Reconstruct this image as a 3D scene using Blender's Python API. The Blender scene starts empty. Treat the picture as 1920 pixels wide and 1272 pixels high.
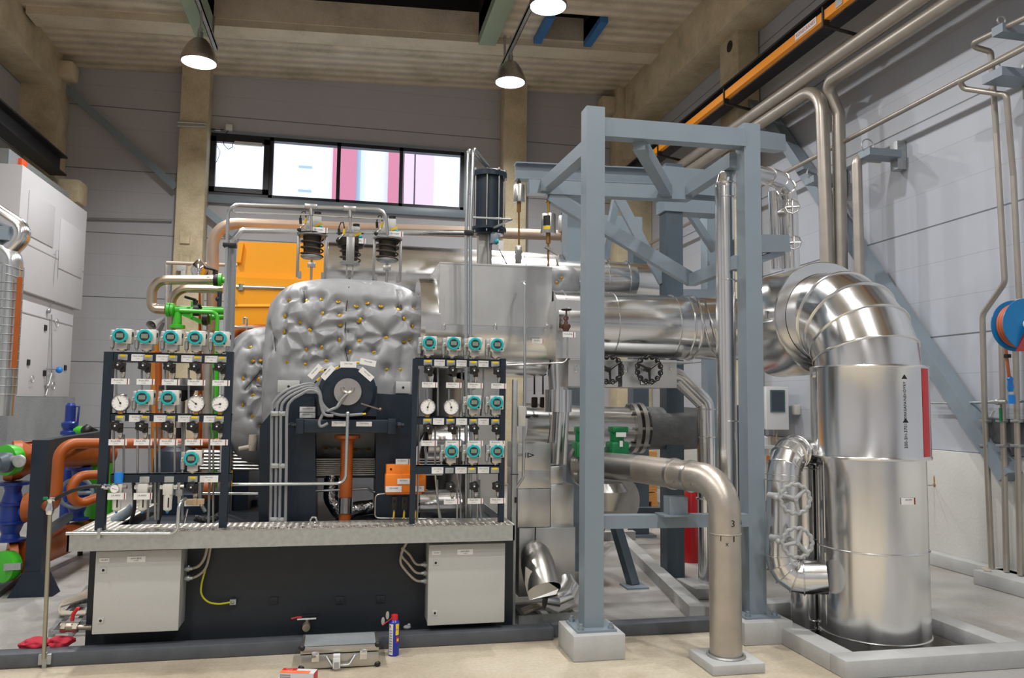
import bpy, bmesh, math, random
from mathutils import Vector, Matrix, noise
R = math.radians
PI = math.pi
V = Vector
col = bpy.context.scene.collection
sc = bpy.context.scene
random.seed(7)

# ---------------------------------------------------------------- camera
EYE = V((0, 0, 1.6)); FPX = 1464.0
_y, _p, _r = R(12), R(4.65), R(0.7)
FW = V((math.sin(_y)*math.cos(_p), math.cos(_y)*math.cos(_p), math.sin(_p)))
RT0 = V((math.cos(_y), -math.sin(_y), 0)); UP0 = RT0.cross(FW)
RT = RT0*math.cos(_r) + UP0*math.sin(_r)
UP = -RT0*math.sin(_r) + UP0*math.cos(_r)
cam = bpy.data.objects.new('camera', bpy.data.cameras.new('camera'))
col.objects.link(cam)
cam.data.sensor_width = 36; cam.data.lens = FPX/1920*36
cam.data.clip_start = .05; cam.data.clip_end = 200
M = Matrix((RT, UP, -FW)).transposed().to_4x4(); M.translation = EYE
cam.matrix_world = M
sc.camera = cam

# ---------------------------------------------------------------- world, exposure
sc.view_settings.view_transform = 'Standard'
sc.view_settings.look = 'None'
sc.view_settings.exposure = 0.0
sc.view_settings.gamma = 1.0
sc.view_settings.use_curve_mapping = False
w = bpy.data.worlds.new('world'); sc.world = w; w.use_nodes = True
w.node_tree.nodes['Background'].inputs[0].default_value = (.72, .87, 1, 1)
w.node_tree.nodes['Background'].inputs[1].default_value = 2.1

def area_light(name, loc, size, power, color=(1, .985, .97), rot=(0, 0, 0), spread=160):
    l = bpy.data.lights.new(name, 'AREA'); l.shape = 'DISK'; l.size = size
    l.energy = power; l.color = color; l.spread = R(spread)
    o = bpy.data.objects.new(name, l); o.location = loc; o.rotation_euler = rot
    col.objects.link(o); return o
LAMP_W = 106
LAMPS = [(-2.25, 11.9, 6.55), (-2.25, 8.9, 6.55), (-2.25, 5.9, 6.55), (-2.25, 2.9, 6.55), (-2.25, -.1, 6.55), (-2.25, -3.1, 6.55),
         (2.55, 12.4, 6.93), (2.55, 9.9, 6.97), (2.55, 6.9, 6.86), (2.55, 3.9, 6.86), (2.55, .9, 6.86), (2.55, -2.1, 6.86)]
for i, (x, y, z) in enumerate(LAMPS):
    area_light('lamp_light', (x, y, z-.02), .24, LAMP_W)

# ---------------------------------------------------------------- pixel to place helpers
def ray(px, py): return FW + RT*((px-960)/FPX) - UP*((py-636)/FPX)
def P(px, py, Y): d = ray(px, py); return EYE + d*(Y/d.y)
def PX(px, py, X): d = ray(px, py); return EYE + d*(X/d.x)
def PZ(px, py, Z=0.0): d = ray(px, py); return EYE + d*((Z-1.6)/d.z)
def S(n, Y, px=960): return n/FPX*Y*.98            # pixels to metres near depth Y

# ---------------------------------------------------------------- materials
def lin(c):
    if isinstance(c, str): c = tuple(int(c[i:i+2], 16)/255 for i in (0, 2, 4))
    return tuple(x/12.92 if x <= .04045 else ((x+.055)/1.055)**2.4 for x in c)
def mat(name, color, rough=.5, metal=0., var=.0, scale=6, bump=0., bscale=40, emit=0., coat=0., stretch=None, rvar=0.):
    m = bpy.data.materials.new(name); m.use_nodes = True
    nt = m.node_tree; b = nt.nodes['Principled BSDF']; c = lin(color)
    b.inputs['Base Color'].default_value = (*c, 1)
    b.inputs['Roughness'].default_value = rough; b.inputs['Metallic'].default_value = metal
    b.inputs['Coat Weight'].default_value = coat
    if emit:
        b.inputs['Emission Color'].default_value = (*c, 1); b.inputs['Emission Strength'].default_value = emit
    if var or bump or rvar:
        tc = nt.nodes.new('ShaderNodeTexCoord'); mp = nt.nodes.new('ShaderNodeMapping')
        nt.links.new(tc.outputs['Object'], mp.inputs[0])
        if stretch: mp.inputs['Scale'].default_value = stretch
    if var:
        n = nt.nodes.new('ShaderNodeTexNoise'); n.inputs['Scale'].default_value = scale; n.inputs['Detail'].default_value = 6
        r = nt.nodes.new('ShaderNodeValToRGB'); nt.links.new(mp.outputs[0], n.inputs[0]); nt.links.new(n.outputs[0], r.inputs[0])
        r.color_ramp.elements[0].position = .3; r.color_ramp.elements[1].position = .7
        r.color_ramp.elements[0].color = (*[x*(1-var) for x in c], 1)
        r.color_ramp.elements[1].color = (*[min(1, x*(1+var)) for x in c], 1)
        nt.links.new(r.outputs[0], b.inputs['Base Color'])
    if rvar:
        n = nt.nodes.new('ShaderNodeTexNoise'); n.inputs['Scale'].default_value = scale*2
        r = nt.nodes.new('ShaderNodeMapRange'); nt.links.new(mp.outputs[0], n.inputs[0]); nt.links.new(n.outputs[0], r.inputs[0])
        r.inputs[3].default_value = max(.02, rough-rvar); r.inputs[4].default_value = rough+rvar
        nt.links.new(r.outputs[0], b.inputs['Roughness'])
    if bump:
        n = nt.nodes.new('ShaderNodeTexNoise'); n.inputs['Scale'].default_value = bscale; n.inputs['Detail'].default_value = 3
        bp = nt.nodes.new('ShaderNodeBump'); bp.inputs['Strength'].default_value = bump; bp.inputs['Distance'].default_value = .02
        nt.links.new(mp.outputs[0], n.inputs[0]); nt.links.new(n.outputs[0], bp.inputs['Height']); nt.links.new(bp.outputs[0], b.inputs['Normal'])
    return m

def panel_mat(name, color, pitch, offset, axis_z=True, var=.03):
    """flat insulated wall panels: a dark joint every pitch metres, finer pressed lines between"""
    m = mat(name, color, .45, 0, var, 1.5)
    nt = m.node_tree; b = nt.nodes['Principled BSDF']
    src = b.inputs['Base Color'].links[0].from_socket
    tc = nt.nodes.new('ShaderNodeTexCoord'); sp = nt.nodes.new('ShaderNodeSeparateXYZ'); nt.links.new(tc.outputs['Object'], sp.inputs[0])
    def line(p, o, wd):
        a = nt.nodes.new('ShaderNodeMath'); a.operation = 'ADD'; a.inputs[1].default_value = o; nt.links.new(sp.outputs[2], a.inputs[0])
        c = nt.nodes.new('ShaderNodeMath'); c.operation = 'PINGPONG'; c.inputs[1].default_value = p/2; nt.links.new(a.outputs[0], c.inputs[0])
        d = nt.nodes.new('ShaderNodeMath'); d.operation = 'LESS_THAN'; d.inputs[1].default_value = wd; nt.links.new(c.outputs[0], d.inputs[0])
        return d.outputs[0]
    l1 = line(pitch, offset, .008); l2 = line(pitch/3, offset, .004)
    mx = nt.nodes.new('ShaderNodeMix'); mx.data_type = 'RGBA'; nt.links.new(l2, mx.inputs[0]); nt.links.new(src, mx.inputs[6])
    cc = lin(color); mx.inputs[7].default_value = (*[x*.82 for x in cc], 1)
    mx2 = nt.nodes.new('ShaderNodeMix'); mx2.data_type = 'RGBA'; nt.links.new(l1, mx2.inputs[0]); nt.links.new(mx.outputs[2], mx2.inputs[6])
    mx2.inputs[7].default_value = (*[x*.3 for x in cc], 1)
    nt.links.new(mx2.outputs[2], b.inputs['Base Color'])
    return m

def concrete_mat(name, c1, c2, c3, rough=.8, scale=1.2, bump=.25):
    m = bpy.data.materials.new(name); m.use_nodes = True; nt = m.node_tree; b = nt.nodes['Principled BSDF']
    b.inputs['Roughness'].default_value = rough
    tc = nt.nodes.new('ShaderNodeTexCoord')
    n = nt.nodes.new('ShaderNodeTexNoise'); n.inputs['Scale'].default_value = scale; n.inputs['Detail'].default_value = 9; n.inputs['Roughness'].default_value = .62
    r = nt.nodes.new('ShaderNodeValToRGB'); nt.links.new(tc.outputs['Object'], n.inputs[0]); nt.links.new(n.outputs[0], r.inputs[0])
    e = r.color_ramp.elements; e[0].position = .3; e[0].color = (*lin(c1), 1); e[1].position = .72; e[1].color = (*lin(c3), 1)
    k = e.new(.5); k.color = (*lin(c2), 1)
    n2 = nt.nodes.new('ShaderNodeTexNoise'); n2.inputs['Scale'].default_value = 45; n2.inputs['Detail'].default_value = 4
    nt.links.new(tc.outputs['Object'], n2.inputs[0])
    mx = nt.nodes.new('ShaderNodeMix'); mx.data_type = 'RGBA'; mx.blend_type = 'OVERLAY'; mx.inputs[0].default_value = .25
    nt.links.new(r.outputs[0], mx.inputs[6]); nt.links.new(n2.outputs[0], mx.inputs[7]); nt.links.new(mx.outputs[2], b.inputs['Base Color'])
    bp = nt.nodes.new('ShaderNodeBump'); bp.inputs['Strength'].default_value = bump; bp.inputs['Distance'].default_value = .01
    nt.links.new(n2.outputs[0], bp.inputs['Height']); nt.links.new(bp.outputs[0], b.inputs['Normal'])
    return m

MT = dict(
    alu=mat('aluminium_cladding', 'e6e6e6', .20, 1, .03, 3, .08, 3.0, rvar=.05),
    alu_flat=mat('flat_aluminium_sheet', 'd6d6d5', .36, 1, .06, 2, .10, 2.0, rvar=.05),
    steel=mat('brushed_steel', 'bdbbb7', .34, 1, .08, 9, .04, 60),
    pipe=mat('pickled_stainless_pipe', 'b6aea4', .38, .72, .10, 7, .05, 50),
    chrome=mat('polished_steel', 'e0e0e0', .12, 1),
    galv=mat('galvanised_steel', 'b0b4b4', .42, .75, .10, 30),
    zinc=mat('zinc_tube', 'c9cdce', .25, .9),
    bluegrey=mat('blue_grey_paint', '7f8c96', .38, 0, .03, 4, .03, 80),
    bluedark=mat('dark_blue_grey_paint', '4c5963', .4, 0, .04, 4),
    navy=mat('navy_paint', '142332', .42, 0, .08, 5, .02, 60),
    skid=mat('skid_charcoal_paint', '20272f', .5, 0, .08, 8, .05, 120),
    black=mat('black_plastic', '141416', .45),
    darkiron=mat('dark_iron', '38342f', .5, .5, .1, 30),
    brownspring=mat('brown_spring', '4a3c33', .5, .4, .15, 20),
    grey=mat('grey_plastic', '9a9b9c', .5),
    greycable=mat('grey_conduit', '85878a', .5),
    beigecable=mat('beige_cable', 'b5ab9c', .6),
    cab=mat('cabinet_grey_paint', 'bcbdba', .42, 0, .015, 60, .06, 220),
    white=mat('white_paint', 'd9dadb', .4),
    plate=mat('white_label_plate', 'e4e4e2', .35),
    plate2=mat('label_grey_text', '4a4a4c', .6),
    teal=mat('teal_lid', '19a9b0', .3, 0, .03, 20, coat=.3),
    trans=mat('transmitter_housing', 'cfcdc4', .4),
    lcd=mat('display_glass', '2c3430', .15),
    lcd2=mat('display_segment_field', '7c8579', .4),
    red=mat('red_paint', 'c22026', .4), darkred=mat('dark_red_stripe', '8a1418', .5),
    yellow=mat('yellow_paint', 'f0cf14', .45),
    orange=mat('generator_orange_yellow', 'f7a509', .38, 0, .02, 5),
    orange2=mat('actuator_orange', 'f2821a', .4),
    rust=mat('pipe_orange_brown', 'a35118', .42, 0, .10, 8),
    green=mat('valve_green', '42b52a', .35), dkgreen=mat('actuator_green', '087542', .35),
    blue=mat('valve_blue', '1c3788', .35, 0, .08, 20), brightblue=mat('bright_blue', '1d7fd4', .35),
    reelblue=mat('hose_reel_blue', '1273b0', .35), hose=mat('orange_hose', 'b5603a', .5),
    dial=mat('gauge_dial', 'eceae6', .3), brass=mat('brass', 'b08a3a', .35, .9),
    glass=None,
    tan=mat('tan_lacquered_pipe', 'a5917f', .4, .3, .05, 6),
    blanket=mat('silver_grey_insulation_cloth', '949597', .46, .10, .04, 14, .10, 9),
    wire=mat('black_wire', '1a1a1a', .5),
    concrete=concrete_mat('column_concrete', 'b0a487', 'c8bb9c', 'd6caae', scale=2.5),
    plinth=mat('grey_painted_plinth', 'b4b5b4', .55, 0, .06, 8, .08, 60),
    kerb=mat('dark_grey_kerb_paint', '50545a', .5, 0, .12, 10, .06, 60),
    wood=mat('pallet_wood', 'c08a4c', .7, 0, .2, 6, stretch=(1, 1, 8)),
    extred=mat('extinguisher_red', 'a8141a', .3),
    cyan=mat('pale_blue', '7fb2c8', .5),
)
gl = bpy.data.materials.new('window_glass'); gl.use_nodes = True
b = gl.node_tree.nodes['Principled BSDF']; b.inputs['Transmission Weight'].default_value = 1; b.inputs['Roughness'].default_value = .0
b.inputs['Base Color'].default_value = (.95, .98, 1, 1); b.inputs['IOR'].default_value = 1.05
MT['glass'] = gl

# ---------------------------------------------------------------- mesh builder
def frame_of(d):
    d = d.normalized(); a = V((0, 0, 1)) if abs(d.z) < .95 else V((1, 0, 0))
    u = d.cross(a).normalized(); v = u.cross(d).normalized()
    return u, v, d
def fillet(pts, r, n=8):
    """polyline with its corners rounded to radius r"""
    pts = [V(p) for p in pts]; out = [pts[0]]
    for i in range(1, len(pts)-1):
        a, b, c = pts[i-1], pts[i], pts[i+1]
        u = (a-b); v = (c-b); lu, lv = u.length, v.length
        u.normalize(); v.normalize(); ang = u.angle(v)
        if ang > PI-.02 or r == 0: out.append(b); continue
        rr = r[i-1] if isinstance(r, (list, tuple)) else r
        t = min(rr/math.tan(ang/2), lu*.49, lv*.49) if (len(pts) > 3) else min(rr/math.tan(ang/2), lu*.98, lv*.98)
        rr = t*math.tan(ang/2)
        bis = (u+v).normalized(); cen = b + bis*(rr/math.sin(ang/2))
        p0 = b+u*t; p1 = b+v*t
        e0 = (p0-cen); e1 = (p1-cen); tot = e0.angle(e1)
        for k in range(n+1):
            s = k/n
            q = e0*(math.sin((1-s)*tot)/math.sin(tot)) + e1*(math.sin(s*tot)/math.sin(tot))
            out.append(cen+q)
    out.append(pts[-1]); return out

class MB:
    def __init__(s): s.v = []; s.f = []; s.m = []
    def raw(s, vs, fs, mi=0):
        o = len(s.v); s.v += [V(x) for x in vs]; s.f += [[i+o for i in f] for f in fs]; s.m += [mi]*len(fs); return s
    def box(s, a, b, mi=0, bev=0.):
        x0, y0, z0 = [min(a[i], b[i]) for i in range(3)]; x1, y1, z1 = [max(a[i], b[i]) for i in range(3)]
        if bev:
            e = bev; vs = []; idx = {}
            bm = bmesh.new(); bmesh.ops.create_cube(bm, size=1)
            for v in bm.verts: v.co = V(((x0+x1)/2+v.co.x*(x1-x0), (y0+y1)/2+v.co.y*(y1-y0), (z0+z1)/2+v.co.z*(z1-z0)))
            bmesh.ops.bevel(bm, geom=list(bm.edges), offset=e, segments=2, affect='EDGES', profile=.5)
            s.bm(bm, mi); bm.free(); return s
        vs = [(x0, y0, z0), (x1, y0, z0), (x1, y1, z0), (x0, y1, z0), (x0, y0, z1), (x1, y0, z1), (x1, y1, z1), (x0, y1, z1)]
        return s.raw(vs, [(0, 3, 2, 1), (4, 5, 6, 7), (0, 1, 5, 4), (1, 2, 6, 5), (2, 3, 7, 6), (3, 0, 4, 7)], mi)
    def bm(s, bm, mi=0):
        bm.verts.index_update(); return s.raw([v.co.copy() for v in bm.verts], [[v.index for v in f.verts] for f in bm.faces], mi)
    def beam(s, a, b, w, h, up=None, mi=0, ext=0.):
        """box section from a to b, width w across, height h along up"""
        a = V(a); b = V(b); d = (b-a).normalized(); a = a-d*ext; b = b+d*ext
        up = V(up) if up is not None else (V((0, 0, 1)) if abs(d.z) < .95 else V((0, 1, 0)))
        x = d.cross(up).normalized(); z = x.cross(d).normalized()
        vs = [p + x*(i*w/2) + z*(j*h/2) for p in (a, b) for i, j in ((-1, -1), (1, -1), (1, 1), (-1, 1))]
        return s.raw(vs, [(0, 1, 2, 3), (7, 6, 5, 4), (0, 4, 5, 1), (1, 5, 6, 2), (2, 6, 7, 3), (3, 7, 4, 0)], mi)
    def ibeam(s, a, b, w, h, t=.012, up=(0, 0, 1), mi=0):
        a = V(a); b = V(b); up = V(up); d = (b-a).normalized(); x = d.cross(up).normalized(); z = x.cross(d).normalized()
        s.beam(a+z*(h/2-t/2), b+z*(h/2-t/2), w, t, z, mi); s.beam(a-z*(h/2-t/2), b-z*(h/2-t/2), w, t, z, mi)
        return s.beam(a, b, t, h-2*t, z, mi)
    def tube(s, pts, r, n=14, mi=0, caps=True, closed=False):
        pts = [V(p) for p in pts]; L = len(pts); rr = r if isinstance(r, (list, tuple)) else [r]*L
        ds = []
        for i in range(L):
            if closed: d = pts[(i+1) % L]-pts[i-1]
            elif i == 0: d = pts[1]-pts[0]
            elif i == L-1: d = pts[-1]-pts[-2]
            else: d = (pts[i]-pts[i-1]).normalized()+(pts[i+1]-pts[i]).normalized()
            ds.append(d.normalized())
        u, v, _ = frame_of(ds[0]); vs = []
        for i in range(L):
            if i:
                q = ds[i-1].rotation_difference(ds[i]); u = q@u
            u = (u-ds[i]*u.dot(ds[i])).normalized(); v = ds[i].cross(u)
            # keep the section true at mitres
            k = 1.
            for j in range(n):
                a = 2*PI*j/n; vs.append(pts[i]+(u*math.cos(a)+v*math.sin(a))*rr[i])
        fs = []
        for i in range(L if closed else L-1):
            i2 = (i+1) % L
            for j in range(n):
                j2 = (j+1) % n; fs.append((i*n+j, i*n+j2, i2*n+j2, i2*n+j))
        if caps and not closed: fs.append(list(range(n))[::-1]); fs.append([(L-1)*n+j for j in range(n)])
        return s.raw(vs, fs, mi)
    def cyl(s, a, b, r, n=20, mi=0): return s.tube([a, b], r, n, mi)
    def lathe(s, o, d, prof, n=32, mi=0, caps=True):
        """prof: (distance along d, radius)"""
        o = V(o); u, v, d = frame_of(V(d)); vs = []
        for t, r in prof:
            for j in range(n):
                a = 2*PI*j/n; vs.append(o+d*t+(u*math.cos(a)+v*math.sin(a))*max(r, 1e-4))
        fs = [(i*n+j, i*n+(j+1) % n, (i+1)*n+(j+1) % n, (i+1)*n+j) for i in range(len(prof)-1) for j in range(n)]
        if caps: fs.append(list(range(n))[::-1]); fs.append([(len(prof)-1)*n+j for j in range(n)])
        return s.raw(vs, fs, mi)
    def ring(s, c, d, Rr, r, n=36, m=8, mi=0, a0=0, a1=2*PI):
        u, v, d = frame_of(V(d)); c = V(c); full = abs(a1-a0-2*PI) < 1e-4
        pts = [c+(u*math.cos(a0+(a1-a0)*i/n)+v*math.sin(a0+(a1-a0)*i/n))*Rr for i in range(n if full else n+1)]
        return s.tube(pts, r, m, mi, closed=full)
    def ball(s, c, r, n=14, mi=0, sc_=(1, 1, 1)):
        c = V(c); vs = []; fs = []; m = n//2
        for i in range(m+1):
            t = PI*i/m
            for j in range(n):
                a = 2*PI*j/n; vs.append(c+V((math.sin(t)*math.cos(a)*r*sc_[0], math.sin(t)*math.sin(a)*r*sc_[1], math.cos(t)*r*sc_[2])))
        for i in range(m):
            for j in range(n): fs.append((i*n+j, (i+1)*n+j, (i+1)*n+(j+1) % n, i*n+(j+1) % n))
        return s.raw(vs, fs, mi)
    def prism(s, poly, d, mi=0):
        """poly: 3D points of one face, pushed along d"""
        d = V(d); n = len(poly); vs = [V(p) for p in poly]+[V(p)+d for p in poly]
        return s.raw(vs, [list(range(n))[::-1], [n+i for i in range(n)]]+[(i, (i+1) % n, n+(i+1) % n, n+i) for i in range(n)], mi)
    def text(s, txt, o, x, y, size, mi=1, align='CENTER', depth=.0006):
        """lettering lying in the plane x, y (unit vectors) with its centre at o"""
        key = (txt, align)
        if key not in TEXTS:
            c = bpy.data.curves.new('t', 'FONT'); c.body = txt; c.align_x = align; c.align_y = 'CENTER'; c.resolution_u = 2
            t = bpy.data.objects.new('t', c); col.objects.link(t)
            dg = bpy.context.evaluated_depsgraph_get(); me = bpy.data.meshes.new_from_object(t.evaluated_get(dg))
            TEXTS[key] = ([v.co.copy() for v in me.vertices], [list(p.vertices) for p in me.polygons])
            bpy.data.objects.remove(t); bpy.data.curves.remove(c); bpy.data.meshes.remove(me)
        vs, fs = TEXTS[key]; x = V(x).normalized(); y = V(y).normalized(); z = x.cross(y)
        return s.raw([V(o)+x*(v.x*size)+y*(v.y*size)+z*depth for v in vs], fs, mi)
    def build(s, name, mats, parent=None, thr=32, smooth=True):
        me = bpy.data.meshes.new(name); org = parent_loc(parent) if parent else V((0, 0, 0))
        me.from_pydata([v-org for v in s.v], [], s.f)
        if not isinstance(mats, (list, tuple)): mats = [mats]
        for m in mats: me.materials.append(MT[m] if isinstance(m, str) else m)
        me.polygons.foreach_set('material_index', s.m)
        if smooth:
            bm = bmesh.new(); bm.from_mesh(me); bmesh.ops.recalc_face_normals(bm, faces=bm.faces) if name not in NORECALC else None
            for f in bm.faces: f.smooth = True
            c = R(thr)
            for e in bm.edges:
                if len(e.link_faces) != 2 or e.calc_face_angle(0) > c: e.smooth = False
            bm.to_mesh(me); bm.free()
        o = bpy.data.objects.new(name, me); col.objects.link(o)
        if parent: o.parent = parent
        return o
TEXTS = {}; NORECALC = set()
def parent_loc(p):
    l = V((0, 0, 0))
    while p: l += p.location; p = p.parent
    return l
def tag(o, label=None, cat=None, group=None, kind=None):
    if label: o['label'] = label
    if cat: o['category'] = cat
    if group: o['group'] = group
    if kind: o['kind'] = kind
    return o
def thing(name, label, cat, loc=(0, 0, 0), group=None):
    o = bpy.data.objects.new(name, None); o.location = V(loc); o.empty_display_size = .1; col.objects.link(o)
    return tag(o, label, cat, group)
def struct(o): o['kind'] = 'structure'; return o
def dup(root, loc, label=None, group=None, rotz=None, scale=None):
    r = root.copy(); col.objects.link(r); r.location = V(loc)
    if rotz is not None: r.rotation_euler = (0, 0, rotz)
    if scale: r.scale = (scale,)*3
    if label: r['label'] = label
    if group: r['group'] = group
    for ch in list(root.children):
        c = ch.copy(); col.objects.link(c); c.parent = r
        for g in list(ch.children):
            d = g.copy(); col.objects.link(d); d.parent = c
    return r
ORD = ['first', 'second', 'third', 'fourth', 'fifth', 'sixth', 'seventh', 'eighth', 'ninth', 'tenth', 'eleventh', 'twelfth']
X_, Y_, Z_ = V((1, 0, 0)), V((0, 1, 0)), V((0, 0, 1))
# ================================================================ THE HALL
YB, XL, XR, YF = 15.3, -5.6, 6.05, -5.0
def ceil_z(x): return 7.86 + .045*x
# floor with the pit under the big pipe
PIT = (3.08, 4.12, 4.36, 5.5)
fl = MB()
def slab_holes(mb, x0, x1, y0, y1, holes, zf, th):
    xs = sorted({x0, x1, *[h[0] for h in holes], *[h[1] for h in holes]}); ys = sorted({y0, y1, *[h[2] for h in holes], *[h[3] for h in holes]})
    for a, b_ in zip(xs, xs[1:]):
        for c, d in zip(ys, ys[1:]):
            if any(h[0]-1e-6 <= a and b_ <= h[1]+1e-6 and h[2]-1e-6 <= c and d <= h[3]+1e-6 for h in holes): continue
            vs = [(x, y, zf(x)+dz) for dz in (0, th) for x, y in ((a, c), (b_, c), (b_, d), (a, d))]
            mb.raw(vs, [(0, 3, 2, 1), (4, 5, 6, 7), (0, 1, 5, 4), (1, 2, 6, 5), (2, 3, 7, 6), (3, 0, 4, 7)])
slab_holes(fl, XL-.3, XR+.3, YF-.3, YB+.3, [PIT], lambda x: -.2, .2)
# floor material: beige screed in front of the drip kerb, grey inside
fm = concrete_mat('screed_floor', 'ab9f8a', 'c0b5a0', 'cdc5b3', .42, .9, .08)
nt = fm.node_tree; bb = nt.nodes['Principled BSDF']; src = bb.inputs['Base Color'].links[0].from_socket
tc = nt.nodes.new('ShaderNodeTexCoord'); sp = nt.nodes.new('ShaderNodeSeparateXYZ'); nt.links.new(tc.outputs['Object'], sp.inputs[0])
ms = nt.nodes.new('ShaderNodeMath'); ms.operation = 'GREATER_THAN'; ms.inputs[1].default_value = 5.3; nt.links.new(sp.outputs[1], ms.inputs[0])
ms2 = nt.nodes.new('ShaderNodeMath'); ms2.operation = 'GREATER_THAN'; ms2.inputs[1].default_value = 3.0; nt.links.new(sp.outputs[0], ms2.inputs[0])
mm = nt.nodes.new('ShaderNodeMath'); mm.operation = 'MAXIMUM'; nt.links.new(ms.outputs[0], mm.inputs[0]); nt.links.new(ms2.outputs[0], mm.inputs[1])
hs = nt.nodes.new('ShaderNodeHueSaturation'); hs.inputs['Saturation'].default_value = .25; hs.inputs['Value'].default_value = .72; nt.links.new(src, hs.inputs['Color'])
mx = nt.nodes.new('ShaderNodeMix'); mx.data_type = 'RGBA'; nt.links.new(mm.outputs[0], mx.inputs[0]); nt.links.new(src, mx.inputs[6]); nt.links.new(hs.outputs[0], mx.inputs[7])
# damp and rusty stains with a shape of their own
ns = nt.nodes.new('ShaderNodeTexNoise'); ns.inputs['Scale'].default_value = .8; ns.inputs['Detail'].default_value = 8; ns.inputs['Roughness'].default_value = .7; nt.links.new(tc.outputs['Object'], ns.inputs[0])
rs = nt.nodes.new('ShaderNodeValToRGB'); rs.color_ramp.elements[0].position = .52; rs.color_ramp.elements[0].color = (0, 0, 0, 1); rs.color_ramp.elements[1].position = .72; rs.color_ramp.elements[1].color = (.6, .6, .6, 1)
nt.links.new(ns.outputs[0], rs.inputs[0])
m3 = nt.nodes.new('ShaderNodeMix'); m3.data_type = 'RGBA'; nt.links.new(rs.outputs[0], m3.inputs[0]); nt.links.new(mx.outputs[2], m3.inputs[6]); m3.inputs[7].default_value = (*lin('857058'), 1)
nt.links.new(m3.outputs[2], bb.inputs['Base Color'])
struct(fl.build('floor', fm, smooth=False))
pt = MB()
pt.box((PIT[0]-.1, PIT[2]-.1, -1.3), (PIT[0], PIT[3]+.1, -.2)); pt.box((PIT[1], PIT[2]-.1, -1.3), (PIT[1]+.1, PIT[3]+.1, -.2))
pt.box((PIT[0], PIT[2]-.1, -1.3), (PIT[1], PIT[2], -.2)); pt.box((PIT[0], PIT[3], -1.3), (PIT[1], PIT[3]+.1, -.2)); pt.box((PIT[0]-.1, PIT[2]-.1, -1.4), (PIT[1]+.1, PIT[3]+.1, -1.3))
struct(pt.build('trim_1', mat('pit_wall_concrete', '5a5a58', .9), smooth=False))

MT['wallback'] = panel_mat('back_wall_panels', 'b0b1b6', 1.18, .12)
MT['wallright'] = panel_mat('right_wall_panels', 'b2b7c0', 1.18, .02)
WX0, WX1, WZ0, WZ1 = P(387, 300, YB).x, P(870, 300, YB).x, 5.42, 6.62
wb = MB(); zt = 8.4
wb.box((XL-.2, YB, 0), (WX0, YB+.25, zt)); wb.box((WX1, YB, 0), (XR+.2, YB+.25, zt)); wb.box((WX0, YB, 0), (WX1, YB+.25, WZ0)); wb.box((WX0, YB, WZ1), (WX1, YB+.25, zt))
struct(wb.build('wall_back', 'wallback', smooth=False))
struct(MB().box((XL-.25, YF, 0), (XL, YB, 8.4)).build('wall_left', 'wallback', smooth=False))
struct(MB().box((XR, YF, 1.16), (XR+.25, YB, 8.4)).build('wall_right', 'wallright', smooth=False))
struct(MB().box((XL-.25, YF-.25, 0), (XR+.25, YF, 8.4)).build('wall_front', 'wallback', smooth=False))
MT['sockel'] = mat('white_concrete_footing', 'cfcfca', .7, 0, .05, 1.2, .15, 30)
struct(MB().box((XR-.05, YF, 0), (XR+.25, YB, 1.16), bev=.006).build('wall_right_footing', 'sockel'))
struct(MB().box((XR-.17, YF, 0), (XR-.05, YB, .13), bev=.01).build('baseboard_right', 'plinth'))
# rust weep on the white footing
rp = PX(1752, 910, XR-.05)
rb = MB(); rb.ball((rp.x-.001, rp.y, rp.z), .02, 12, 0, (.08, 1, 1)); rb.ball((rp.x-.001, rp.y+.0, rp.z+.05), .02, 12, 0, (.05, .5, 2.4))
o = rb.build('rust_stain', mat('rust_weep', 'a8713a', .8)); struct(o); o.name = 'trim_2'
rr_ = MB(); rr_.cyl(rp, rp-V((.22, 0, .01)), .007, 8)
struct(rr_.build('trim_3', 'galv'))
# ceiling with two openings
H1 = (P(402, 0, 12.95).x, P(898, 40, 12.95).x, 9.4, 12.95)
pb = [P(1030, 30, 10.9), P(1130, 40, 10.9), P(1005, 82, 12.4)]
H2 = (3.2, 3.98, 11.97, 12.9)
cm = concrete_mat('ribbed_ceiling_concrete', 'b3a994', 'd0c5b0', 'ded4c0', .85, 1.6, .3)
nt = cm.node_tree; b_ = nt.nodes['Principled BSDF']; srcc = b_.inputs['Base Color'].links[0].from_socket
tc = nt.nodes.new('ShaderNodeTexCoord'); wv = nt.nodes.new('ShaderNodeTexWave'); wv.wave_type = 'BANDS'; wv.bands_direction = 'Y'
wv.inputs['Scale'].default_value = 1.15; wv.inputs['Distortion'].default_value = .5; wv.inputs['Detail'].default_value = 2; nt.links.new(tc.outputs['Object'], wv.inputs[0])
rr = nt.nodes.new('ShaderNodeMapRange'); rr.inputs[3].default_value = .78; rr.inputs[4].default_value = 1.05; nt.links.new(wv.outputs[0], rr.inputs[0])
mu = nt.nodes.new('ShaderNodeMix'); mu.data_type = 'RGBA'; mu.blend_type = 'MULTIPLY'; mu.inputs[0].default_value = 1
nt.links.new(srcc, mu.inputs[6]); nt.links.new(rr.outputs[0], mu.inputs[7]); nt.links.new(mu.outputs[2], b_.inputs['Base Color'])
ce = MB(); slab_holes(ce, XL-.25, XR+.25, YF-.25, YB+.25, [H1, H2], ceil_z, .22)
struct(ce.build('ceiling', cm, smooth=False))
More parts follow.
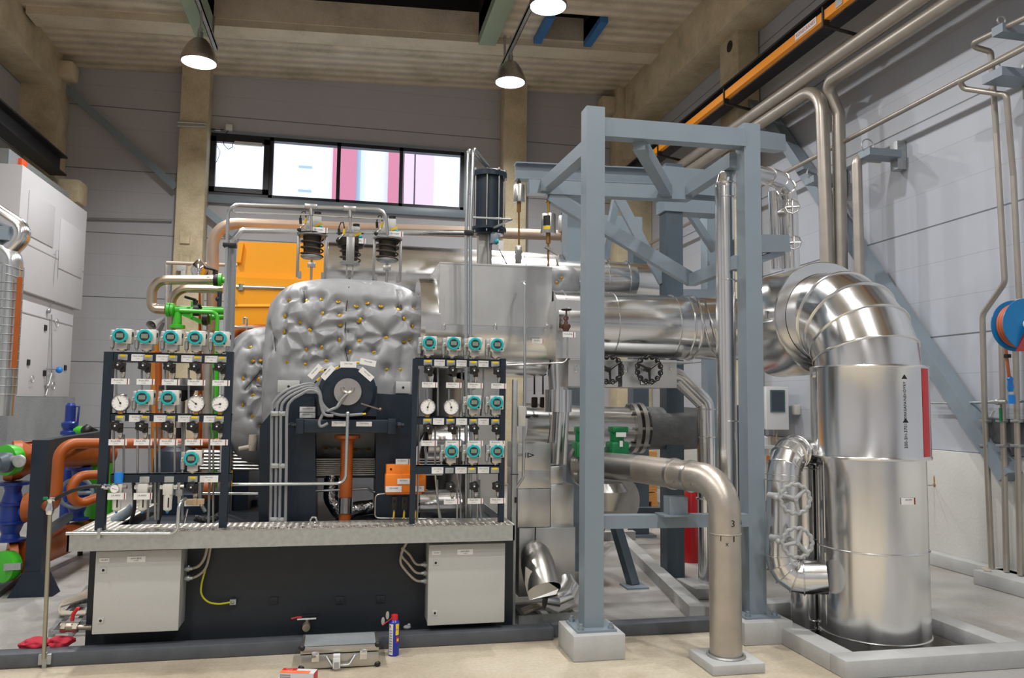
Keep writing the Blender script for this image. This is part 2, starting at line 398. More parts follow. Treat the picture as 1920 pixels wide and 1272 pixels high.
# cross slabs edges and shafts above the openings, coloured black to stand for unlit depth
cs = MB()
z0 = ceil_z(0)
def slope_box(mb, x0, x1, y0, y1, dz0, dz1, mi=0):
    vs = [(x, y, ceil_z(x)+dz) for dz in (dz0, dz1) for x, y in ((x0, y0), (x1, y0), (x1, y1), (x0, y1))]
    mb.raw(vs, [(0, 3, 2, 1), (4, 5, 6, 7), (0, 1, 5, 4), (1, 2, 6, 5), (2, 3, 7, 6), (3, 0, 4, 7)], mi)
slope_box(cs, -5.0, 5.5, 12.96, 13.4, -.12, .0)
struct(cs.build('trim_4', concrete_mat('edge_beam_concrete', 'b8ae98', 'cfc5af', 'd9d0bc'), smooth=False))
sh = MB()
for h, t in ((H1, 2.2), (H2, 1.2)):
    x0, x1, y0, y1 = h
    slope_box(sh, x0-.1, x1+.1, y1, y1+.1, .22, .42, 1); slope_box(sh, x0-.1, x1+.1, y1, y1+.1, .42, t)
    slope_box(sh, x0-.1, x1+.1, y0-.1, y0, .22, t); slope_box(sh, x0-.1, x0, y0, y1, .22, t); slope_box(sh, x1, x1+.1, y0, y1, .22, t)
    slope_box(sh, x0-.1, x1+.1, y0-.1, y1+.1, t, t+.1)
struct(sh.build('trim_5', [mat('hatch_unlit_black', '171314', .9), cm], smooth=False))
gb = MB(); slope_box(gb, H1[0]-.28, H1[0], 8.6, 13.0, -.3, .35)
struct(gb.build('trim_6', mat('pale_green_beam', '98ab93', .55, 0, .05, 3), smooth=False))
gb = MB(); slope_box(gb, H1[1], H1[1]+.3, 8.6, 12.95, -.17, .35)
struct(gb.build('trim_7', 'trimgreen' if 'trimgreen' in MT else bpy.data.materials['pale_green_beam'], smooth=False))
bm_ = mat('blue_opening_beam', '2f6ca8', .5, 0, .05, 3)
for i, xx in enumerate((H2[0]-.14, H2[1])):
    gb = MB(); slope_box(gb, xx, xx+.14, H2[2], H2[3], -.1, .3); struct(gb.build('trim_%d' % (8+i), bm_, smooth=False))
# long beams and columns, cast concrete
bl = MB(); bl.box((-5.6, YF, 6.97), (-5.05, 14.75, 7.66), bev=.02); struct(bl.build('trim_10', 'concrete'))
br = MB(); br.box((5.45, YF, 7.3), (6.05, 14.75, 8.12), bev=.02); struct(br.build('trim_11', 'concrete'))
def column(n, x0, x1, y0, y1, z1, corbel=None):
    m = MB(); m.box((x0, y0, 0), (x1, y1, z1), bev=.03)
    if corbel:
        cx0, cx1, zz = corbel; m.prism([(cx0, y0-.25, zz), (cx0, y0-.25, zz-.35), (cx0, y0, zz-.7), (cx0, y0, zz)], (cx1-cx0, 0, 0))
    return struct(m.build('column_%s' % n, 'concrete'))
column('back_left_corner', -5.6, -5.08, 14.75, 15.3, 7.6, (-5.6, -5.08, 6.97))
column('back_left', -3.11, -2.61, 14.9, 15.3, 7.9)
column('back_right', 2.95, 3.43, 14.9, 15.3, 8.1)
column('back_right_corner', 5.3, 6.05, 14.8, 15.3, 8.2, (5.4, 6.05, 7.3))
column('right', 5.68, 6.04, 10.5, 11.1, 7.4)
m = MB(); hp = PX(1387, 70, 5.68); m.cyl((5.675, 10.75, hp.z), (5.70, 10.75, hp.z), .09, 20); struct(m.build('trim_12', 'black'))
m = MB(); m.box((-5.1, 14.6, 7.2), (-4.83, 14.95, 7.5), bev=.05); m.box((5.0, 14.9, 7.6), (5.32, 15.3, 7.95), bev=.06); struct(m.build('trim_13', 'concrete'))
# window_1: dark frame, four panes
wf = MB(); t = .07
wz0, wz1 = WZ0, WZ1
mull = [WX0, P(509, 300, YB).x, P(635, 310, YB).x, P(752, 320, YB).x, WX1]
wf.box((WX0, YB-.03, wz0), (WX1, YB+.12, wz0+t)); wf.box((WX0, YB-.03, wz1-t), (WX1, YB+.12, wz1))
for i, x in enumerate(mull):
    a = x if i == 0 else x-t*.5; wf.box((a if i < 4 else x-t, YB-.03, wz0), ((a+t) if i < 4 else x, YB+.12, wz1))
wf.box((mull[0]+t, YB-.06, wz0+t), (mull[0]+t+.1, YB+.05, wz1-t)); wf.box((mull[1]-.14, YB-.06, wz0+t), (mull[1]-.035, YB+.05, wz1-t))
wf.box((mull[0]+t, YB-.06, wz0+t), (mull[1]-.035, YB+.05, wz0+t+.09)); wf.box((mull[0]+t, YB-.06, wz1-t-.1), (mull[1]-.035, YB+.05, wz1-t))
win = struct(wf.build('window_1', mat('window_frame_black', '20242a', .4), smooth=False))
g = MB(); g.box((WX0+t, YB+.04, wz0+t), (WX1-t, YB+.05, wz1-t)); g.build('window_pane', 'glass', win, smooth=False)
g = MB(); g.box((WX0-.05, YB-.10, WZ0-.16), (WX1+.05, YB, WZ0-.0), bev=.01); g.box((WX0-.05, YB-.04, WZ1), (WX1+.12, YB, WZ1+.05)); g.box((WX1, YB-.04, WZ0), (WX1+.1, YB, WZ1)); g.build('window_sill', 'bluegrey', win)
g = MB(); a = P(440, 265, YB-.1); g.box((a.x, YB-.12, a.z-.06), (a.x+.5, YB-.06, a.z)); g.build('window_opener', 'white', win)
# the neighbouring building and stair tower seen through the glass
ex = MB(); gx = lambda px: P(px, 320, 26).x
ex.box((gx(545), 26, 0), (9, 30, 20), 0)
for i in range(10): ex.box((gx(560), 25.94, 6+i*.8), (gx(585), 26, 6.06+i*.8), 2)
for a, b_, mi in ((624, 668, 1), (728, 752, 1), (757, 775, 3), (778, 812, 3)): ex.box((gx(a), 25.7, 0), (gx(b_), 26, 20), mi)
ex.box((gx(668), 25.8, 0), (gx(676), 26, 20), 2)
a = P(400, 340, 26); ex.box((gx(380), 27, 0), (gx(505), 30, a.z), 1)
ex = ex.build('neighbour_building', [mat('white_facade', 'f4f4f6', .6), mat('red_facade', 'cf7486', .6), mat('facade_joint', 'aab4c4', .6), mat('pink_facade', 'e3bcc8', .6)], smooth=False)
tag(ex, 'white and red clad building outside the window strip', 'building')
# steel wall bracing
def brace(name, a, b, lab, w_=.14, h=.09, mt='bluegrey'):
    m = MB(); m.beam(a, b, w_, h, None, 0); o = m.build(name, mt, smooth=False); tag(o, lab, 'brace'); return o
a, b_ = P(118, 160, 15.1), P(330, 352, 15.1)
brace('wall_brace', a, b_, 'blue-grey diagonal steel brace on the back wall left of the first concrete column', .05, .13)
a, b_ = P(372, 383, 15.1), P(440, 440, 15.1)
brace('wall_brace', a, b_, 'short blue-grey diagonal steel brace on back wall under the window', .05, .13)
a, b_ = PX(1440, 215, 5.92), PX(1895, 895, 5.92)
m = MB(); m.beam(a, b_, .14, .16, (1, 0, 0)); m.beam(PX(1385, 165, 5.92), PX(1450, 240, 5.92), .1, .16, (1, 0, 0))
tag(m.build('wall_brace', 'bluegrey', smooth=False), 'long blue-grey diagonal steel brace across the right wall', 'brace')
# rail and conduits on the walls
m = MB(); m.cyl(P(165, 410, 15.25), P(322, 414, 15.25), .02, 8); tag(m.build('wall_conduit', 'galv'), 'thin grey conduit along back wall beside the white air unit', 'conduit')
m = MB(); m.cyl(P(333, 229, 14.84), P(386, 232, 14.84), .02, 8); m.cyl(P(333, 236, 14.84), P(386, 238, 14.84), .015, 8); m.cyl(P(386, 232, 14.84), P(392, 246, 15.25), .018, 8)
tag(m.build('conduit_clamp', 'galv'), 'thin grey conduits wrapped round the first concrete column', 'conduit')
sb = thing('alarm_sensor', 'small white sensor box with loose wires above the left window pane', 'sensor', P(430, 240, 15.28))
c = P(430, 240, 15.25); MB().box((c.x-.06, 15.2, c.z-.06), (c.x+.06, 15.29, c.z+.06), bev=.01).build('housing', 'white', sb)
c2 = P(408, 243, 15.25); MB().box((c2.x-.05, 15.24, c2.z-.03), (c2.x+.05, 15.29, c2.z+.03), bev=.01).build('junction_box', 'white', sb)
m = MB(); m.tube([P(x, y, 15.22) for x, y in ((428, 245), (422, 252), (419, 262), (420, 272), (428, 280), (436, 276), (437, 268))], .008, 6); m.tube([P(x, y, 15.22) for x, y in ((392, 242), (420, 243))], .008, 6)
m.tube([P(x, y, 15.2) for x, y in ((407, 250), (405, 270), (413, 285), (408, 300), (404, 306))], .006, 6)
m.build('cable', 'wire', sb)
# ================================================================ BELL LAMPS AND RAILS
LAMP_NAMES = {0: 'chrome bell lamp hanging by the first back-wall column, the left lamp', 6: 'chrome bell lamp hanging in front of the second back-wall column',
              7: 'bell lamp cut by the top edge of the photo, nearest in the right row'}
first = None
for i in (0, 6, 7):
    x, y, z = LAMPS[i]
    if first is None:
        t = thing('bell_lamp', LAMP_NAMES[i], 'lamp', (x, y, z), 'bell lamps under the roof')
        o = V((x, y, z))
        m = MB(); m.lathe(o, Z_, [(0, .255), (.03, .26), (.10, .245), (.2, .205), (.29, .15), (.345, .10), (.36, .06), (.34, .05), (.28, .14), (.19, .195), (.10, .235), (.03, .25), (0, .245)], 40, caps=False)
        m.build('shade', mat('lamp_shade_aluminium', 'b3aca2', .35, .7, .1, 20), t)
        m = MB(); m.lathe(o+V((0, 0, .01)), Z_, [(0, .24), (.012, .24)], 40); m.build('diffuser', mat('lit_diffuser', 'ffffff', .4, emit=9), t)
        m = MB(); m.cyl(o+V((0, 0, .34)), o+V((0, 0, .46)), .045, 16); m.ring(o+V((0, 0, .50)), Y_, .03, .008, 16, 6); m.box(o+V((-.012, -.012, .46)), o+V((.012, .012, {0: .80}.get(i, .52)))); m.build('socket_hook', 'galv', t)
        first = t
    else: dup(first, (x, y, z), LAMP_NAMES[i])
for (x, zz, lab) in ((-2.25, 7.34, 'galvanised lamp rail under the roof above the left bell lamp'), (2.55, 7.48, 'galvanised lamp rail under the roof above the right-hand bell lamps')):
    m = MB(); m.box((x-.035, -4.5, zz), (x+.035, 13.2, zz+.03)); m.box((x-.035, -4.5, zz), (x-.025, 13.2, zz+.07)); m.box((x+.025, -4.5, zz), (x+.035, 13.2, zz+.07))
    r = m.build('lamp_rail', 'galv', smooth=False); tag(r, lab, 'rail')
    for y in (12.9, 10.9, 8.9, 6.9):
        MB().box((x-.02, y-.02, zz+.03), (x+.02, y+.02, ceil_z(x))).build('hanger', 'galv', r, smooth=False)
# ================================================================ CRANE RUNWAYS
m = MB(); m.ibeam((5.42, YF, 6.15), (5.42, 14.7, 6.15), .2, .30, .03); rw = tag(m.build('crane_beam', 'navyblack' if 0 else mat('crane_beam_black', '26262a', .5), smooth=False), 'black crane runway beam high on the right wall', 'beam')
MB().box((5.39, YF, 6.30), (5.45, 14.7, 6.35)).build('crane_rail', 'darkiron', rw, smooth=False)
m = MB(); m.box((5.14, YF, 5.945), (5.19, 13.0, 6.035)); m.box((5.14, YF, 5.93), (5.21, 13.0, 5.945))
orail = tag(m.build('conductor_rail', mat('conductor_rail_orange', 'f79a16', .35), smooth=False), 'bright orange crane conductor rail below the black right beam', 'rail')
for y in (7.55, 9.9, 12.3):
    br_ = MB(); br_.cyl((5.17, y, 5.86), (5.75, y, 5.78), .02, 10); br_.box((5.125, y-.015, 5.86), (5.205, y+.015, 6.08)); br_.ball((5.75, y, 5.78), .03)
    br_.build('rail_hanger', 'darkiron', orail)
# lettering board on the rail
pa = PX(1492, 62, 5.13); pc = PX(1530, 38, 5.13)
ya, yb = pa.y+.02, pc.y; zc = 5.988
m = MB(); m.box((5.131, yb, zc-.042), (5.139, ya, zc+.045), 0); m.text('KONECRANES', (5.130, (ya+yb)/2, zc), (0, -1, 0), (0, 0, 1), abs(ya-yb)/7.2, 1)
m.build('maker_sign', ['plate', 'red'], orail)
m = MB(); m.box((5.132, 7.2, 5.945), (5.139, 7.32, 6.035)); m.build('joint_cover', 'galv', orail)
# left crane beam
m = MB(); m.ibeam((-5.0, 3, 5.62), (-5.0, 14.72, 5.62), .26, .34, .03); tag(m.build('crane_beam', bpy.data.materials['crane_beam_black'], smooth=False), 'black crane runway beam along the left wall', 'beam')
for z, l in ((5.3, 'concrete corbel block under the end of the left crane beam'),):
    c = P(147, 363, 14.7); m = MB(); m.box((c.x-.28, 14.45, c.z-.22), (c.x+.1, 14.9, c.z+.2), bev=.06); struct(m.build('trim_14', 'concrete'))
# ================================================================ STEAM INLET: BIG PIPE INTO THE PIT
TX, TY, TR = 3.6, 4.86, .352
def seam(mb, c, d, r, w_=.012, mi=0, n=64): mb.lathe(V(c)-V(d)*w_/2, d, [(0, r), (0, r+.004), (w_*.3, r+.009), (w_*.7, r+.009), (w_, r+.004), (w_, r)], n, mi)
t = thing('steam_pipe', 'largest silver-clad pipe, bending from the round drum down into the floor pit', 'pipe', (TX, TY, 0))
m = MB()
m.lathe((TX, TY, -1.2), Z_, [(0, TR-.02), (1.17, TR-.02), (1.2, TR)], 96, caps=False)
m.lathe((TX, TY, 0), Z_, [(0, TR), (1.28, TR)], 96, caps=False)
for z in (.07, .64): seam(m, (TX, TY, z), Z_, TR)
m.build('lower_casing', 'alu', t)
m = MB(); m.lathe((TX, TY, 1.26), Z_, [(-.012, TR+.035), (0, TR+.038), (.012, TR+.032), (.60, TR+.032), (.612, TR+.036), (.62, TR+.03), (.62, TR-.04)], 96, caps=False); m.build('upper_sleeve', 'alu', t)
# red colour band and lettering on the sleeve
def cyl_patch(mb, ang0, ang1, z0, z1, r, mi=0, n=8):
    for i in range(n):
        a, b = ang0+(ang1-ang0)*i/n, ang0+(ang1-ang0)*(i+1)/n
        mb.raw([(TX+r*math.cos(a), TY+r*math.sin(a), z0), (TX+r*math.cos(b), TY+r*math.sin(b), z0), (TX+r*math.cos(b), TY+r*math.sin(b), z1), (TX+r*math.cos(a), TY+r*math.sin(a), z1)], [(0, 1, 2, 3)], mi)
m = MB(); cyl_patch(m, R(-69), R(-54), 1.275, 1.86, TR+.0335); m.build('red_colour_band', 'red', t)
m = MB(); A = R(-92); r_ = TR+.034
tn = V((-math.sin(A), math.cos(A), 0)); nn = V((math.cos(A), math.sin(A), 0)); ctr = V((TX, TY, 0))+nn*r_
m.text('250-SH-3701', ctr+V((0, 0, 1.415)), (0, 0, 1), -tn, .031, 0); m.text('KORKEAPAINEHÖYRY', ctr+V((0, 0, 1.635)), (0, 0, 1), -tn, .0265, 0)
for z in (1.785, 1.50): m.raw([ctr-tn*.02+V((0, 0, z)), ctr+tn*.02+V((0, 0, z)), ctr+V((0, 0, z+.03))], [(0, 1, 2)], 0)
m.build('pipe_lettering', 'black', t, smooth=False)
# mitred elbow, made of gores
ez, by = 1.88, TY+.50
er = TR-.005
el = []
bend_r = .44; zc = 2.275
elb = [V((TX, TY, 1.80))]
for k in range(6):
    a = PI/2*k/5; elb.append(V((TX, TY+bend_r*(1-math.cos(a)), zc-bend_r+bend_r*math.sin(a))))
elb.append(V((TX, TY+.62, zc)))
m = MB(); m.tube(elb, er, 96, caps=False)
for k in (1, 2, 3, 4, 5):
    d = (elb[k+1]-elb[k-1]).normalized(); seam(m, elb[k], d, er+.004, .014, 0, 96)
m.build('gored_elbow', 'alu', t, thr=9)
m = MB()
p0 = V((TX, TY, 0))
for z in (1.31, 1.82):
    a = R(-118 if z < 1.5 else -118); q = p0+V((math.cos(R(168))*(TR+.036), math.sin(R(168))*(TR+.036), z)); m.box(q-V((.015, .012, .02)), q+V((.015, .004, .02)), bev=.004)
m.build('latch', 'chrome', t)
lab = MB(); A2 = R(-88); q = V((TX, TY, .99+.0))+V((math.cos(A2), math.sin(A2), 0))*(TR+.004)
tn2 = V((-math.sin(A2), math.cos(A2), 0))
n2 = V((math.cos(A2), math.sin(A2), 0))
lab.prism([q-tn2*.055-V((0, 0, .022)), q+tn2*.055-V((0, 0, .022)), q+tn2*.055+V((0, 0, .022)), q-tn2*.055+V((0, 0, .022))], n2*.004)
lab.prism([q+tn2*.04-V((0, 0, .0221))+n2*.0042, q+tn2*.05-V((0, 0, .0221))+n2*.0042, q+tn2*.05+V((0, 0, .0221))+n2*.0042, q+tn2*.04+V((0, 0, .0221))+n2*.0042], n2*.001, 1)
lab.text('SH-3701', q+n2*.0046+V((0, 0, .008)), tn2, Z_, .016, 2); lab.build('name_plate', ['plate', 'darkred', 'plate2'], t, smooth=False)
# vertical seam with screws
m = MB(); A3 = R(176)
for (r0, z0, z1) in ((TR+.001, .12, .6), (TR+.001, .7, 1.22), (TR+.034, 1.3, 1.84)):
    qq = V((TX+math.cos(A3)*r0, TY+math.sin(A3)*r0, 0)); m.beam(qq+V((0, 0, z0)), qq+V((0, 0, z1)), .012, .006, V((math.cos(A3), math.sin(A3), 0)))
m.build('seam_strip', 'chrome', t, smooth=False)
# drum with end plate
dr = thing('pipe_drum', 'wide silver drum with flat end plate where the large elbow starts', 'drum', (TX, 5.6, 2.275))
m = MB(); m.lathe((TX, 5.33, 2.275), Y_, [(0, .35), (0, .432), (.008, .438), (.02, .433), (.62, .43), (.63, .435), (.645, .40), (.66, .2)], 96, caps=False); m.build('casing', 'alu', dr)
m = MB(); q = V((TX-.434, 5.45, 2.30)); m.box(q-V((.012, .012, .03)), q+V((.004, .012, .03)), bev=.004); m.build('latch', 'chrome', dr)
m = MB(); m.beam((TX-.434, 5.36, 2.245), (TX-.432, 5.92, 2.245), .006, .01); m.build('seam_strip', 'chrome', dr, smooth=False)
# ---- header pipe running across behind the frame
YH, ZH, RH = 6.05, 2.24, .262
hd = thing('header_pipe', 'long horizontal silver-clad pipe from the clad box to the round drum', 'pipe', (2.5, YH, ZH))
m = MB(); m.lathe((1.60, YH, ZH), X_, [(0, RH), (2.0, RH)], 72)
for x in (1.68, 2.10, 2.62): seam(m, (x, YH, ZH), X_, RH, .010, 0, 72)
seam(m, (2.74, YH, ZH), X_, RH, .02, 0, 72); seam(m, (2.80, YH, ZH), X_, RH+.004, .02, 0, 72)
m.build('casing', 'alu', hd, thr=15)
m = MB(); m.box((1.62, YH-RH-.006, ZH-.02), (2.72, YH-RH+.003, ZH-.005)); m.build('seam_strip', 'chrome', hd, smooth=False)
m = MB()
for a, b, c, d in (((2.74, 2.5), (2.85, 2.5), (2.98, 1.93), (3.0, 1.93)),):
    for dx in (0, .07): m.tube([V((2.78+dx, YH-.18, 2.46)), V((2.80+dx, YH-.28, 2.25)), V((2.86+dx, YH-.26, 2.06)), V((2.97+dx, YH-.2, 1.95)), V((3.02+dx, YH-.18, 1.93))], .006, 6)
m.build('trace_line', 'chrome', hd)
# valve box below the header
vb = thing('valve_box', 'silver sheet-metal valve box with two black wheels under the long header pipe', 'box', (2.2, YH, 1.8))
a, b_ = P(1065, 676, 5.85), P(1268, 728, 5.85)
m = MB(); m.box((a.x, 5.84, b_.z), (P(1158, 700, 5.85).x, 6.3, a.z)); m.box((P(1166, 700, 5.85).x, 5.84, b_.z), (b_.x, 6.3, a.z+.02)); m.box((a.x, 5.8, a.z), (b_.x+.12, 6.35, a.z+.012)); m.build('box_casing', 'alu_flat', vb, smooth=False)
m = MB()
for px in (1080, 1174, 1256): q = P(px, 692, 5.84); m.box(q-V((.01, .012, .028)), q+V((.01, 0, .028)), bev=.003); m.ring(q+V((0, -.012, 0)), Y_, .012, .003, 12, 5)
m.build('latch', 'chrome', vb)
def wheel(mb, c, d, Rr, r, lobes=12, spokes=3, mi=0, amp=.06, rot=0, hub=.12):
    c = V(c); u, v, d = frame_of(V(d)); n = lobes*6; pts = []
    for i in range(n):
        a = 2*PI*i/n; k = Rr*(1+amp*math.cos(lobes*a)); pts.append(c+(u*math.cos(a)+v*math.sin(a))*k)
    mb.tube(pts, r, 8, mi, closed=True)
    for i in range(spokes):
        a = 2*PI*i/spokes+rot; mb.tube([c+d*.0, c+(u*math.cos(a)+v*math.sin(a))*Rr], [r*1.3, r*.9], 8, mi)
    mb.lathe(c-d*r*1.8, d, [(0, Rr*hub), (r*3.6, Rr*hub)], 16, mi)
for px in (1143, 1217):
    c = P(px, 693, 5.74); m = MB(); wheel(m, c, Y_, S(26, 5.74), .009, 12, 3, 0, .07, .6)
    for k in range(12):
        a = 2*PI*(k+.5)/12; m.ring(c+V((math.cos(a), 0, math.sin(a)))*S(25.5, 5.74), Y_, .018, .005, 12, 5)
    m.cyl(c, c+V((0, .12, 0)), .012, 12); m.lathe(c+V((0, -.012, 0)), Y_, [(0, .012), (.02, .02), (.05, .022)], 14)
    m.build('handwheel', mat('black_handwheel', '1b1a1a', .35) if 'black_handwheel' not in bpy.data.materials else bpy.data.materials['black_handwheel'], vb)
q = P(1212, 718, 5.835); m = MB(); m.box(q-V((.05, .003, .017)), q+V((.05, 0, .017)), 1); m.box(q-V((.046, .004, .013)), q+V((.046, 0, .013)), 0); m.text('50-SH-3703', q-V((0, .0045, 0)), X_, Z_, .017, 1); m.build('name_plate', ['plate', 'black'], vb, smooth=False)
q = P(1097, 720, 5.835); m = MB(); m.box(q-V((.022, .003, .016)), q+V((.03, 0, .016)), 0); m.build('name_plate', 'plate', vb)
# small globe valve on the clad end left of the frame
gv = thing('globe_valve', 'small rusty brown valve with black handwheel in front of silver cladding', 'valve', P(1062, 600, 5.7))
m = MB(); c = P(1062, 581, 5.7); wheel(m, c, Z_, .035, .006, 8, 3, 0, .03); m.build('handwheel', 'black', gv)
m = MB(); m.cyl(P(1062, 581, 5.7), P(1062, 603, 5.7), .007, 10); m.ring(P(1061, 597, 5.7), Y_, .016, .006, 14, 6); m.lathe(P(1061, 621, 5.7), Z_, [(0, .02), (.02, .03), (.05, .032), (.055, .016), (.075, .014)], 16); m.cyl(P(1052, 612, 5.7), P(1068, 612, 5.72), .016, 12); m.ball(P(1061, 615, 5.7), .026)
m.build('valve_body', mat('rusty_valve', '5d4036', .6, .3, .2, 40), gv)
q = P(1067, 628, 5.68); m = MB(); m.box(q-V((.05, .003, .02)), q+V((.05, 0, .02))); m.box(q+V((.032, -.004, -.02)), q+V((.038, 0, .02)), 1); m.text('VY-LA-3706', q-V((.01, .0045, -.005)), X_, Z_, .014, 2); m.build('name_tag', ['plate', 'darkred', 'plate2'], gv, smooth=False)
m = MB(); m.tube(fillet([P(1064, 622, 5.7), P(1064, 680, 5.7), P(950, 685, 5.7)], .05), .006, 8); m.build('drain_line', 'steel', gv)

# ---- silver clad hatch box over the valve, and the round casing below it
cb = thing('clad_valve_casing', 'large silver sheet-metal hood with latches to the right of quilted blanket', 'casing', (1.14, 6.2, 2))
x0, x1 = P(822, 600, 6.0).x, P(1033, 600, 6.0).x; zt, zm, zb = P(930, 497, 6.0).z, P(930, 613, 6.0).z, P(930, 702, 6.0).z
m = MB(); m.prism([(x0, 5.98, zm), (x1, 5.98, zm), (x1, 5.98, zt), (x0, 5.98, zt)], (0, .75, 0)); m.box((x0+.04, 5.974, zm+.005), (x1-.01, 5.982, zt-.26)); m.box((x0-.002, 5.974, zt-.012), (x1+.002, 6.75, zt)); m.build('hood', 'alu_flat', cb, smooth=False)
m = MB(); n = 24; rad = zm-zb; poly = [(x0-.02, 5.98+rad*0+ (1-math.cos(PI/2*0))*0, zm)]
prof = [V((x0-.10, 5.975+.33*(1-math.cos(PI*i/n*.5)), zm-rad*math.sin(PI*i/n*.5))) for i in range(n+1)]+[V((x0-.10, 6.7, zb)), V((x0-.10, 6.7, zm))]
m.prism(prof, (x1-x0+.11, 0, 0)); m.build('lower_casing', 'alu', cb)
c0 = V((x0-.085, 6.36, (zt+zb)/2-.03)); m = MB(); m.lathe(c0+V((-.05, 0, 0)), X_, [(0, .33), (.0, .38), (.06, .385), (.15, .385)], 64); m.build('end_ring', 'alu', cb)
m = MB()
for px in (832, 929, 1025): q = P(px, 614, 5.97); m.box(q-V((.014, .012, .022)), q+V((.014, 0, .022)), bev=.003); m.ring(q+V((0, -.014, .02)), Y_, .011, .003, 12, 5)
m.build('latch', 'chrome', cb)
q = P(1008, 640, 5.92); m = MB(); m.box(q-V((.045, .003, .018)), q+V((.045, 0, .018))); m.box(q+V((.04, -.004, -.018)), q+V((.045, 0, .018)), 1); m.text('SH-3702', q-V((.006, .0045, -.004)), X_, Z_, .014, 2); m.build('name_plate', ['plate', 'darkred', 'plate2'], cb, smooth=False)
m = MB(); z_ = P(1060, 560, 5.95).z; xa, xb = P(1036, 600, 5.9).x, P(1090, 600, 5.9).x
m.prism([(xa, 5.80, P(1060, 672, 5.8).z), (xb, 5.80, P(1060, 672, 5.8).z), (xb, 5.80, P(1060, 563, 5.8).z), (xa, 5.80, P(1060, 563, 5.8).z)], (0, .3, 0)); m.build('side_cover', 'alu_flat', cb, smooth=False)
# silver tubes and ducts behind: the pair of conduits in front of the hood
for px, k in ((874, 'left'), (882, 'right')):
    m = MB(); tp = P(px+4, 280, 5.75) if k == 'left' else P(px+6, 278, 5.75)
    m.tube(fillet([P(px, 985, 5.75), P(px, 440, 5.75), tp, P(912 if k == 'left' else 916, 312, 6.4)], .05), .013, 10); o = m.build('vertical_conduit', 'zinc'); tag(o, 'tall thin grey conduit in front of silver hood, %s one of the pair' % k, 'conduit')
m = MB(); q = P(879, 437, 5.74); m.box(q-V((.035, .02, .018)), q+V((.035, .02, .018)), bev=.004); tag(m.build('conduit_clamp', 'black'), 'black plastic clamp holding the pair of tall conduits', 'clamp')
m = MB(); m.tube(fillet([P(979, 530, 5.85), P(984, 530, 5.70), P(984, 700, 5.70), P(981, 895, 5.70), P(968, 915, 5.70)], .025), .011, 10); tag(m.build('grey_conduit', 'zinc'), 'single grey conduit dropping down right half of the silver hood', 'conduit')
# thick back run of large silver pipe behind the blankets
bp = thing('rear_pipe', 'big horizontal silver-clad pipe behind the quilted blanket and spring valves', 'pipe', (1, 7.6, 2.9))
ra, rb_ = P(610, 520, 7.6), P(1060, 535, 7.6); m = MB(); m.lathe(ra, X_, [(0, .30), (0, .34), (2.3, .34)], 64)
seam(m, ra+V((.02, 0, 0)), X_, .34); seam(m, ra+V((1.9, 0, 0)), X_, .34); m.build('casing', 'alu', bp, thr=15)
m = MB(); c = P(980, 500, 7.2); m.lathe((c.x-.6, 7.3, c.z-.06), X_, [(0, .06), (.72, .06)], 20); m.cyl((c.x+.18, 7.3, c.z-.03), (c.x+.3, 7.3, c.z-.03), .05); m.build('side_rod', 'steel', bp)
b2 = thing('rear_elbow_pipe', 'fat silver pipe with segmented elbow behind the tall front post of blue-grey frame', 'pipe', P(1150, 525, 7.4))
q0, q1 = P(1040, 522, 7.4), P(1180, 528, 7.4); m = MB(); pts = [q0, q1, P(1215, 531, 7.5), P(1228, 540, 7.75), P(1228, 548, 8.2)]
m.tube(pts, .19, 48)
for p_ in (P(1133, 523, 7.4), P(1172, 526, 7.4)): seam(m, p_, X_, .19, .012, 0, 48)
m.build('casing', 'alu', b2, thr=14)
b3 = thing('rear_elbow_pipe', 'segmented silver elbow dropping behind the horizontal header pipe', 'pipe', P(1240, 540, 7.9))
m = MB(); cen = P(1262, 575, 7.9); pts = [cen+V((-.28*math.cos(a), 0, .28*math.sin(a))) for a in [R(-20+i*22) for i in range(6)]]; m.tube(pts, .15, 40)
for i in (1, 2, 3, 4): seam(m, pts[i], (pts[i+1]-pts[i-1]).normalized(), .152, .012, 0, 40)
m.build('casing', 'alu', b3, thr=12)
# ================================================================ PIT KERB AND PLINTHS
m = MB(); px0, px1, py0, py1 = PIT; k, h = .16, .11
m.box((px0-k, py0-k, 0), (px1+k, py0, h), bev=.008); m.box((px0-k, py1, 0), (px1+k, py1+k, h), bev=.008); m.box((px0-k, py0, 0), (px0, py1, h), bev=.008); m.box((px1, py0, 0), (px1+k, py1, h), bev=.008)
tag(m.build('pit_kerb', 'plinth'), 'grey painted raised kerb framing the floor pit round the largest pipe', 'kerb')
def plinth(x, y, sx, sy, h, lab, plate=True):
    t = thing('concrete_plinth', lab, 'plinth', (x, y, 0)); MB().box((x-sx/2, y-sy/2, 0), (x+sx/2, y+sy/2, h), bev=.008).build('block', 'plinth', t); return t
plinth(1.60, 4.96, .34, .36, .158, 'grey concrete block under the left front post of the steel frame')
plinth(2.83, 5.08, .36, .36, .15, 'grey concrete block under the right front post of the steel frame')
plinth(2.345, 4.57, .34, .34, .06, 'low grey concrete block under bent stainless pipe')
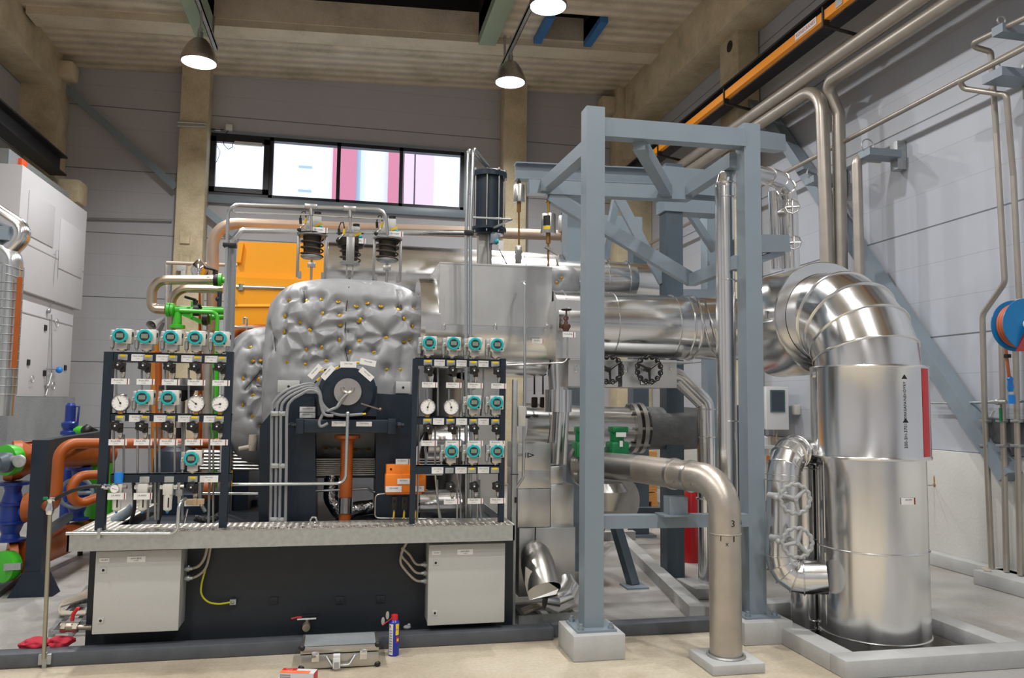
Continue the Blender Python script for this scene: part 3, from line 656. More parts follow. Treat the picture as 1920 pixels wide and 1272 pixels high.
# ---- steel frame
sf = thing('steel_frame', 'tall blue-grey welded square-tube frame on concrete blocks in right half', 'frame', (2.2, 5.0, .158))
pw = .128
def member(name, a, b, w_=pw, h=pw, up=None, mt='bluegrey', par=sf): m = MB(); m.beam(a, b, w_, h, up); return m.build(name, mt, par, smooth=False)
member('post', (1.60, 4.96, .165), (1.60, 4.96, 3.60)); member('post', (2.83, 5.10, .155), (2.83, 5.10, 3.64))
for x, y, z in ((1.60, 4.96, .158), (2.83, 5.10, .15)):
    m = MB(); m.box((x-.13, y-.13, z), (x+.13, y+.13, z+.014)); 
    for i in (-1, 1):
        for j in (-1, 1): m.cyl((x+i*.1, y+j*.1, z+.01), (x+i*.1, y+j*.1, z+.05), .012, 10); m.cyl((x+i*.1, y+j*.1, z+.014), (x+i*.1, y+j*.1, z+.032), .02, 6)
    m.build('base_plate', 'bluegrey', sf)
top = 3.44
zL, zR = P(1132, 240, 4.96).z, P(1375, 262, 5.1).z
member('top_beam', (1.664, 4.98, zL), (2.77, 5.08, zR), .1, .13)
member('low_beam', (1.664, 4.98, P(1132, 978, 4.98).z), (2.77, 5.08, P(1390, 975, 5.08).z), .09, .085)
YM = 6.15
ma, mb_ = P(990, 352, YM), P(1292, 365, YM)
member('rear_beam', ma, mb_, .1, S(28, YM))
member('brace', V((1.60, 5.02, P(1095, 272, 5.0).z)), P(1020, 352, YM), .085, .1)
member('brace', P(1198, 268, 5.02), P(1252, 362, YM), .085, .1)
member('brace', P(1290, 358, YM), P(1378, 300, 5.16), .085, .11)
member('brace', P(1030, 366, YM), P(1296, 525, YM), .07, S(27, YM)); member('brace', P(1296, 526, YM), P(1384, 492, 5.16), .07, .1)
member('bracket', P(1400, 262, 5.12), P(1462, 270, 5.5), .1, .13); member('bracket', P(1408, 458, 5.12), P(1470, 458, 5.4), .1, .13); member('bracket', P(1408, 493, 5.12), P(1468, 472, 5.4), .03, .05)
member('bracket', P(1405, 942, 5.1), P(1445, 952, 5.9), .07, .07)
# second frame behind
rf = thing('rear_steel_frame', 'darker blue-grey column frame standing behind the long header pipe', 'frame', (2.95, 6.85, 0))
def rmember(name, a, b, w_=.1, h=.1, up=None, mt='bluegrey', ib=False):
    m = MB(); (m.ibeam(a, b, w_, h, .012, up or (0, 1, 0)) if ib else m.beam(a, b, w_, h, up)); return m.build(name, mt, rf, smooth=False)
rmember('post', (2.99, 6.85, 0), (2.99, 6.85, 3.88), .17, .16, None, 'bluedark')
rmember('post', P(1077, 300, 7.4)+V((0, 0, 0)), V((P(1077, 560, 7.4).x, 7.4, 0)), .2, .2, None, 'bluegrey')
rmember('post', (3.55, 9.15, 0), (3.55, 9.15, 3.6), .2, .2, None, 'bluedark'); rmember('post', P(1332, 380, 7.8), V((P(1332, 560, 7.8).x, 7.8, 0)), .16, .16, None, 'bluegrey')
rmember('post', (P(1388, 560, 7.3).x, 7.3, 0), P(1388, 760, 7.3), .14, .14, None, 'bluedark')
rmember('cross_beam', P(966, 322, 7.0), P(1242, 334, 7.0), .12, S(34, 7), (0, 0, 1), 'bluegrey', True)
rmember('cross_beam', P(1238, 340, 6.85), P(1370, 352, 6.85), .19, S(54, 6.85)); rmember('cross_beam', P(1238, 388, 6.85), P(1345, 395, 6.85), .2, S(26, 6.85))
rmember('cross_beam', P(1245, 555, 6.85), P(1345, 555, 6.85), .13, S(24, 6.85))
rmember('cross_beam', P(1100, 425, 8.0), P(1200, 430, 8.0), .14, S(45, 8.0), None, 'bluegrey'); rmember('cross_beam', P(1120, 960, 8.6), P(1240, 960, 8.6), .1, .1, None, 'bluedark')
rmember('brace', P(1160, 372, 7.0), P(1244, 530, 6.9), .07, .09); rmember('brace', P(1155, 375, 7.6), P(1130, 500, 7.6), .07, .09, None, 'bluegrey'); rmember('brace', P(1290, 395, 7.5), P(1340, 470, 7.5), .07, .07)
rmember('brace', P(1150, 970, 6.9), P(1188, 1098, 6.65), .09, .07, None, 'bluedark'); rmember('brace', P(1140, 960, 8.8), P(1080, 1100, 7.1), .08, .06, None, 'bluedark')
for x, y, s in ((2.99, 6.85, .14), (3.55, 9.15, .17), (2.53, 6.62, .1)): m = MB(); m.box((x-s, y-s, 0), (x+s, y+s, .03 if s > .12 else .015)); m.build('base_plate', 'bluegrey', rf, smooth=False)
# ---- bent stainless pipe
sp = thing('bent_stainless_pipe', 'bare stainless pipe with flange, elbow and pen marks coming down in front of frame', 'pipe', (2.345, 4.57, .06))
pr = .098
A0 = P(1103, 870, 5.80); A1 = P(1200, 880, 5.28)
e_top = V((2.345, 4.57, P(1357, 990, 4.57).z)); corner = P(1362, 915, 4.57)
fl_ = fillet([A1, V((2.345, 4.57, P(1357, 902, 4.57).z)), V((2.345, 4.57, .02))], .20, 16)
m = MB(); m.cyl(A0, A1, pr*1.0, 40); m.ball(A1, pr*1.0, 30); m.build('flange_neck', 'steel', sp)
m = MB(); m.tube(fl_, pr, 44); 
seam(m, V((2.345, 4.57, P(1357, 1000, 4.57).z)), Z_, pr-.004, .010, 0, 44)
m.build('pipe_run', 'pipe', sp)
d0 = (A1-A0).normalized(); m = MB(); m.lathe(A0-d0*.03, d0, [(0, pr), (0, .180), (.035, .180), (.035, pr)], 48)
for i in range(8):
    u, v, _ = frame_of(d0); a = 2*PI*i/8+.2; c = A0+(u*math.cos(a)+v*math.sin(a))*.14; m.cyl(c-d0*.06, c+d0*.022, .015, 6)
m.build('flange', 'steel', sp)
for k in (.42, .62):
    fd = (fl_[1]-fl_[0]).normalized(); c = A1+(V((2.345, 4.57, P(1357, 902, 4.57).z))-A1)*k
    m = MB(); m.lathe(c, fd, [(0, pr), (0, pr+.008), (.022, pr+.008), (.022, pr)], 40); lug = c+V((-.02, -pr-.02, -.01)); m.box(lug-V((.03, .02, .006)), lug+V((.02, .02, .006))); m.box(lug-V((.03, .02, .036)), lug+V((.02, .02, -.024))); m.cyl(lug-V((0, 0, .05)), lug+V((0, 0, .02)), .006, 8)
    m.build('pipe_clamp', 'steel', sp)
m = MB(); c = P(1268, 945, 4.95); m.box(c-V((.07, .05, .07)), c+V((.06, .05, .05))); m.box(c+V((-.12, -.08, -.075)), c+V((.1, .08, -.065))); m.build('support_shoe', 'bluegrey', sp, smooth=False)
zz = P(1357, 985, 4.57).z; yy = 4.57-pr-.001
for tx, o_, xx, sz in (('3', (2.35, yy, zz+.02), X_, .06), ('4', (2.42, 4.50, zz+.02), V((.7, .7, 0)), .05), ('x', (2.31, yy+.002, zz-.10), X_, .04), ('T', (2.355, yy, zz-.07), X_, .06), ('1', (2.28, 4.495, zz-.07), V((.7, -.7, 0)), .05)):
    m = MB(); m.text(tx, o_, xx, Z_, sz, 0); m.build('pen_mark', 'black', sp, smooth=False)
m = MB(); m.ring((2.345, 4.57, .065), Z_, pr+.012, .01, 32, 6); m.build('floor_collar', 'galv', sp)
# rear bare flange behind it and the green actuators
rfp = thing('flanged_valve', 'dull steel valve body with round flange behind left front post of frame', 'valve', P(1150, 900, 5.7))
m = MB(); c = P(1140, 880, 5.75); m.lathe(c, (.35, -1, 0), [(-.03, .12), (-.03, .17), (.01, .17), (.01, .1)], 40); m.lathe(P(1137, 905, 5.6), (0, 0, -1), [(0, .12), (.06, .16), (.12, .13), (.2, .09)], 28)
m.build('valve_body', 'steel', rfp)
m = MB(); c = P(1157, 940, 6.1); m.lathe(c, (.3, -1, 0), [(0, .15), (0, .2), (.04, .2)], 36); m.build('lower_flange', 'steel', rfp)
for px, k in ((1092, 'left'), (1157, 'right')):
    g = thing('green_actuator', 'green motor actuator beside blue-grey post above the stainless flange, %s one' % k, 'actuator', P(px, 825, 5.75))
    a = P(px-16, 858, 5.75); b_ = P(px+18, 828, 5.75); m = MB(); m.box((a.x, 5.68, a.z), (b_.x, 5.84, b_.z), bev=.02); m.cyl(P(px, 830, 5.76), P(px, 806, 5.76), .055, 20); m.box(P(px-8, 812, 5.7), P(px+12, 800, 5.82), bev=.01); m.build('motor_housing', 'dkgreen', g)
    q = P(px+5, 816, 5.67); m = MB(); m.box(q-V((.03, .003, .015)), q+V((.05, 0, .02))); m.box(q+V((.0, 0, -.09)), q+V((.025, .004, -.045))); m.build('name_tag', 'plate', g, smooth=False)
# ---- mid distance horizontal silver pipe behind, blanket joint
mp = thing('low_silver_pipe', 'horizontal silver pipe with bolted flange and grey blanket behind the green actuators', 'pipe', P(1150, 800, 6.8))
a, b_ = P(980, 795, 6.9), P(1180, 803, 6.9); m = MB(); m.cyl(a, b_, .19, 40); seam(m, P(1022, 797, 6.9), X_, .19, .015, 0, 40); m.build('casing', 'alu', mp, thr=15)
m = MB(); m.lathe(b_, X_, [(0, .2), (0, .23), (.04, .23), (.04, .17)], 36); m.lathe(b_+V((.07, 0, 0)), X_, [(0, .17), (0, .235), (.04, .235), (.04, .17)], 36)
for i in range(8): a_ = 2*PI*i/8; c = b_+V((-.03, .21*math.cos(a_), .21*math.sin(a_))); m.cyl(c, c+V((.17, 0, 0)), .015, 8)
m.build('flange_pair', 'steel', mp)
m = MB(); c = b_+V((.13, 0, 0)); m.lathe(c, X_, [(0, .17), (.02, .2), (.2, .195), (.4, .2), (.6, .19), (.62, .15)], 32); m.build('insulation_blanket', mat('grey_dull_blanket', '77797a', .5, .3, .1, 12, .5, 14), mp)
# ---- S shaped silver pipe going down (behind tall pipe)
s2 = thing('drop_pipe', 'segmented silver pipe elbowing right from valve box then down to a low block', 'pipe', P(1322, 900, 6.3))
pts = fillet([P(1262, 705, 6.3), P(1272, 708, 6.3), P(1322, 757, 6.3), P(1324, 870, 6.3), V((P(1325, 900, 6.3).x, 6.3, .09))], .09, 3)
m = MB(); m.tube(pts, S(18, 6.3), 40)
for p_ in (pts[3], pts[4], pts[6], pts[7]): pass
for y in (768, 820, 935): seam(m, P(1323, y, 6.3), Z_, S(18, 6.3), .012, 0, 40)
m.build('casing', 'alu', s2, thr=11)
x_ = P(1325, 900, 6.3).x; m = MB(); m.box((x_-.2, 6.1, 0), (x_+.14, 6.5, .09), bev=.01); tag(m.build('concrete_plinth', 'plinth'), 'low grey block under segmented drop pipe behind the frame', 'plinth')
# ---- tall thin silver pipe in front of right post
tp = thing('tall_silver_pipe', 'slim tall silver-clad pipe with top bend standing left of the frame post', 'pipe', (2.72, 5.25, .15))
xt, yt = 2.735, 5.28; tr = .071
pts = fillet([V((xt, yt, .2)), V((xt, yt, P(1361, 318, yt).z)), V((xt+.55, yt+1.0, P(1361, 318, yt).z+.27))], .16, 5)
pts = [V((xt, yt, .1)), V((xt, yt, P(1361, 355, yt).z)), P(1363, 336, yt+.02), P(1371, 323, yt+.08), P(1385, 318, yt+.2), P(1440, 330, yt+.9), P(1462, 338, yt+1.1), P(1474, 352, yt+1.2), P(1478, 372, yt+1.25), P(1483, 505, yt+1.25)]
m = MB(); m.tube(pts[:6], [tr]*2+[tr]*4, 40)
for y in (345, 372, 527, 790): seam(m, P(1361+(y-345)*.012, y, yt), Z_, tr, .01, 0, 40)
m.build('pipe_run', 'alu', tp, thr=14)
m = MB(); m.tube(pts[5:], [tr*1.15]*5, 40)
for q in (pts[6], pts[7]): seam(m, q, (pts[8]-pts[6]).normalized(), tr*1.17, .01, 0, 40)
seam(m, P(1479, 390, yt+1.25), Z_, tr*1.15, .01, 0, 40)
m.build('rear_leg', 'alu', tp, thr=14)
m = MB(); m.cyl(P(1452, 360, 6.6), P(1459, 505, 6.6), .06, 32); m.build('side_pipe', 'alu', tp)
for i, (px, py) in enumerate(((1486, 388), (1489, 455))):
    g = thing('small_handwheel_valve', 'small steel handwheel valve on the rear leg of slim tall pipe, %s one' % ('upper', 'lower')[i], 'valve', P(px, py, 6.2))
    c = P(px, py, 6.15); m = MB(); wheel(m, c, V((-.6, -1, 0.1)), .058, .006, 8, 4, 0, .05); m.build('handwheel', 'steel', g)
    m = MB(); m.cyl(c, c+V((-.03, .13, .0)), .012, 10); m.lathe(c+V((-.02, .07, -.03)), (-.2, 1, 0), [(0, .02), (.03, .035), (.08, .03)], 14); m.build('valve_body', 'steel', g)
# ---- small loop with two grey wheels
lp = thing('bypass_pipe', 'segmented silver bypass loop with end bends left of the largest pipe', 'pipe', P(1470, 1050, 4.95))
lr = .112; yl = 4.98
pts = fillet([P(1530, 848, 5.25), P(1470, 848, yl+.02), P(1466, 1083, yl-.02), P(1550, 1083, yl-.16)], [.17, .19], 4)
m = MB(); m.tube(pts, lr, 44)
for i in (1, 2, 3, 4, 5, 6, 7, 8, 9, 10): seam(m, pts[i], (pts[i+1]-pts[i-1]).normalized(), lr+.001, .009, 0, 44)
for y in (900, 1027): seam(m, P(1468, y, yl), Z_, lr, .009, 0, 44)
m.build('casing', 'alu', lp, thr=12)
lv = thing('vertical_silver_pipe', 'slender vertical silver pipe rising from pit between bypass loop and largest pipe', 'pipe', (3.2, 5.2, 0))
q = P(1507, 1000, 5.2); m = MB(); m.cyl((q.x, 5.2, -1.0), (q.x, 5.2, P(1507, 850, 5.2).z), .098, 40)
for y in (1175, 878): seam(m, (q.x, 5.2, P(1507, y, 5.2).z), Z_, .098, .01, 0, 40)
m.build('casing', 'alu', lv, thr=15)
for i, (px, py) in enumerate(((1491, 936), (1495, 1018))):
    g = thing('grey_handwheel', 'light grey lobed handwheel on bypass pipe, %s of the two' % ('upper', 'lower')[i], 'handwheel', P(px, py, 4.7))
    c = P(px, py, 4.68); m = MB(); wheel(m, c, V((-.28, -1, 0)), .094, .0125, 14, 3, 0, .045, [.3, -.2][i], .16); m.build('wheel_rim', mat('grey_wheel_paint', 'a3a5a6', .4) if i == 0 else bpy.data.materials['grey_wheel_paint'], g)
    m = MB(); m.cyl(c, c+V((-.06, .22, 0)), .022, 14); m.lathe(c+V((-.02, .06, 0)), (-.25, 1, 0), [(0, .03), (.02, .04), (.05, .04), (.07, .03)], 16); m.ball(c+V((-.10, .06, 0)), .02); m.cyl(c+V((-.10, .06, 0)), c+V((0, .06, 0)), .01, 8); m.build('spindle', bpy.data.materials['grey_wheel_paint'], g)
# ================================================================ DRIP KERB, SKID, WALKWAY
m = MB(); m.box((-4.5, 5.24, 0), (1.43, 5.36, .085), bev=.01); m.box((1.77, 5.24, 0), (2.65, 5.36, .085), bev=.01); m.box((1.43, 5.3, 0), (1.77, 5.36, .085))
tag(m.build('drip_kerb', 'kerb'), 'long low dark grey kerb on floor in front of the charcoal skid', 'kerb')
m = MB(); m.beam((2.62, 5.55, .05), (3.3, 9.5, .05), .12, .1); m.beam((1.75, 8.9, .05), (3.4, 8.9, .05), .1, .1)
tag(m.build('drip_kerb', 'plinth'), 'low grey kerb running back along the floor behind the steel frame', 'kerb')
SY = 5.5
sx0, sx1 = P(165, 1100, SY).x, P(962, 1100, SY).x
ptz = P(550, 990, 5.2).z; plat_top = .778
sk = thing('machine_skid', 'charcoal steel base skid carrying the turbine', 'machine base', (-.2, SY, 0))
m = MB(); m.box((sx0, SY, .03), (sx1, 10.2, plat_top-.06)); m.build('base_box', 'skid', sk, smooth=False)
for px, py in ((513, 1127), (638, 1126), (714, 1124), (380, 1025), (438, 1025), (515, 1025), (638, 1022), (714, 1020)):
    q = P(px, py, SY-.004); m = MB(); m.box(q-V((.028, .006, .024)), q+V((.028, .006, .024)), bev=.002); m.cyl(q-V((0, .009, 0)), q, .006, 8, 1); m.build('earthing_boss', ['skid', 'black'], sk)
wk = thing('walkway', 'galvanised chequer-plate walkway along the top of the charcoal skid', 'walkway', (-.2, 5.2, plat_top))
wx0, wx1 = -1.60, 1.14
m = MB(); m.box((wx0, 5.2, plat_top-.10), (wx1, 5.215, plat_top)); m.box((wx0, 5.2, plat_top-.10), (wx0+.012, 6.6, plat_top)); m.box((wx1-.012, 5.2, plat_top-.10), (wx1, 6.3, plat_top)); m.build('fascia', 'galv', wk, smooth=False)
tread = mat('chequer_plate', 'b6b3ab', .35, .8, .06, 20)
nt = tread.node_tree; b_ = nt.nodes['Principled BSDF']; tc = nt.nodes.new('ShaderNodeTexCoord')
mp_ = nt.nodes.new('ShaderNodeMapping'); mp_.inputs['Rotation'].default_value = (0, 0, R(45)); mp_.inputs['Scale'].default_value = (18, 50, 1); nt.links.new(tc.outputs['Object'], mp_.inputs[0])
vo = nt.nodes.new('ShaderNodeTexVoronoi'); vo.inputs['Scale'].default_value = 1; vo.inputs['Randomness'].default_value = 0; nt.links.new(mp_.outputs[0], vo.inputs[0])
bp_ = nt.nodes.new('ShaderNodeBump'); bp_.inputs['Strength'].default_value = .9; bp_.inputs['Distance'].default_value = .02; bp_.invert = True; nt.links.new(vo.outputs[0], bp_.inputs['Height']); nt.links.new(bp_.outputs[0], b_.inputs['Normal'])
m = MB(); m.box((wx0, 5.2, plat_top), (wx1, 5.52, plat_top+.006)); m.box((wx0, 5.52, plat_top), (wx0+.2, 6.6, plat_top+.006))
rnd = random.Random(3)
for i in range(150):
    x = wx0+.01+i*(wx1-wx0-.02)/150; 
    for y in (5.213, 5.245, 5.275): m.beam((x, y+(.008 if i % 2 else 0), plat_top+.007), (x+.012, y+.01+(.008 if i % 2 else 0), plat_top+.007), .004, .004)
m.build('tread_plate', tread, wk, smooth=False)
# conduit clipped to the walkway edge
tb = thing('air_supply_tube', 'steel tube clipped on the walkway edge and bending up into left rack', 'tube', P(240, 1000, 5.17))
m = MB(); m.tube(fillet([P(124, 1001, 5.17), P(332, 1001, 5.17), P(336, 945, 5.17), P(348, 935, 5.25)], .045), .011, 12); m.build('tube_run', 'zinc', tb)
q = P(186, 1001, 5.17); m = MB(); m.box(q-V((.009, .012, .03)), q+V((.009, .02, .03)), bev=.003); m.build('tube_clip', 'galv', tb)
# ---- cabinets on the skid
def cabinet(lab, x0, x1, z0, z1, yf, yb, side, n):
    t = thing('junction_cabinet', lab, 'cabinet', ((x0+x1)/2, yb, z0))
    MB().box((x0, yf+.03, z0), (x1, yb, z1), bev=.006).build('body', 'cab', t)
    d = MB().box((x0-.003, yf, z0-.002), (x1+.003, yf+.026, z1-.002), bev=.006).build('door', 'cab', t)
    for z in (z1-.115 if n == 0 else z1-.12, z0+.08):
        q = V((x0+.045, yf, z)); m = MB(); m.box(q-V((.018, .004, .018)), q+V((.018, 0, .018)), 0, .002); m.cyl(q-V((0, .006, 0)), q, .008, 14, 1); m.build('lock', ['cab', 'black'], d)
    m = MB(); q = V((x0+(x1-x0)*.47, yf, z1-.055)); m.box(q-V((.053, .003, .018)), q+V((.053, 0, .018))); m.text('AAV-JB%d' % (30+n), q+V((0, -.0036, .005)), X_, Z_, .015, 1); m.text('TURBINE', q+V((0, -.0036, -.009)), X_, Z_, .007, 1)
    m.build('name_plate', ['plate', 'plate2'], t, smooth=False)
    m = MB(); q = V((x0+.048, yf, z1-.055)); m.box(q-V((.028, .003, .012)), q+V((.028, 0, .012))); m.text('+BV-JB7%d' % n, q+V((0, -.0036, 0)), X_, Z_, .011, 1); m.build('id_plate', ['plate', 'plate2'], t, smooth=False)
    return t
YC = 5.28
c1 = P(181, 1031, YC); c2 = P(333, 1183, YC)
cab1 = cabinet('light grey wall cabinet on left end of the charcoal skid, cables leaving its right side', c1.x, c2.x, c2.z, P(260, 1032, YC).z, YC, SY, 1, 0)
c1 = P(805, 1022, YC); c2 = P(945, 1167, YC)
cab2 = cabinet('light grey wall cabinet on right end of charcoal skid, cables on its left', c1.x, c2.x, c2.z, P(870, 1020, YC).z, YC, SY, -1, 1)
def gland(par, q, d):
    m = MB(); m.lathe(q, d, [(0, .016), (.012, .016), (.012, .02), (.03, .02), (.03, .014), (.05, .011)], 12); m.build('cable_gland', 'galv', par)
for (py, r) in ((1067, 1), (1085, .7)): gland(cab1, P(346, py, 5.4), X_)
for py in (1059, 1075, 1090): gland(cab2, P(803, py, 5.4), -X_)
def cable(pts, r, mt, name, lab, cat='cable', grp=None, n=8, bend=None):
    pts = [V(p) for p in pts]
    # smooth through the points
    out = []
    for i in range(len(pts)-1):
        p0 = pts[max(i-1, 0)]; p1 = pts[i]; p2 = pts[i+1]; p3 = pts[min(i+2, len(pts)-1)]
        for k in range(6):
            s = k/6; out.append(.5*((2*p1)+(p2-p0)*s+(2*p0-5*p1+4*p2-p3)*s*s+(3*p1-p0-3*p2+p3)*s**3))
    out.append(pts[-1]); m = MB(); m.tube(out, r, n); o = m.build(name, mt); 
    if lab: tag(o, lab, cat, grp)
    return o
def pp(Y, *a): return [P(x, y, Y) for x, y in a]
cable(pp(5.42, (356, 1067), (372, 1062), (384, 1045), (390, 1018)), .009, 'beigecable', 'armoured_cable', 'upper beige cable leaving right side of the left cabinet')
cable(pp(5.44, (356, 1086), (374, 1078), (388, 1060), (396, 1018)), .008, 'beigecable', 'armoured_cable', 'lower beige cable leaving right side of the left cabinet')
eb = cable(pp(5.45, (386, 1066), (378, 1095), (378, 1115), (390, 1129), (410, 1133), (432, 1130)), .006, mat('green_yellow_wire', 'c9c81c', .5), 'earth_cable', 'green-yellow earth wire looping to a lug beside left cabinet')
q = P(437, 1129, 5.47); m = MB(); m.box(q-V((.02, .015, .018)), q+V((.02, .01, .018)), bev=.003); m.ball(q-V((0, .016, 0)), .01); tag(m.build('earth_lug', 'galv'), 'square earth lug at the end of the green-yellow wire', 'lug')
for i, (x0, y0, k) in enumerate(((766, 1059, 'top'), (758, 1075, 'middle'), (752, 1090, 'bottom'))):
    cable(pp(5.42, (796, y0), (780, y0-1), (768-i*3, y0-18), (755-i*2, y0-30-(i*3)), (756+i*0, 1030), (765, 1014)), .008, 'beigecable', 'armoured_cable', 'beige cable curving into right cabinet, %s of the three' % k)
# drain valve low on skid
dv = thing('drain_valve', 'small ball valve with red lever low on charcoal skid above the aluminium case', 'valve', P(574, 1172, 5.42))
m = MB(); q = P(574, 1178, 5.3); m.lathe(q, Y_, [(0, .012), (0, .024), (.05, .026), (.07, .018), (.2, .016)], 20); m.cyl(P(576, 1162, 5.38), P(576, 1175, 5.38), .012, 12); m.build('valve_body', mat('nickel_brass', 'a39a8c', .35, .8), dv)
m = MB(); q = P(575, 1161, 5.38); m.box(q-V((.06, .006, .004)), q+V((.06, .006, .004))); m.build('lever_plate', 'white', dv)
m = MB(); m.tube(pp(5.38, (566, 1158), (557, 1158), (546, 1161)), .006, 8); m.build('lever_grip', 'red', dv)
m = MB(); q = P(580, 1154, SY-.01); m.box(q-V((.05, .012, .006)), q+V((.05, .012, .006))); m.build('bracket', 'skid', dv)
# ================================================================ PEDESTAL AND BEARING
pd = thing('bearing_pedestal', 'navy steel pedestal holding the turbine front bearing, framed by two legs', 'pedestal', P(650, 980, 5.8))
YP = 5.75
def z_at(px, py, Y=YP): return P(px, py, Y).z
def x_at(px, Y=YP, py=850): return P(px, py, Y).x
zb0 = plat_top
def plate(name, poly, Y, dep, par, mt='navy'):
    m = MB(); m.prism([P(x, y, Y) for x, y in poly], (0, dep, 0)); return m.build(name, mt, par, smooth=False)
plate('pedestal_leg', [(485, 984), (592, 984), (590, 745), (540, 740), (520, 760), (487, 800)], YP, .5, pd)
plate('pedestal_leg', [(705, 984), (783, 984), (775, 742), (705, 738)], YP, .5, pd)
plate('pedestal_top', [(560, 738), (775, 740), (775, 800), (560, 800)], YP+.04, .4, pd)
# housing arch
c = P(652, 735, 5.62)
m = MB(); m.lathe(c+V((0, .0, 0)), Y_, [(0, .10), (0, .175), (.03, .20), (.12, .205), (.12, .19), (.35, .19)], 48)
q = P(597, 738, 5.66); q2 = P(707, 738, 5.66); m.box((q.x, 5.66, P(597, 780, 5.66).z), (q2.x, 5.9, P(597, 723, 5.66).z)); m.build('bearing_housing', 'navy', pd)
m = MB(); m.lathe(c-V((0, .03, 0)), Y_, [(0, .09), (0, .094), (.03, .094)], 48)
for a in (35, 145, 250, 320): m.cyl(c+V((math.cos(R(a))*.08, -.036, math.sin(R(a))*.08)), c+V((math.cos(R(a))*.08, 0, math.sin(R(a))*.08)), .008, 8)
cover = m.build('bearing_cover', 'steel', pd)
m = MB(); m.ring(c+V((.0, -.04, .03)), Y_, .038, .012, 20, 8, 0, R(180), R(360)); m.build('cover_hood', 'steel', pd)
m = MB(); m.beam(P(677, 757, 5.56), P(712, 768, 5.56), .01, .02, Y_); m.ball(P(713, 768, 5.56), .012); m.build('lock_arm', mat('bronze_arm', '8c8172', .4, .8), pd)
m = MB(); m.box(P(556, 812, 5.60), P(742, 788, 5.60)+V((0, .12, 0)), bev=.006)
for px in (562, 735): m.box(P(px-8, 814, 5.6)+V((0, -.01, 0)), P(px+8, 786, 5.6)+V((0, .1, 0)), bev=.003)
for px in (548, 748): q = P(px, 798, 5.63); m.cyl(q-V((.035, 0, 0)), q+V((.035, 0, 0)), .014, 10); m.cyl(q-V((.012, 0, 0)), q+V((.012, 0, 0)), .025, 6)
m.build('cross_beam', 'navy', pd)
def lplate(px0, py0, px1, py1, Y, par=None, name='name_plate', txt=None, rot=0, lab=None, stripe=False, mt='plate', ts=.014):
    a, b = P(px0, py0, Y), P(px1, py1, Y); c = (a+b)/2; w_, h = abs(b.x-a.x)/2, abs(b.z-a.z)/2
    x = V((math.cos(rot), 0, math.sin(rot))); z = V((-math.sin(rot), 0, math.cos(rot))); m = MB()
    m.prism([c-x*w_-z*h, c+x*w_-z*h, c+x*w_+z*h, c-x*w_+z*h], (0, -.003, 0))
    if stripe: m.prism([c+x*w_*.78-z*h-Y_*.0031, c+x*w_*.88-z*h-Y_*.0031, c+x*w_*.88+z*h-Y_*.0031, c+x*w_*.78+z*h-Y_*.0031], (0, -.0006, 0), 1)
    if txt:
        L = txt.split('|')
        for i, l in enumerate(L): m.text(l, c-Y_*.0036-x*(w_*.1 if stripe else 0)+z*(h*.35-(i*h*.75 if len(L) > 1 else h*.1)), x, z, ts if i == 0 else ts*.6, 2)
    return m.build(name, [mt, 'darkred', 'plate2'], par, smooth=False)
lplate(562, 763, 591, 773, YP-.003, pd, txt='GEA-VG0178', ts=.013); lplate(562, 774, 591, 784, YP-.003, pd, txt='GEA-VG0179', ts=.013)
lplate(622, 790, 649, 800, 5.597, pd, txt='TCK-VG01A', ts=.012); lplate(668, 791, 697, 800, 5.597, pd, txt='TXA-VG01B', ts=.012)
# small light grey side plates of the casing behind
for a_, k in (((520, 714, 562, 736), 'left'), ((742, 716, 770, 738), 'right')):
    p0, p1 = P(a_[0], a_[3], 5.95), P(a_[2], a_[1], 5.95); m = MB(); m.box(p0, p1+V((0, .06, 0)), 0, .003); q = (p0+p1)/2+V((0, -.002, 0)); m.cyl(q-V((0, .001, 0)), q+V((0, .01, 0)), .009, 12, 1)
    tag(m.build('casing_bracket', ['cab', 'black']), 'light grey steel bracket plate %s of the navy bearing housing' % k, 'bracket')
# tags around the housing
for i, (px, py, rot, l) in enumerate(((607, 697, 50, 'far left, steeply tilted'), (617, 703, 50, 'tilted, right of the far left one'), (653, 684, 0, 'level one at the crown'), (690, 680, -10, 'upper right, slightly tilted'), (687, 702, -40, 'tilted down at right'))):
    if i == 0: px, py = 591, 697
    if i == 1: px, py = 615, 699
    o = lplate(px-15, py-6, px+15, py+6, 5.50-.01*i, None, 'sensor_tag', txt='TXA-VG0%d' % (i+3), rot=R(rot), ts=.012)
    tag(o, 'white sensor tag over the bearing arch, ' + l, 'tag')
ys_ = mat('yellow_sleeve', 'e0b818', .45)
for i, (px, py, rot, l) in enumerate(((597, 711, 50, 'beside the tilted tags'), (603, 696, 20, 'above the left tags'), (631, 690, 30, 'left of the crown tag'), (671, 680, 0, 'right of the crown tag'))):
    q = P(px, py, 5.52); d = V((math.cos(R(rot)), 0, math.sin(R(rot)))); m = MB(); m.cyl(q-d*.016, q+d*.016, .007, 10); m.cyl(q-d*.04, q-d*.016, .005, 8, 1); m.cyl(q+d*.016, q+d*.036, .005, 8, 1)
    tag(m.build('cable_marker', [ys_, 'wire']), 'yellow cable marker on the bearing arch, ' + l, 'cable marker')
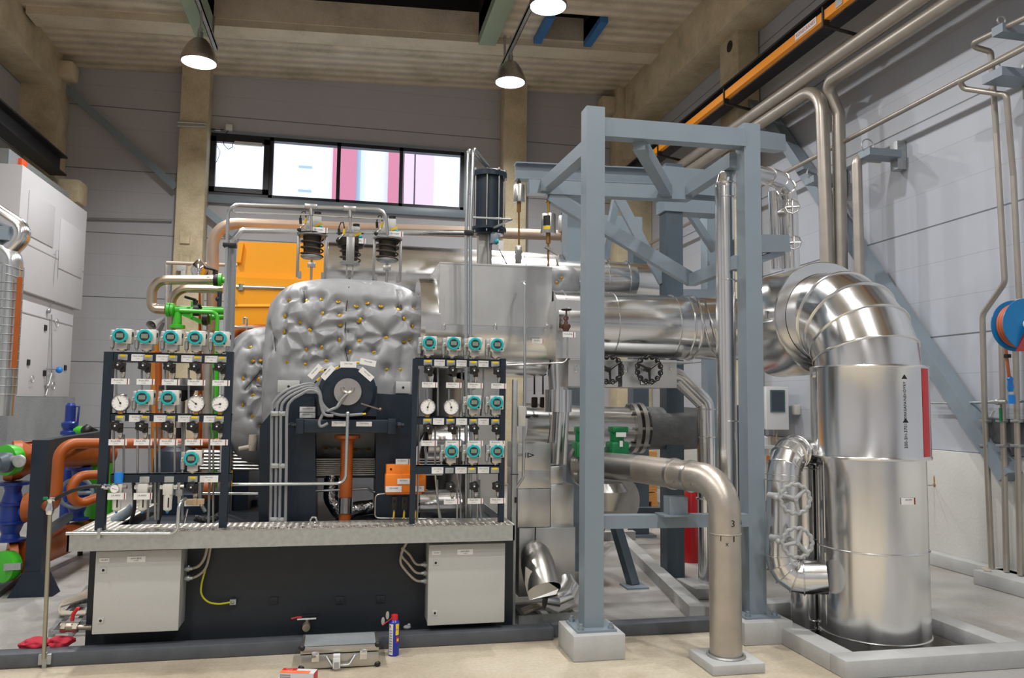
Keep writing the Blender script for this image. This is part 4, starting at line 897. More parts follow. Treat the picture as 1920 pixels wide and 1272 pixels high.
# grey conduits: four parallel
cxs = [509, 518, 526, 537]
for i in range(4):
    bx = cxs[i]; k = i
    path = [(bx-2, 984), (bx, 870), (bx+1, 775), (bx+6+k, 752-k*0), (540+k*8, 731+k*3), (582, 720+k*4), (598, 733+k*2), (604-k*1, 755), (614-k*2, 768+k*3), (630, 777-k*4) ]
    if i == 0: path += [(650, 779), (680, 777)]
    elif i == 1: path = path[:-1]+[(622, 768), (634, 762), (650, 740)]
    elif i == 2: path = path[:-2]+[(608, 770), (599, 790), (602, 800), (615, 794)]
    else: path = path[:-1]+[(625, 780)]
    cable([P(x, y, 5.56-.012*k if y > 740 or True else 5.5) for x, y in path], .0105, 'greycable', 'flexible_conduit', 'grey flexible conduit on left pedestal leg, %s from left of four' % ORD[i], 'conduit', None, 10)
for py, k in ((776, 'top'), (874, 'middle'), (975, 'bottom')):
    m = MB()
    for px in (515, 530): q = P(px-(2 if k == 'bottom' else 0), py, 5.535); m.box(q-V((.026, .008, .016)), q+V((.026, .016, .016)), bev=.004); m.box(q-V((.02, .012, .008)), q+V((.02, -.006, .008)), bev=.003)
    tag(m.build('conduit_clamp', 'galv'), 'galvanised double clamp across the four grey conduits, %s one' % k, 'clamp')
m = MB(); c_ = P(651, 738, 5.5); m.tube(pp(5.5, (632, 762), (640, 748), (651, 738)), .008, 8); tag(m.build('sensor_rod', 'zinc'), 'short bright sensor rod poking into steel bearing cover', 'rod')
q = P(680, 777, 5.55); m = MB(); m.cyl(q, q+V((.022, 0, .003)), .007, 10); tag(m.build('cable_end_sleeve', ys_), 'yellow end sleeve on the longest grey conduit', 'cable marker')
m = MB(); m.tube(fillet(pp(5.50, (436, 909), (648, 907), (652, 775)), .06), .0115, 12); q = P(652, 776, 5.5); m.ball(q, .016); tag(m.build('oil_tube', 'zinc'), 'bright steel tube running right from left rack and bending up to bearing housing', 'tube')
m = MB(); m.cyl(P(380, 926, 5.6), P(484, 926, 5.6), .009, 10); tag(m.build('oil_tube', 'zinc'), 'short bright horizontal tube just below the long steel tube, left of pedestal', 'tube')
m = MB(); m.tube(fillet(pp(5.95, (590, 921), (690, 917), (700, 923), (720, 923)), .03), .010, 10); tag(m.build('oil_tube', 'zinc'), 'dull thin tube crossing behind the orange-brown pipe', 'tube')
# orange-brown drain with bellows
op = thing('drain_pipe', 'vertical orange-brown pipe with steel bellows between the pedestal legs', 'pipe', (P(649, 980, 5.72).x, 5.72, plat_top))
x = P(649, 900, 5.72).x; Zf = lambda y: P(649, y, 5.72).z
m = MB(); m.lathe((x, 5.72, 0), Z_, [(Zf(816), .0), (Zf(816), .09), (Zf(822), .09), (Zf(826), .05), (Zf(840), .042), (Zf(930), .045), (Zf(932), .045)][::-1], 32, caps=False); m.build('pipe_run', 'rust', op)
m = MB(); pr_ = []
n = 14
for i in range(n*2+1): pr_.append((Zf(932)-(Zf(932)-Zf(963))*i/(n*2), .052 if i % 2 else .042))
m.lathe((x, 5.72, 0), Z_, pr_, 32, caps=False); m.build('bellows', 'chrome', op, thr=80)
m = MB(); m.lathe((x, 5.72, 0), Z_, [(plat_top-.05, .042), (Zf(963), .042)], 32); m.build('pipe_foot', 'rust', op)
# things behind, between the legs
m = MB(); 
for i in range(9): z = P(650, 862, 6.0).z-i*S(3.6, 6.0); m.box((P(592, 860, 6.0).x, 5.99, z), (P(706, 860, 6.0).x, 6.015, z+.006))
m.box((P(592, 860, 6.0).x, 6.015, P(650, 897, 6.0).z), (P(706, 860, 6.0).x, 6.04, P(650, 860, 6.0).z), 1); tag(m.build('cooling_fins', ['steel', 'black'], smooth=False), 'stack of thin steel fins behind the orange-brown pipe', 'fins')
foil = mat('crumpled_foil', 'cfcfcf', .2, 1, 0, 3, 1.0, 18)
m = MB(); pts = fillet(pp(6.05, (622, 890), (620, 935), (640, 968), (665, 955), (700, 950)), .08, 6); m.tube(pts, .055, 24); tag(m.build('foil_pipe', foil), 'crumpled foil-wrapped pipe behind the orange-brown pipe', 'pipe')
m = MB(); m.cyl(P(640, 967, 6.3), P(780, 960, 6.3), .075, 28); tag(m.build('lube_pipe', 'alu'), 'low shiny horizontal pipe behind the bellows', 'pipe')
m = MB(); m.lathe(P(795, 835, 6.3), X_, [(0, .0), (.02, .16), (.35, .16)], 32)
for i in range(7): z = P(800, 862, 6.1).z-i*.02; m.box((P(786, 860, 6.1).x, 6.08, z), (P(830, 860, 6.1).x, 6.1, z+.008))
tag(m.build('clad_casing', 'alu'), 'shiny rounded casing seen through the right rack', 'casing')
m = MB(); m.lathe(P(785, 952, 6.1), X_, [(0, .13), (.32, .13)], 32); tag(m.build('clad_casing', 'alu'), 'low shiny round casing behind bottom of the right rack', 'casing')
m = MB(); m.box(P(870, 978, 6.3), P(940, 700, 6.5)); tag(m.build('silver_casing', 'alu_flat', smooth=False), 'flat silver casing side behind the right rack', 'panel')
m = MB(); m.lathe(P(870, 700, 6.5), (-.2, .3, -1), [(0, .25), (.5, .2), (1, .2)], 28); tag(m.build('clad_duct', 'steel'), 'dull curved silver duct behind the right rack', 'duct')
# loose ring nut on the walkway
m = MB(); q = P(588, 977, 5.4); m.ring(V((q.x, 5.4, plat_top+.03)), (0, -1, .35), .02, .007, 24, 8); o = m.build('pipe_end_ring', 'chrome'); tag(o, 'small steel ring lying on the walkway', 'ring')
# ---- orange control box
ab = thing('control_actuator', 'bright orange control box with cables on the navy pedestal, left of right rack', 'actuator', P(758, 900, 5.5))
m = MB(); m.box(P(722, 925, 5.6), P(792, 872, 5.5), bev=.004); m.box(P(722, 925, 5.48), P(796, 886, 5.6), bev=.01); m.build('housing', 'orange2', ab)
for px, py in ((733, 880), (781, 880)): q = P(px, py, 5.5); m = MB(); m.cyl(q-V((0, .006, 0)), q, .007, 10); m.build('screw', 'black', ab)
lplate(742, 861, 768, 871, 5.50, ab, txt='PL-VG01F01', ts=.012, stripe=True); lplate(745, 898, 768, 908, 5.476, ab, txt='PL-VG003', ts=.012); lplate(723, 912, 753, 923, 5.476, ab, txt='GZ-VG003', ts=.013); lplate(776, 912, 795, 922, 5.476, ab, txt='GZ-04', ts=.013)
for i, px in enumerate((739, 758, 779)):
    m = MB(); m.box(P(px-6, 955, 5.55), P(px+6, 932, 5.5), bev=.004); m.cyl(P(px, 951, 5.52), P(px, 939, 5.5), .008, 10); m.build('cable_plug', 'darkiron', ab)
    m = MB(); m.cyl(P(px-1, 972, 5.5), P(px, 960, 5.5), .007, 8); m.build('marker_sleeve', ys_, ab)
    m = MB(); m.tube(pp(5.51, (px, 950), (px-1, 985)), .006, 8); m.build('cable', 'greycable', ab)
m = MB(); m.tube(fillet(pp(5.58, (722, 926), (704, 928), (703, 972), (862, 974)), .03), .006, 8); tag(m.build('thin_tube', 'steel'), 'thin steel tube loop below the orange control box', 'tube')
m = MB(); m.cyl(P(790, 922, 5.6), P(850, 920, 5.6), .008, 8); tag(m.build('thin_tube', 'zinc'), 'short bright tube right of the orange control box', 'tube')
# ================================================================ QUILTED BLANKETS
def blanket(name, lab, cen, half, ex, btn_px, Yfront, seams, nu=420, nv=250, puff=.036, dim=.03, extra=None, seed=0):
    t = thing(name, lab, 'insulation blanket', cen); cen = V(cen)
    def spow(v, e): return math.copysign(abs(v)**e, v)
    def surf(u, v):
        # u around Y axis in the xz plane, v from front pole to back pole
        cu, su, cv, sv = math.cos(u), math.sin(u), math.cos(v), math.sin(v)
        return V((half[0]*spow(sv, ex[1])*spow(cu, ex[0]), -half[1]*spow(cv, ex[1]), half[2]*spow(sv, ex[1])*spow(su, ex[0])))
    vs = []; fs = []
    for j in range(nv+1):
        v = PI*(j/nv)*.62+.0005
        for i in range(nu): vs.append(surf(2*PI*i/nu+.003, v)+cen)
    for j in range(nv):
        for i in range(nu): fs.append((j*nu+i, j*nu+(i+1) % nu, (j+1)*nu+(i+1) % nu, (j+1)*nu+i))
    me = bpy.data.meshes.new('tmp'); me.from_pydata(vs, [], fs); bm = bmesh.new(); bm.from_mesh(me); bmesh.ops.recalc_face_normals(bm, faces=bm.faces); bm.normal_update()
    from mathutils.bvhtree import BVHTree
    bvh = BVHTree.FromBMesh(bm); B = []
    for px, py in btn_px:
        d = ray(px, py).normalized(); h = bvh.ray_cast(EYE, d)
        if h[0] is not None: B.append((h[0], h[1] if h[1].dot(d) < 0 else -h[1]))
    S_ = []
    for s_ in seams:
        q = []
        for px, py in s_:
            h = bvh.ray_cast(EYE, ray(px, py).normalized())
            if h[0] is not None: q.append(h[0])
        S_.append(q)
    from mathutils.kdtree import KDTree
    kd = KDTree(max(1, len(B))); [kd.insert(b[0], i) for i, b in enumerate(B)]; kd.balance()
    sgn = 1 if sum((v.co-cen).dot(v.normal) for v in list(bm.verts)[::97]) > 0 else -1
    def segd(p, a, b): ab_ = b-a; t_ = max(0, min(1, (p-a).dot(ab_)/max(ab_.length_squared, 1e-9))); return (p-a-ab_*t_).length
    SEG = []; rs_ = random.Random(seed+11)
    for i in range(len(B)):
        for j in range(i):
            a, b = B[i][0], B[j][0]; L = (a-b).length
            if L > .26 or L < .03: continue
            md = (a+b)/2
            if any((B[k][0]-md).length < L/2-.001 for k in range(len(B)) if k not in (i, j)): continue
            if rs_.random() < .72: SEG.append((a, b, md, L/2))
    new = []
    for v in bm.verts:
        h = 0
        near = kd.find_n(v.co, 1)
        if near:
            d1 = near[0][2]; dm = d1
            for a, b, md, hl in SEG:
                if (v.co-md).length_squared < (hl+.09)**2: dm = min(dm, segd(v.co, a, b))
            h += puff*(1-math.exp(-(dm/.045)**2)) - dim*math.exp(-(d1/.024)**2)
        for q in S_:
            for a, b in zip(q, q[1:]): 
                if (v.co-a).length < .4: h -= .03*math.exp(-(segd(v.co, a, b)/.018)**2)*.8
        n1 = noise.noise(v.co*2.6+V((seed, 0, 0)))*.022; n2 = noise.noise(v.co*7+V((0, seed, 0)))*.006; n3 = abs(noise.noise(V((v.co.x*13, v.co.y*13, v.co.z*8))))*.006
        new.append(v.co+v.normal*sgn*(h+n1+n2+n3))
    for v, c_ in zip(bm.verts, new): v.co = c_
    m = MB(); m.bm(bm); m.build('quilted_cloth', 'blanket', t, thr=80)
    bvh = BVHTree.FromBMesh(bm)
    bt = mat('brass_button', 'b98f20', .35, .6) if 'brass_button' not in bpy.data.materials else bpy.data.materials['brass_button']
    for p_, n_ in B:
        h = bvh.find_nearest(p_); q = h[0]; nn = n_.normalized(); m = MB(); m.lathe(q-nn*.004, nn, [(0, .019), (.004, .019), (.006, .013), (.006, .006), (.009, .004)], 14); m.build('quilting_button', bt, t)
    for q in S_:
        if len(q) > 1:
            z = []
            for a in q: h = bvh.find_nearest(a); d = (EYE-h[0]).normalized(); z.append(h[0]+d*.006)
            m = MB(); m.tube(z, .003, 6); m.build('lacing_wire', 'wire', t)
    bm.free(); bpy.data.meshes.remove(me); return t
btn = [(539, 563), (571, 562), (603, 560), (634, 566), (690, 538), (606, 587), (637, 588), (534, 592), (561, 606), (583, 618), (508, 617), (533, 623), (638, 612), (635, 638), (601, 651), (575, 656), (509, 660), (537, 680), (573, 684), (612, 675), (668, 576), (690, 569), (714, 576), (749, 577), (777, 578), (679, 598), (673, 605), (758, 598), (774, 612), (673, 638), (723, 631), (770, 638), (759, 643), (725, 695), (751, 695), (741, 542), (772, 552), (566, 532), (655, 660), (700, 660)]
cen = P(650, 700, 6.75); zt_b, zb_b = P(650, 541, 6.6).z, P(650, 866, 6.1).z
btn += [(612, 842), (636, 842), (667, 845), (692, 844)]
blanket('insulation_blanket', 'large silver-grey quilted blanket wrapped over the turbine, dotted with brass buttons', (cen.x+.015, 6.75, (zt_b+zb_b)/2), (.635, .72, (zt_b-zb_b)/2), (.50, .42), btn, 6.1,
        [[(655, 545), (651, 580), (652, 620), (650, 655), (652, 680)], [(615, 530), (602, 560)], [(695, 530), (688, 566)], [(537, 545), (540, 575)], [(571, 548), (570, 565)], [(745, 552), (750, 577)], [(505, 580), (512, 620), (520, 660)]])
btn2 = [(472, 679), (488, 678), (479, 712), (472, 739), (498, 741), (512, 745), (470, 781), (456, 708), (455, 760), (490, 800), (500, 700), (468, 650)]
c2 = P(500, 745, 6.9)
blanket('insulation_blanket', 'drooping silver-grey quilted blanket low on the left of the turbine, behind left rack', (c2.x+.03, 6.95, P(500, 745, 6.9).z), (.36, .55, .56), (.7, .7), btn2, 6.4, [[(500, 650), (490, 700), (460, 730)], [(480, 720), (510, 730)]], 240, 150, .026, .03, None, 5)
btn4 = [(1053, 521), (1046, 530)]
c4 = P(1050, 530, 6.6); blanket('insulation_blanket', 'small quilted silver blanket peeking right of the silver hood top', (c4.x, 6.75, c4.z), (.18, .25, .16), (.7, .7), btn4, 6.3, [], 60, 40, .01, .02, None, 12)
# ================================================================ SPRING VALVE ACTUATORS ON TOP
YV = 6.6
tin = mat('satin_bracket', '9c9c9a', .35, .7)
for i, (cx, ty, kind) in enumerate(((586, 440, 0), (657, 460, 1), (727, 447, 0))):
    t = thing('spring_valve_actuator', 'spring-loaded steam valve actuator above quilted blanket, %s of the three' % ('left', 'middle', 'right')[i], 'valve', P(cx, 525, YV), None)
    c = P(cx, ty, YV); s = lambda n: S(n, YV)
    if kind == 0:
        for k in (-1, 1):
            m = MB(); q = c+V((k*s(25), 0, 0)); m.box(q-V((s(2.5), .03, s(82))), q+V((s(2.5), .03, s(-2))), 0, .004); m.box(q-V((s(3), .034, s(84)))+V((-k*s(4), 0, 0)), q+V((s(3), .034, -s(72)))+V((-k*s(4), 0, 0))); m.build('yoke_leg', tin, t)
        m = MB(); m.lathe(c-V((0, 0, s(4))), Z_, [(0, s(26)), (0, s(28)), (s(3), s(28)), (s(3), s(16))], 32); m.build('top_flange', tin, t)
        m = MB(); m.lathe(c-V((0, 0, s(34 if i == 0 else 40))), Z_, [(0, s(14)), (0, s(15.5)), (s(20), s(16.5)), (s(33), s(17)), (s(34), s(22)), (s(36), s(24))], 28); m.build('spring_cup', 'darkiron', t)
        m = MB(); pts = []
        zt_, zb_ = c.z-s(8), c.z-s(42)
        for k in range(73): a = 2*PI*3*k/72; pts.append(V((c.x+math.cos(a)*s(20), c.y+math.sin(a)*s(20), zt_+(zb_-zt_)*k/72)))
        m.tube(pts, s(1.6), 8); m.build('coil_spring', 'brownspring', t)
        m = MB(); m.lathe(c-V((0, 0, s(46))), Z_, [(0, s(4)), (0, s(17)), (s(3), s(20.5)), (s(5), s(20.5)), (s(5), s(5))], 28); m.build('spring_plate', 'galv', t)
    else:
        m = MB(); m.box(c+V((-s(7.5), -.13, -s(42))), c+V((s(7.5), -.10, s(10))), 0, .003); m.box(c+V((-s(7), -.1, -s(62))), c+V((-s(4), -.06, -s(42)))); m.box(c+V((s(4), -.1, -s(62))), c+V((s(7), -.06, -s(42)))); m.build('yoke_leg', tin, t)
        m = MB(); m.lathe(c, Z_, [(-s(6), s(14)), (-s(4), s(24)), (0, s(25)), (0, s(26)), (s(11), s(26)), (s(11), s(4))], 36); m.build('top_flange', 'darkiron', t)
        m = MB(); m.lathe(c-V((0, 0, s(28))), Z_, [(0, s(14)), (s(24), s(17))], 28); m.build('spring_cup', 'darkiron', t)
        m = MB(); pts = []
        for k in range(60): a = 2*PI*2.3*k/59+1; pts.append(V((c.x+math.cos(a)*s(19), c.y+math.sin(a)*s(19), c.z-s(8)-s(26)*k/59)))
        m.tube(pts, s(1.5), 8); m.build('coil_spring', 'brownspring', t)
        m = MB(); m.lathe(c-V((0, 0, s(38))), Z_, [(0, s(17)), (s(2), s(20)), (s(4), s(20)), (s(4), s(12))], 28); m.build('spring_plate', 'galv', t)
    m = MB(); m.cyl(c-V((0, 0, s(48))), c-V((0, 0, s(88))), s(2.2), 10); m.box(c+V((-s(7), -s(6), -s(62))), c+V((s(7), s(6), -s(53))), 0, .003); m.build('stem_coupling', 'steel', t)
    # positioner above
    hx = c+V((s(3 if kind == 0 else 5), 0, s(20 if kind == 0 else 22)))
    dz = s(0 if i < 2 else -5)
    m = MB(); m.box(hx+V((-s(10), -.02, -s(12))), hx+V((s(12), .06, s(18 if kind == 0 else 14))), 0, .008); m.box(hx+V((-s(18), -.02, -s(12))), hx+V((-s(8), .05, s(5))), 0, .012); m.build('positioner_housing', 'cab', t)
    m = MB(); q = hx+V((s(5), .02, s(18 if kind == 0 else 14))); m.cyl(q, q+V((0, 0, s(6))), s(6.5), 20); m.build('positioner_cap', 'black', t)
    m = MB(); q = hx+V((s(10), -.04, -s(3))); m.beam(q-V((s(8), 0, s(2))), q+V((s(4), 0, s(3))), .008, .02); m.build('yellow_fitting', ys_, t)
    m = MB(); m.ball(q+V((s(3), 0, -s(4))), s(3.5), 10); m.build('teal_plug', 'teal', t)
    m = MB(); base = c+V((-s(21), -.08, s(24))); m.tube([base+V((0, 0, -s(6))), base+V((-s(1), 0, s(5))), base+V((s(2), 0, s(14))), base+V((s(7), 0, s(15))), base+V((s(9), 0, s(4)))], s(1.2), 8); m.cyl(base+V((0, 0, -s(9))), base+V((-s(1), 0, s(2))), s(2.6), 10); m.build('signal_cable', 'black', t)
    m = MB(); m.cyl(base+V((s(8), 0, -s(8))), base+V((s(9), 0, s(2))), s(2.2), 10); m.build('cable_sleeve', ys_, t)
    m = MB(); m.tube([base+V((s(8), 0, -s(8))), base+V((-s(2), -.02, -s(20)))], s(1.2), 8); m.build('lever_rod', 'steel', t)
    m = MB(); m.ball(base+V((-s(2), -.02, -s(21))), s(4), 12); m.build('lever_knob', 'black', t)
    m = MB(); q = c+V((-s(1), -.07, s(4))); m.ring(q, X_, s(7), s(1), 16, 6); m.build('u_bolt', 'galv', t)
    q = c+V((s(14), -.09, s(5))); m = MB(); m.box(q-V((s(14), .003, s(5))), q+V((s(14), 0, s(5)))); m.box(q+V((s(10), -.004, -s(5))), q+V((s(11.5), 0, s(5))), 1); m.text('RV-VG0%d' % (i+1), q-V((s(2), .0045, 0)), X_, Z_, .018, 2); m.build('name_tag', ['plate', 'darkred', 'plate2'], t, smooth=False)
# tubes over the actuators
YT = 6.45
m = MB(); m.tube(fillet(pp(YT, (412, 985), (428, 383), (722, 392), (727, 440)), .09), .014, 10)
m.tube(fillet(pp(YT+.02, (431, 388), (440, 399), (565, 402), (725, 411)), .03), .009, 8); 
tt = m.build('instrument_air_tube', 'zinc'); tag(tt, 'tall slim tube rising behind left rack and running right over the three actuators', 'tube')
for px, py in ((583, 387), (656, 391)):
    m = MB(); q = P(px, py, YT); m.box(q-V((.05, .018, .018)), q+V((.05, .018, .018)), 0, .005); m.cyl(q, P(px+1, py+17, YT), .016, 12); m.cyl(q, P(px+1, py+46, YT), .01, 10); m.build('tee_fitting', 'steel', tt)
m = MB(); m.tube(fillet(pp(YT+.15, (430, 650), (437, 450), (452, 432), (880, 437)), .06), .024, 14); o = m.build('cable_conduit', 'zinc'); tag(o, 'thicker grey conduit rising beside slim tube and running behind the actuator tops', 'conduit')
m = MB(); m.tube(pp(YT+.1, (424, 985), (436, 460)), .030, 14); tag(m.build('support_post', mat('grey_post', '8d9196', .4, .3)), 'grey vertical support tube beside the orange generator hood', 'post')
m = MB(); q = P(431, 460, YT); m.box(q-V((.05, .03, .016)), q+V((.05, .05, .016)), 0, .004); tag(m.build('tube_clamp', 'black'), 'black plastic clamp on the grey tubes left of orange hood', 'clamp')
# dark cylinder actuator
dc = thing('dark_cylinder_actuator', 'tall dark cylinder actuator with tie rods in front of the second concrete column', 'actuator', P(917, 440, 6.7))
Yd = 6.7; c = P(915, 432, Yd); s = lambda n: S(n, Yd)
hgt = P(915, 328, Yd).z-c.z
m = MB(); m.lathe(c, Z_, [(0, s(29)), (hgt, s(29))], 40); m.build('cylinder', 'navy', dc)
m = MB(); m.lathe(c+V((0, 0, hgt)), Z_, [(-s(8), s(36)), (s(2), s(36)), (s(4), s(33)), (s(4), s(4))], 40); m.build('top_flange', 'navy', dc)
m = MB(); m.lathe(c, Z_, [(-s(9), s(30)), (-s(2), s(36)), (s(3), s(36)), (s(3), s(28))], 40); m.build('bottom_flange', 'navy', dc)
for a in (-150, -105, -62, -25, 20, 70, 120, 165):
    q = c+V((math.cos(R(a)), math.sin(R(a)), 0))*s(33); m = MB(); m.cyl(q-V((0, 0, s(8))), q+V((0, 0, hgt+s(8))), s(1.4), 8); m.cyl(q+V((0, 0, hgt+s(3))), q+V((0, 0, hgt+s(7))), s(3), 6); m.build('tie_rod', 'steel', dc)
m = MB(); m.box(P(897, 497, Yd), P(919, 437, Yd+.1)); m.box(P(901, 497, Yd+.1), P(904, 437, Yd+.15)); m.cyl(P(917, 440, Yd), P(917, 500, Yd), s(4), 12); m.build('yoke', 'steel', dc)
m = MB(); q = P(930, 445, 6.6); m.box(q+V((-.05, -.02, -.06)), q+V((.02, .04, .03)), 0, .006); m.build('position_switch', 'bluegrey', dc); m = MB(); q = P(932, 453, 6.57); m.ball(q, .022); m.build('switch_dial', 'teal', dc)
lplate(935, 451, 944, 471, 6.55, dc, 'name_tag')
m = MB(); m.tube(fillet([P(886, 408, 5.78), P(960, 412, 5.9), P(926, 427, 6.5)], .02), .009, 8); m.build('air_line', 'zinc', dc)
m = MB(); m.tube(pp(6.55, (936, 468), (950, 495)), .005, 6); m.build('signal_cable', 'wire', dc)
# spring hangers
def hanger(px, y0, y1, ytop, ybot, r, Y, lab, lbl=False):
    t = thing('spring_hanger', lab, 'hanger', P(px, ytop, Y)); c = P(px, y1, Y); h = P(px, y0, Y).z-c.z
    m = MB(); m.lathe(c, Z_, [(-.01, r*.7), (-.01, r), (0, r*1.03), (.02, r*1.03), (.02, r), (h-.01, r), (h, r*.92), (h, .02)], 28); m.build('spring_can', 'steel', t)
    m = MB(); m.cyl(P(px, ytop, Y), P(px, y0, Y), r*.16, 10); m.ring(P(px, ytop+6, Y), Y_, r*.28, r*.1, 16, 6); m.build('top_eye', 'brass' if lbl else 'darkiron', t)
    m = MB(); m.cyl(P(px, y1, Y), P(px, ybot, Y), .009, 8); m.cyl(P(px, y1+2, Y), P(px, y1+20, Y), .02, 8); m.build('hanger_rod', mat('bronze_rod', '94713f', .4, .7) if 'bronze_rod' not in bpy.data.materials else bpy.data.materials['bronze_rod'], t)
    if lbl:
        m = MB(); a = R(-118)
        for k in range(6):
            aa = a+R(9)*(k-3); ab_ = aa+R(9); rr = r*1.01; cc = c
            m.raw([(cc.x+rr*math.cos(aa), cc.y+rr*math.sin(aa), cc.z+.02), (cc.x+rr*math.cos(ab_), cc.y+rr*math.sin(ab_), cc.z+.02), (cc.x+rr*math.cos(ab_), cc.y+rr*math.sin(ab_), cc.z+h*.3), (cc.x+rr*math.cos(aa), cc.y+rr*math.sin(aa), cc.z+h*.3)], [(0, 1, 2, 3)], 0)
            m.raw([(cc.x+rr*math.cos(aa), cc.y+rr*math.sin(aa), cc.z+h*.32), (cc.x+rr*math.cos(ab_), cc.y+rr*math.sin(ab_), cc.z+h*.32), (cc.x+rr*math.cos(ab_), cc.y+rr*math.sin(ab_), cc.z+h*.85), (cc.x+rr*math.cos(aa), cc.y+rr*math.sin(aa), cc.z+h*.85)], [(0, 1, 2, 3)], 1)
        m.build('warning_label', ['yellow', 'black'], t)
        m = MB(); q = P(px+5, 470, Y-.03); m.beam(q-V((.05, 0, -.03)), q+V((.06, 0, -.03)), .02, .02); m.build('turnbuckle_tag', 'steel', t)
    return t
hanger(973, 347, 378, 336, 460, .052, 6.95, 'small spring hanger under the end of blue-grey I-beam')
m = MB(); q = P(972, 472, 6.9); m.box(q-V((.03, .02, .11)), q+V((.03, .02, .05)), 0, .01); tag(m.build('rod_clevis', 'steel'), 'steel clevis at the foot of small hanger rod', 'clevis')
hanger(1028, 402, 437, 372, 500, .062, 6.15, 'larger spring hanger with yellow label under the blue-grey beam', True)
hanger(1055, 405, 434, 395, 480, .045, 7.6, 'third dull spring hanger half hidden behind the blue-grey post')
# the header rust/tan pipe along the back
m = MB(); m.tube(fillet([P(398, 640, 9.0), P(400, 418, 9.0), P(1060, 442, 9.0)], .25), S(10.5, 9), 20); tag(m.build('tan_pipe', 'tan'), 'long tan lacquered pipe running behind the valve actuators under the window', 'pipe')
# ================================================================ ORANGE GENERATOR HOOD
gh = thing('generator_hood', 'bright orange-yellow sheet steel generator hood behind the quilted turbine', 'generator', P(560, 700, 8.6))
Yg = 8.4
m = MB(); m.prism([P(439, 556, Yg), P(700, 556, Yg), P(700, 460, Yg), P(449, 453, Yg)], (0, 2.2, 0)); m.build('upper_hood', 'orange', gh, smooth=False)
m = MB(); a = [P(441, 556, Yg), P(700, 556, Yg), P(700, 575, Yg-.08), P(438, 575, Yg-.08)]; m.prism(a, (0, .2, 0)); m.box(P(437, 610, Yg-.06), P(700, 574, Yg+2)); m.box(P(423, 690, Yg), P(700, 610, Yg+2)); m.build('lower_hood', 'orange', gh, smooth=False)
m = MB(); q = P(451, 478, Yg); m.prism([q+V((-.02, 0, .12)), q+V((.03, 0, .12)), q+V((.01, 0, -.09)), q+V((-.03, 0, -.09))], (0, -.06, 0)); m.build('lifting_lug', 'orange', gh, smooth=False)
m = MB(); m.box(P(423, 920, Yg), P(500, 690, Yg+2)); m.build('generator_base', 'orange', gh, smooth=False)
m = MB(); m.box(P(456, 680, Yg-.05), P(500, 637, Yg-.01), 0, .03); m.build('inspection_window', 'navy', gh)
m = MB(); m.tube(fillet(pp(Yg-.15, (440, 700), (436, 618), (500, 618)), .1), .05, 16); tag(m.build('rust_pipe', 'rust'), 'orange-brown pipe bending in front of the orange hood', 'pipe')
m = MB(); m.cyl(P(443, 538, 8.34), P(535, 541, 8.34), .022, 12); m.cyl(P(452, 533, 8.34), P(452, 545, 8.34), .03, 10); m.cyl(P(470, 539, 8.34), P(470, 539, 8.42), .015); tag(m.build('bright_rod', 'zinc'), 'bright horizontal rod across the orange hood', 'rod')
m = MB(); m.tube(pp(8.1, (430, 613), (475, 614), (488, 628), (494, 632)), .014, 8); m.tube(fillet(pp(8.1, (462, 690), (463, 596), (457, 596), (457, 608)), .02), .01, 8); m.cyl(P(462, 689, 8.1), P(462, 689, 8.1)+V((0, .35, 0)), .01, 8); tag(m.build('small_tubing', 'zinc'), 'thin steel tubing in front of the generator inspection window', 'tube')
m = MB(); q = P(453, 674, 8.2); m.ball(q, .05); m.cyl(q, q+V((0, .25, .0)), .03); tag(m.build('small_valve', 'navy'), 'small navy valve left of inspection window', 'valve')
# dark bulk of gearbox and oil tank
m = MB(); m.box(P(432, 990, 6.6), P(500, 840, 8)); tag(m.build('gearbox', 'navy', smooth=False), 'dark navy gearbox housing behind the left rack', 'gearbox')
ot = thing('oil_vessel', 'domed navy vessel seen through lower left rack', 'vessel', P(322, 900, 7.2))
c = P(330, 925, 7.2); m = MB(); m.lathe(c, Z_, [(-.1, .19), (P(330, 860, 7.2).z-c.z, .19), (P(330, 845, 7.2).z-c.z, .16), (P(330, 836, 7.2).z-c.z, .09), (P(330, 833, 7.2).z-c.z, .0)], 36); m.build('dome', 'navy', ot)
m = MB(); m.lathe(c, Z_, [(P(330, 838, 7.2).z-c.z, .10), (P(330, 832, 7.2).z-c.z, .10), (P(330, 830, 7.2).z-c.z, .02)], 24); m.build('top_flange', 'galv', ot)
# ================================================================ INSTRUMENT RACKS
YR = 5.32
k5 = S(1, YR)                                    # one photo pixel in metres at the rack
def rack(lab, xl, xr, ztop_px, rails, legs):
    t = thing('instrument_rack', lab, 'instrument rack', ((P(xl, 900, YR).x+P(xr, 900, YR).x)/2, YR, plat_top))
    for (xa, xb) in legs:
        a = P((xa+xb)/2, ztop_px, YR); w_ = (xb-xa)*k5; m = MB(); m.box((a.x-w_/2, YR-.02, plat_top+.006), (a.x+w_/2, YR+.03, a.z)); m.build('post', 'navy', t, smooth=False)
    for (y0, y1) in rails:
        a, b = P(xl, y0, YR), P(xr, y1, YR); zc_ = (P((xl+xr)/2, (y0+y1)/2, YR).z); h = (y1-y0)*k5
        m = MB(); m.box((a.x+.01, YR-.012, zc_-h/2), (b.x-.01, YR+.03, zc_+h/2)); m.box((a.x+.01, YR-.012, zc_+h/2-.004), (b.x-.01, YR+.07, zc_+h/2)); m.build('rail', 'navy', t, smooth=False)
    return t
rackL = rack('left navy instrument rack carrying eight teal-faced transmitters and three gauges', 205, 437, 660, [(663, 680), (776, 790), (889, 904)], [(198, 213), (425, 438)])
rackR = rack('right navy instrument rack carrying nine teal-faced transmitters and two gauges', 776, 947, 673, [(673, 688), (782, 797), (873, 889)], [(774, 784), (938, 948)])
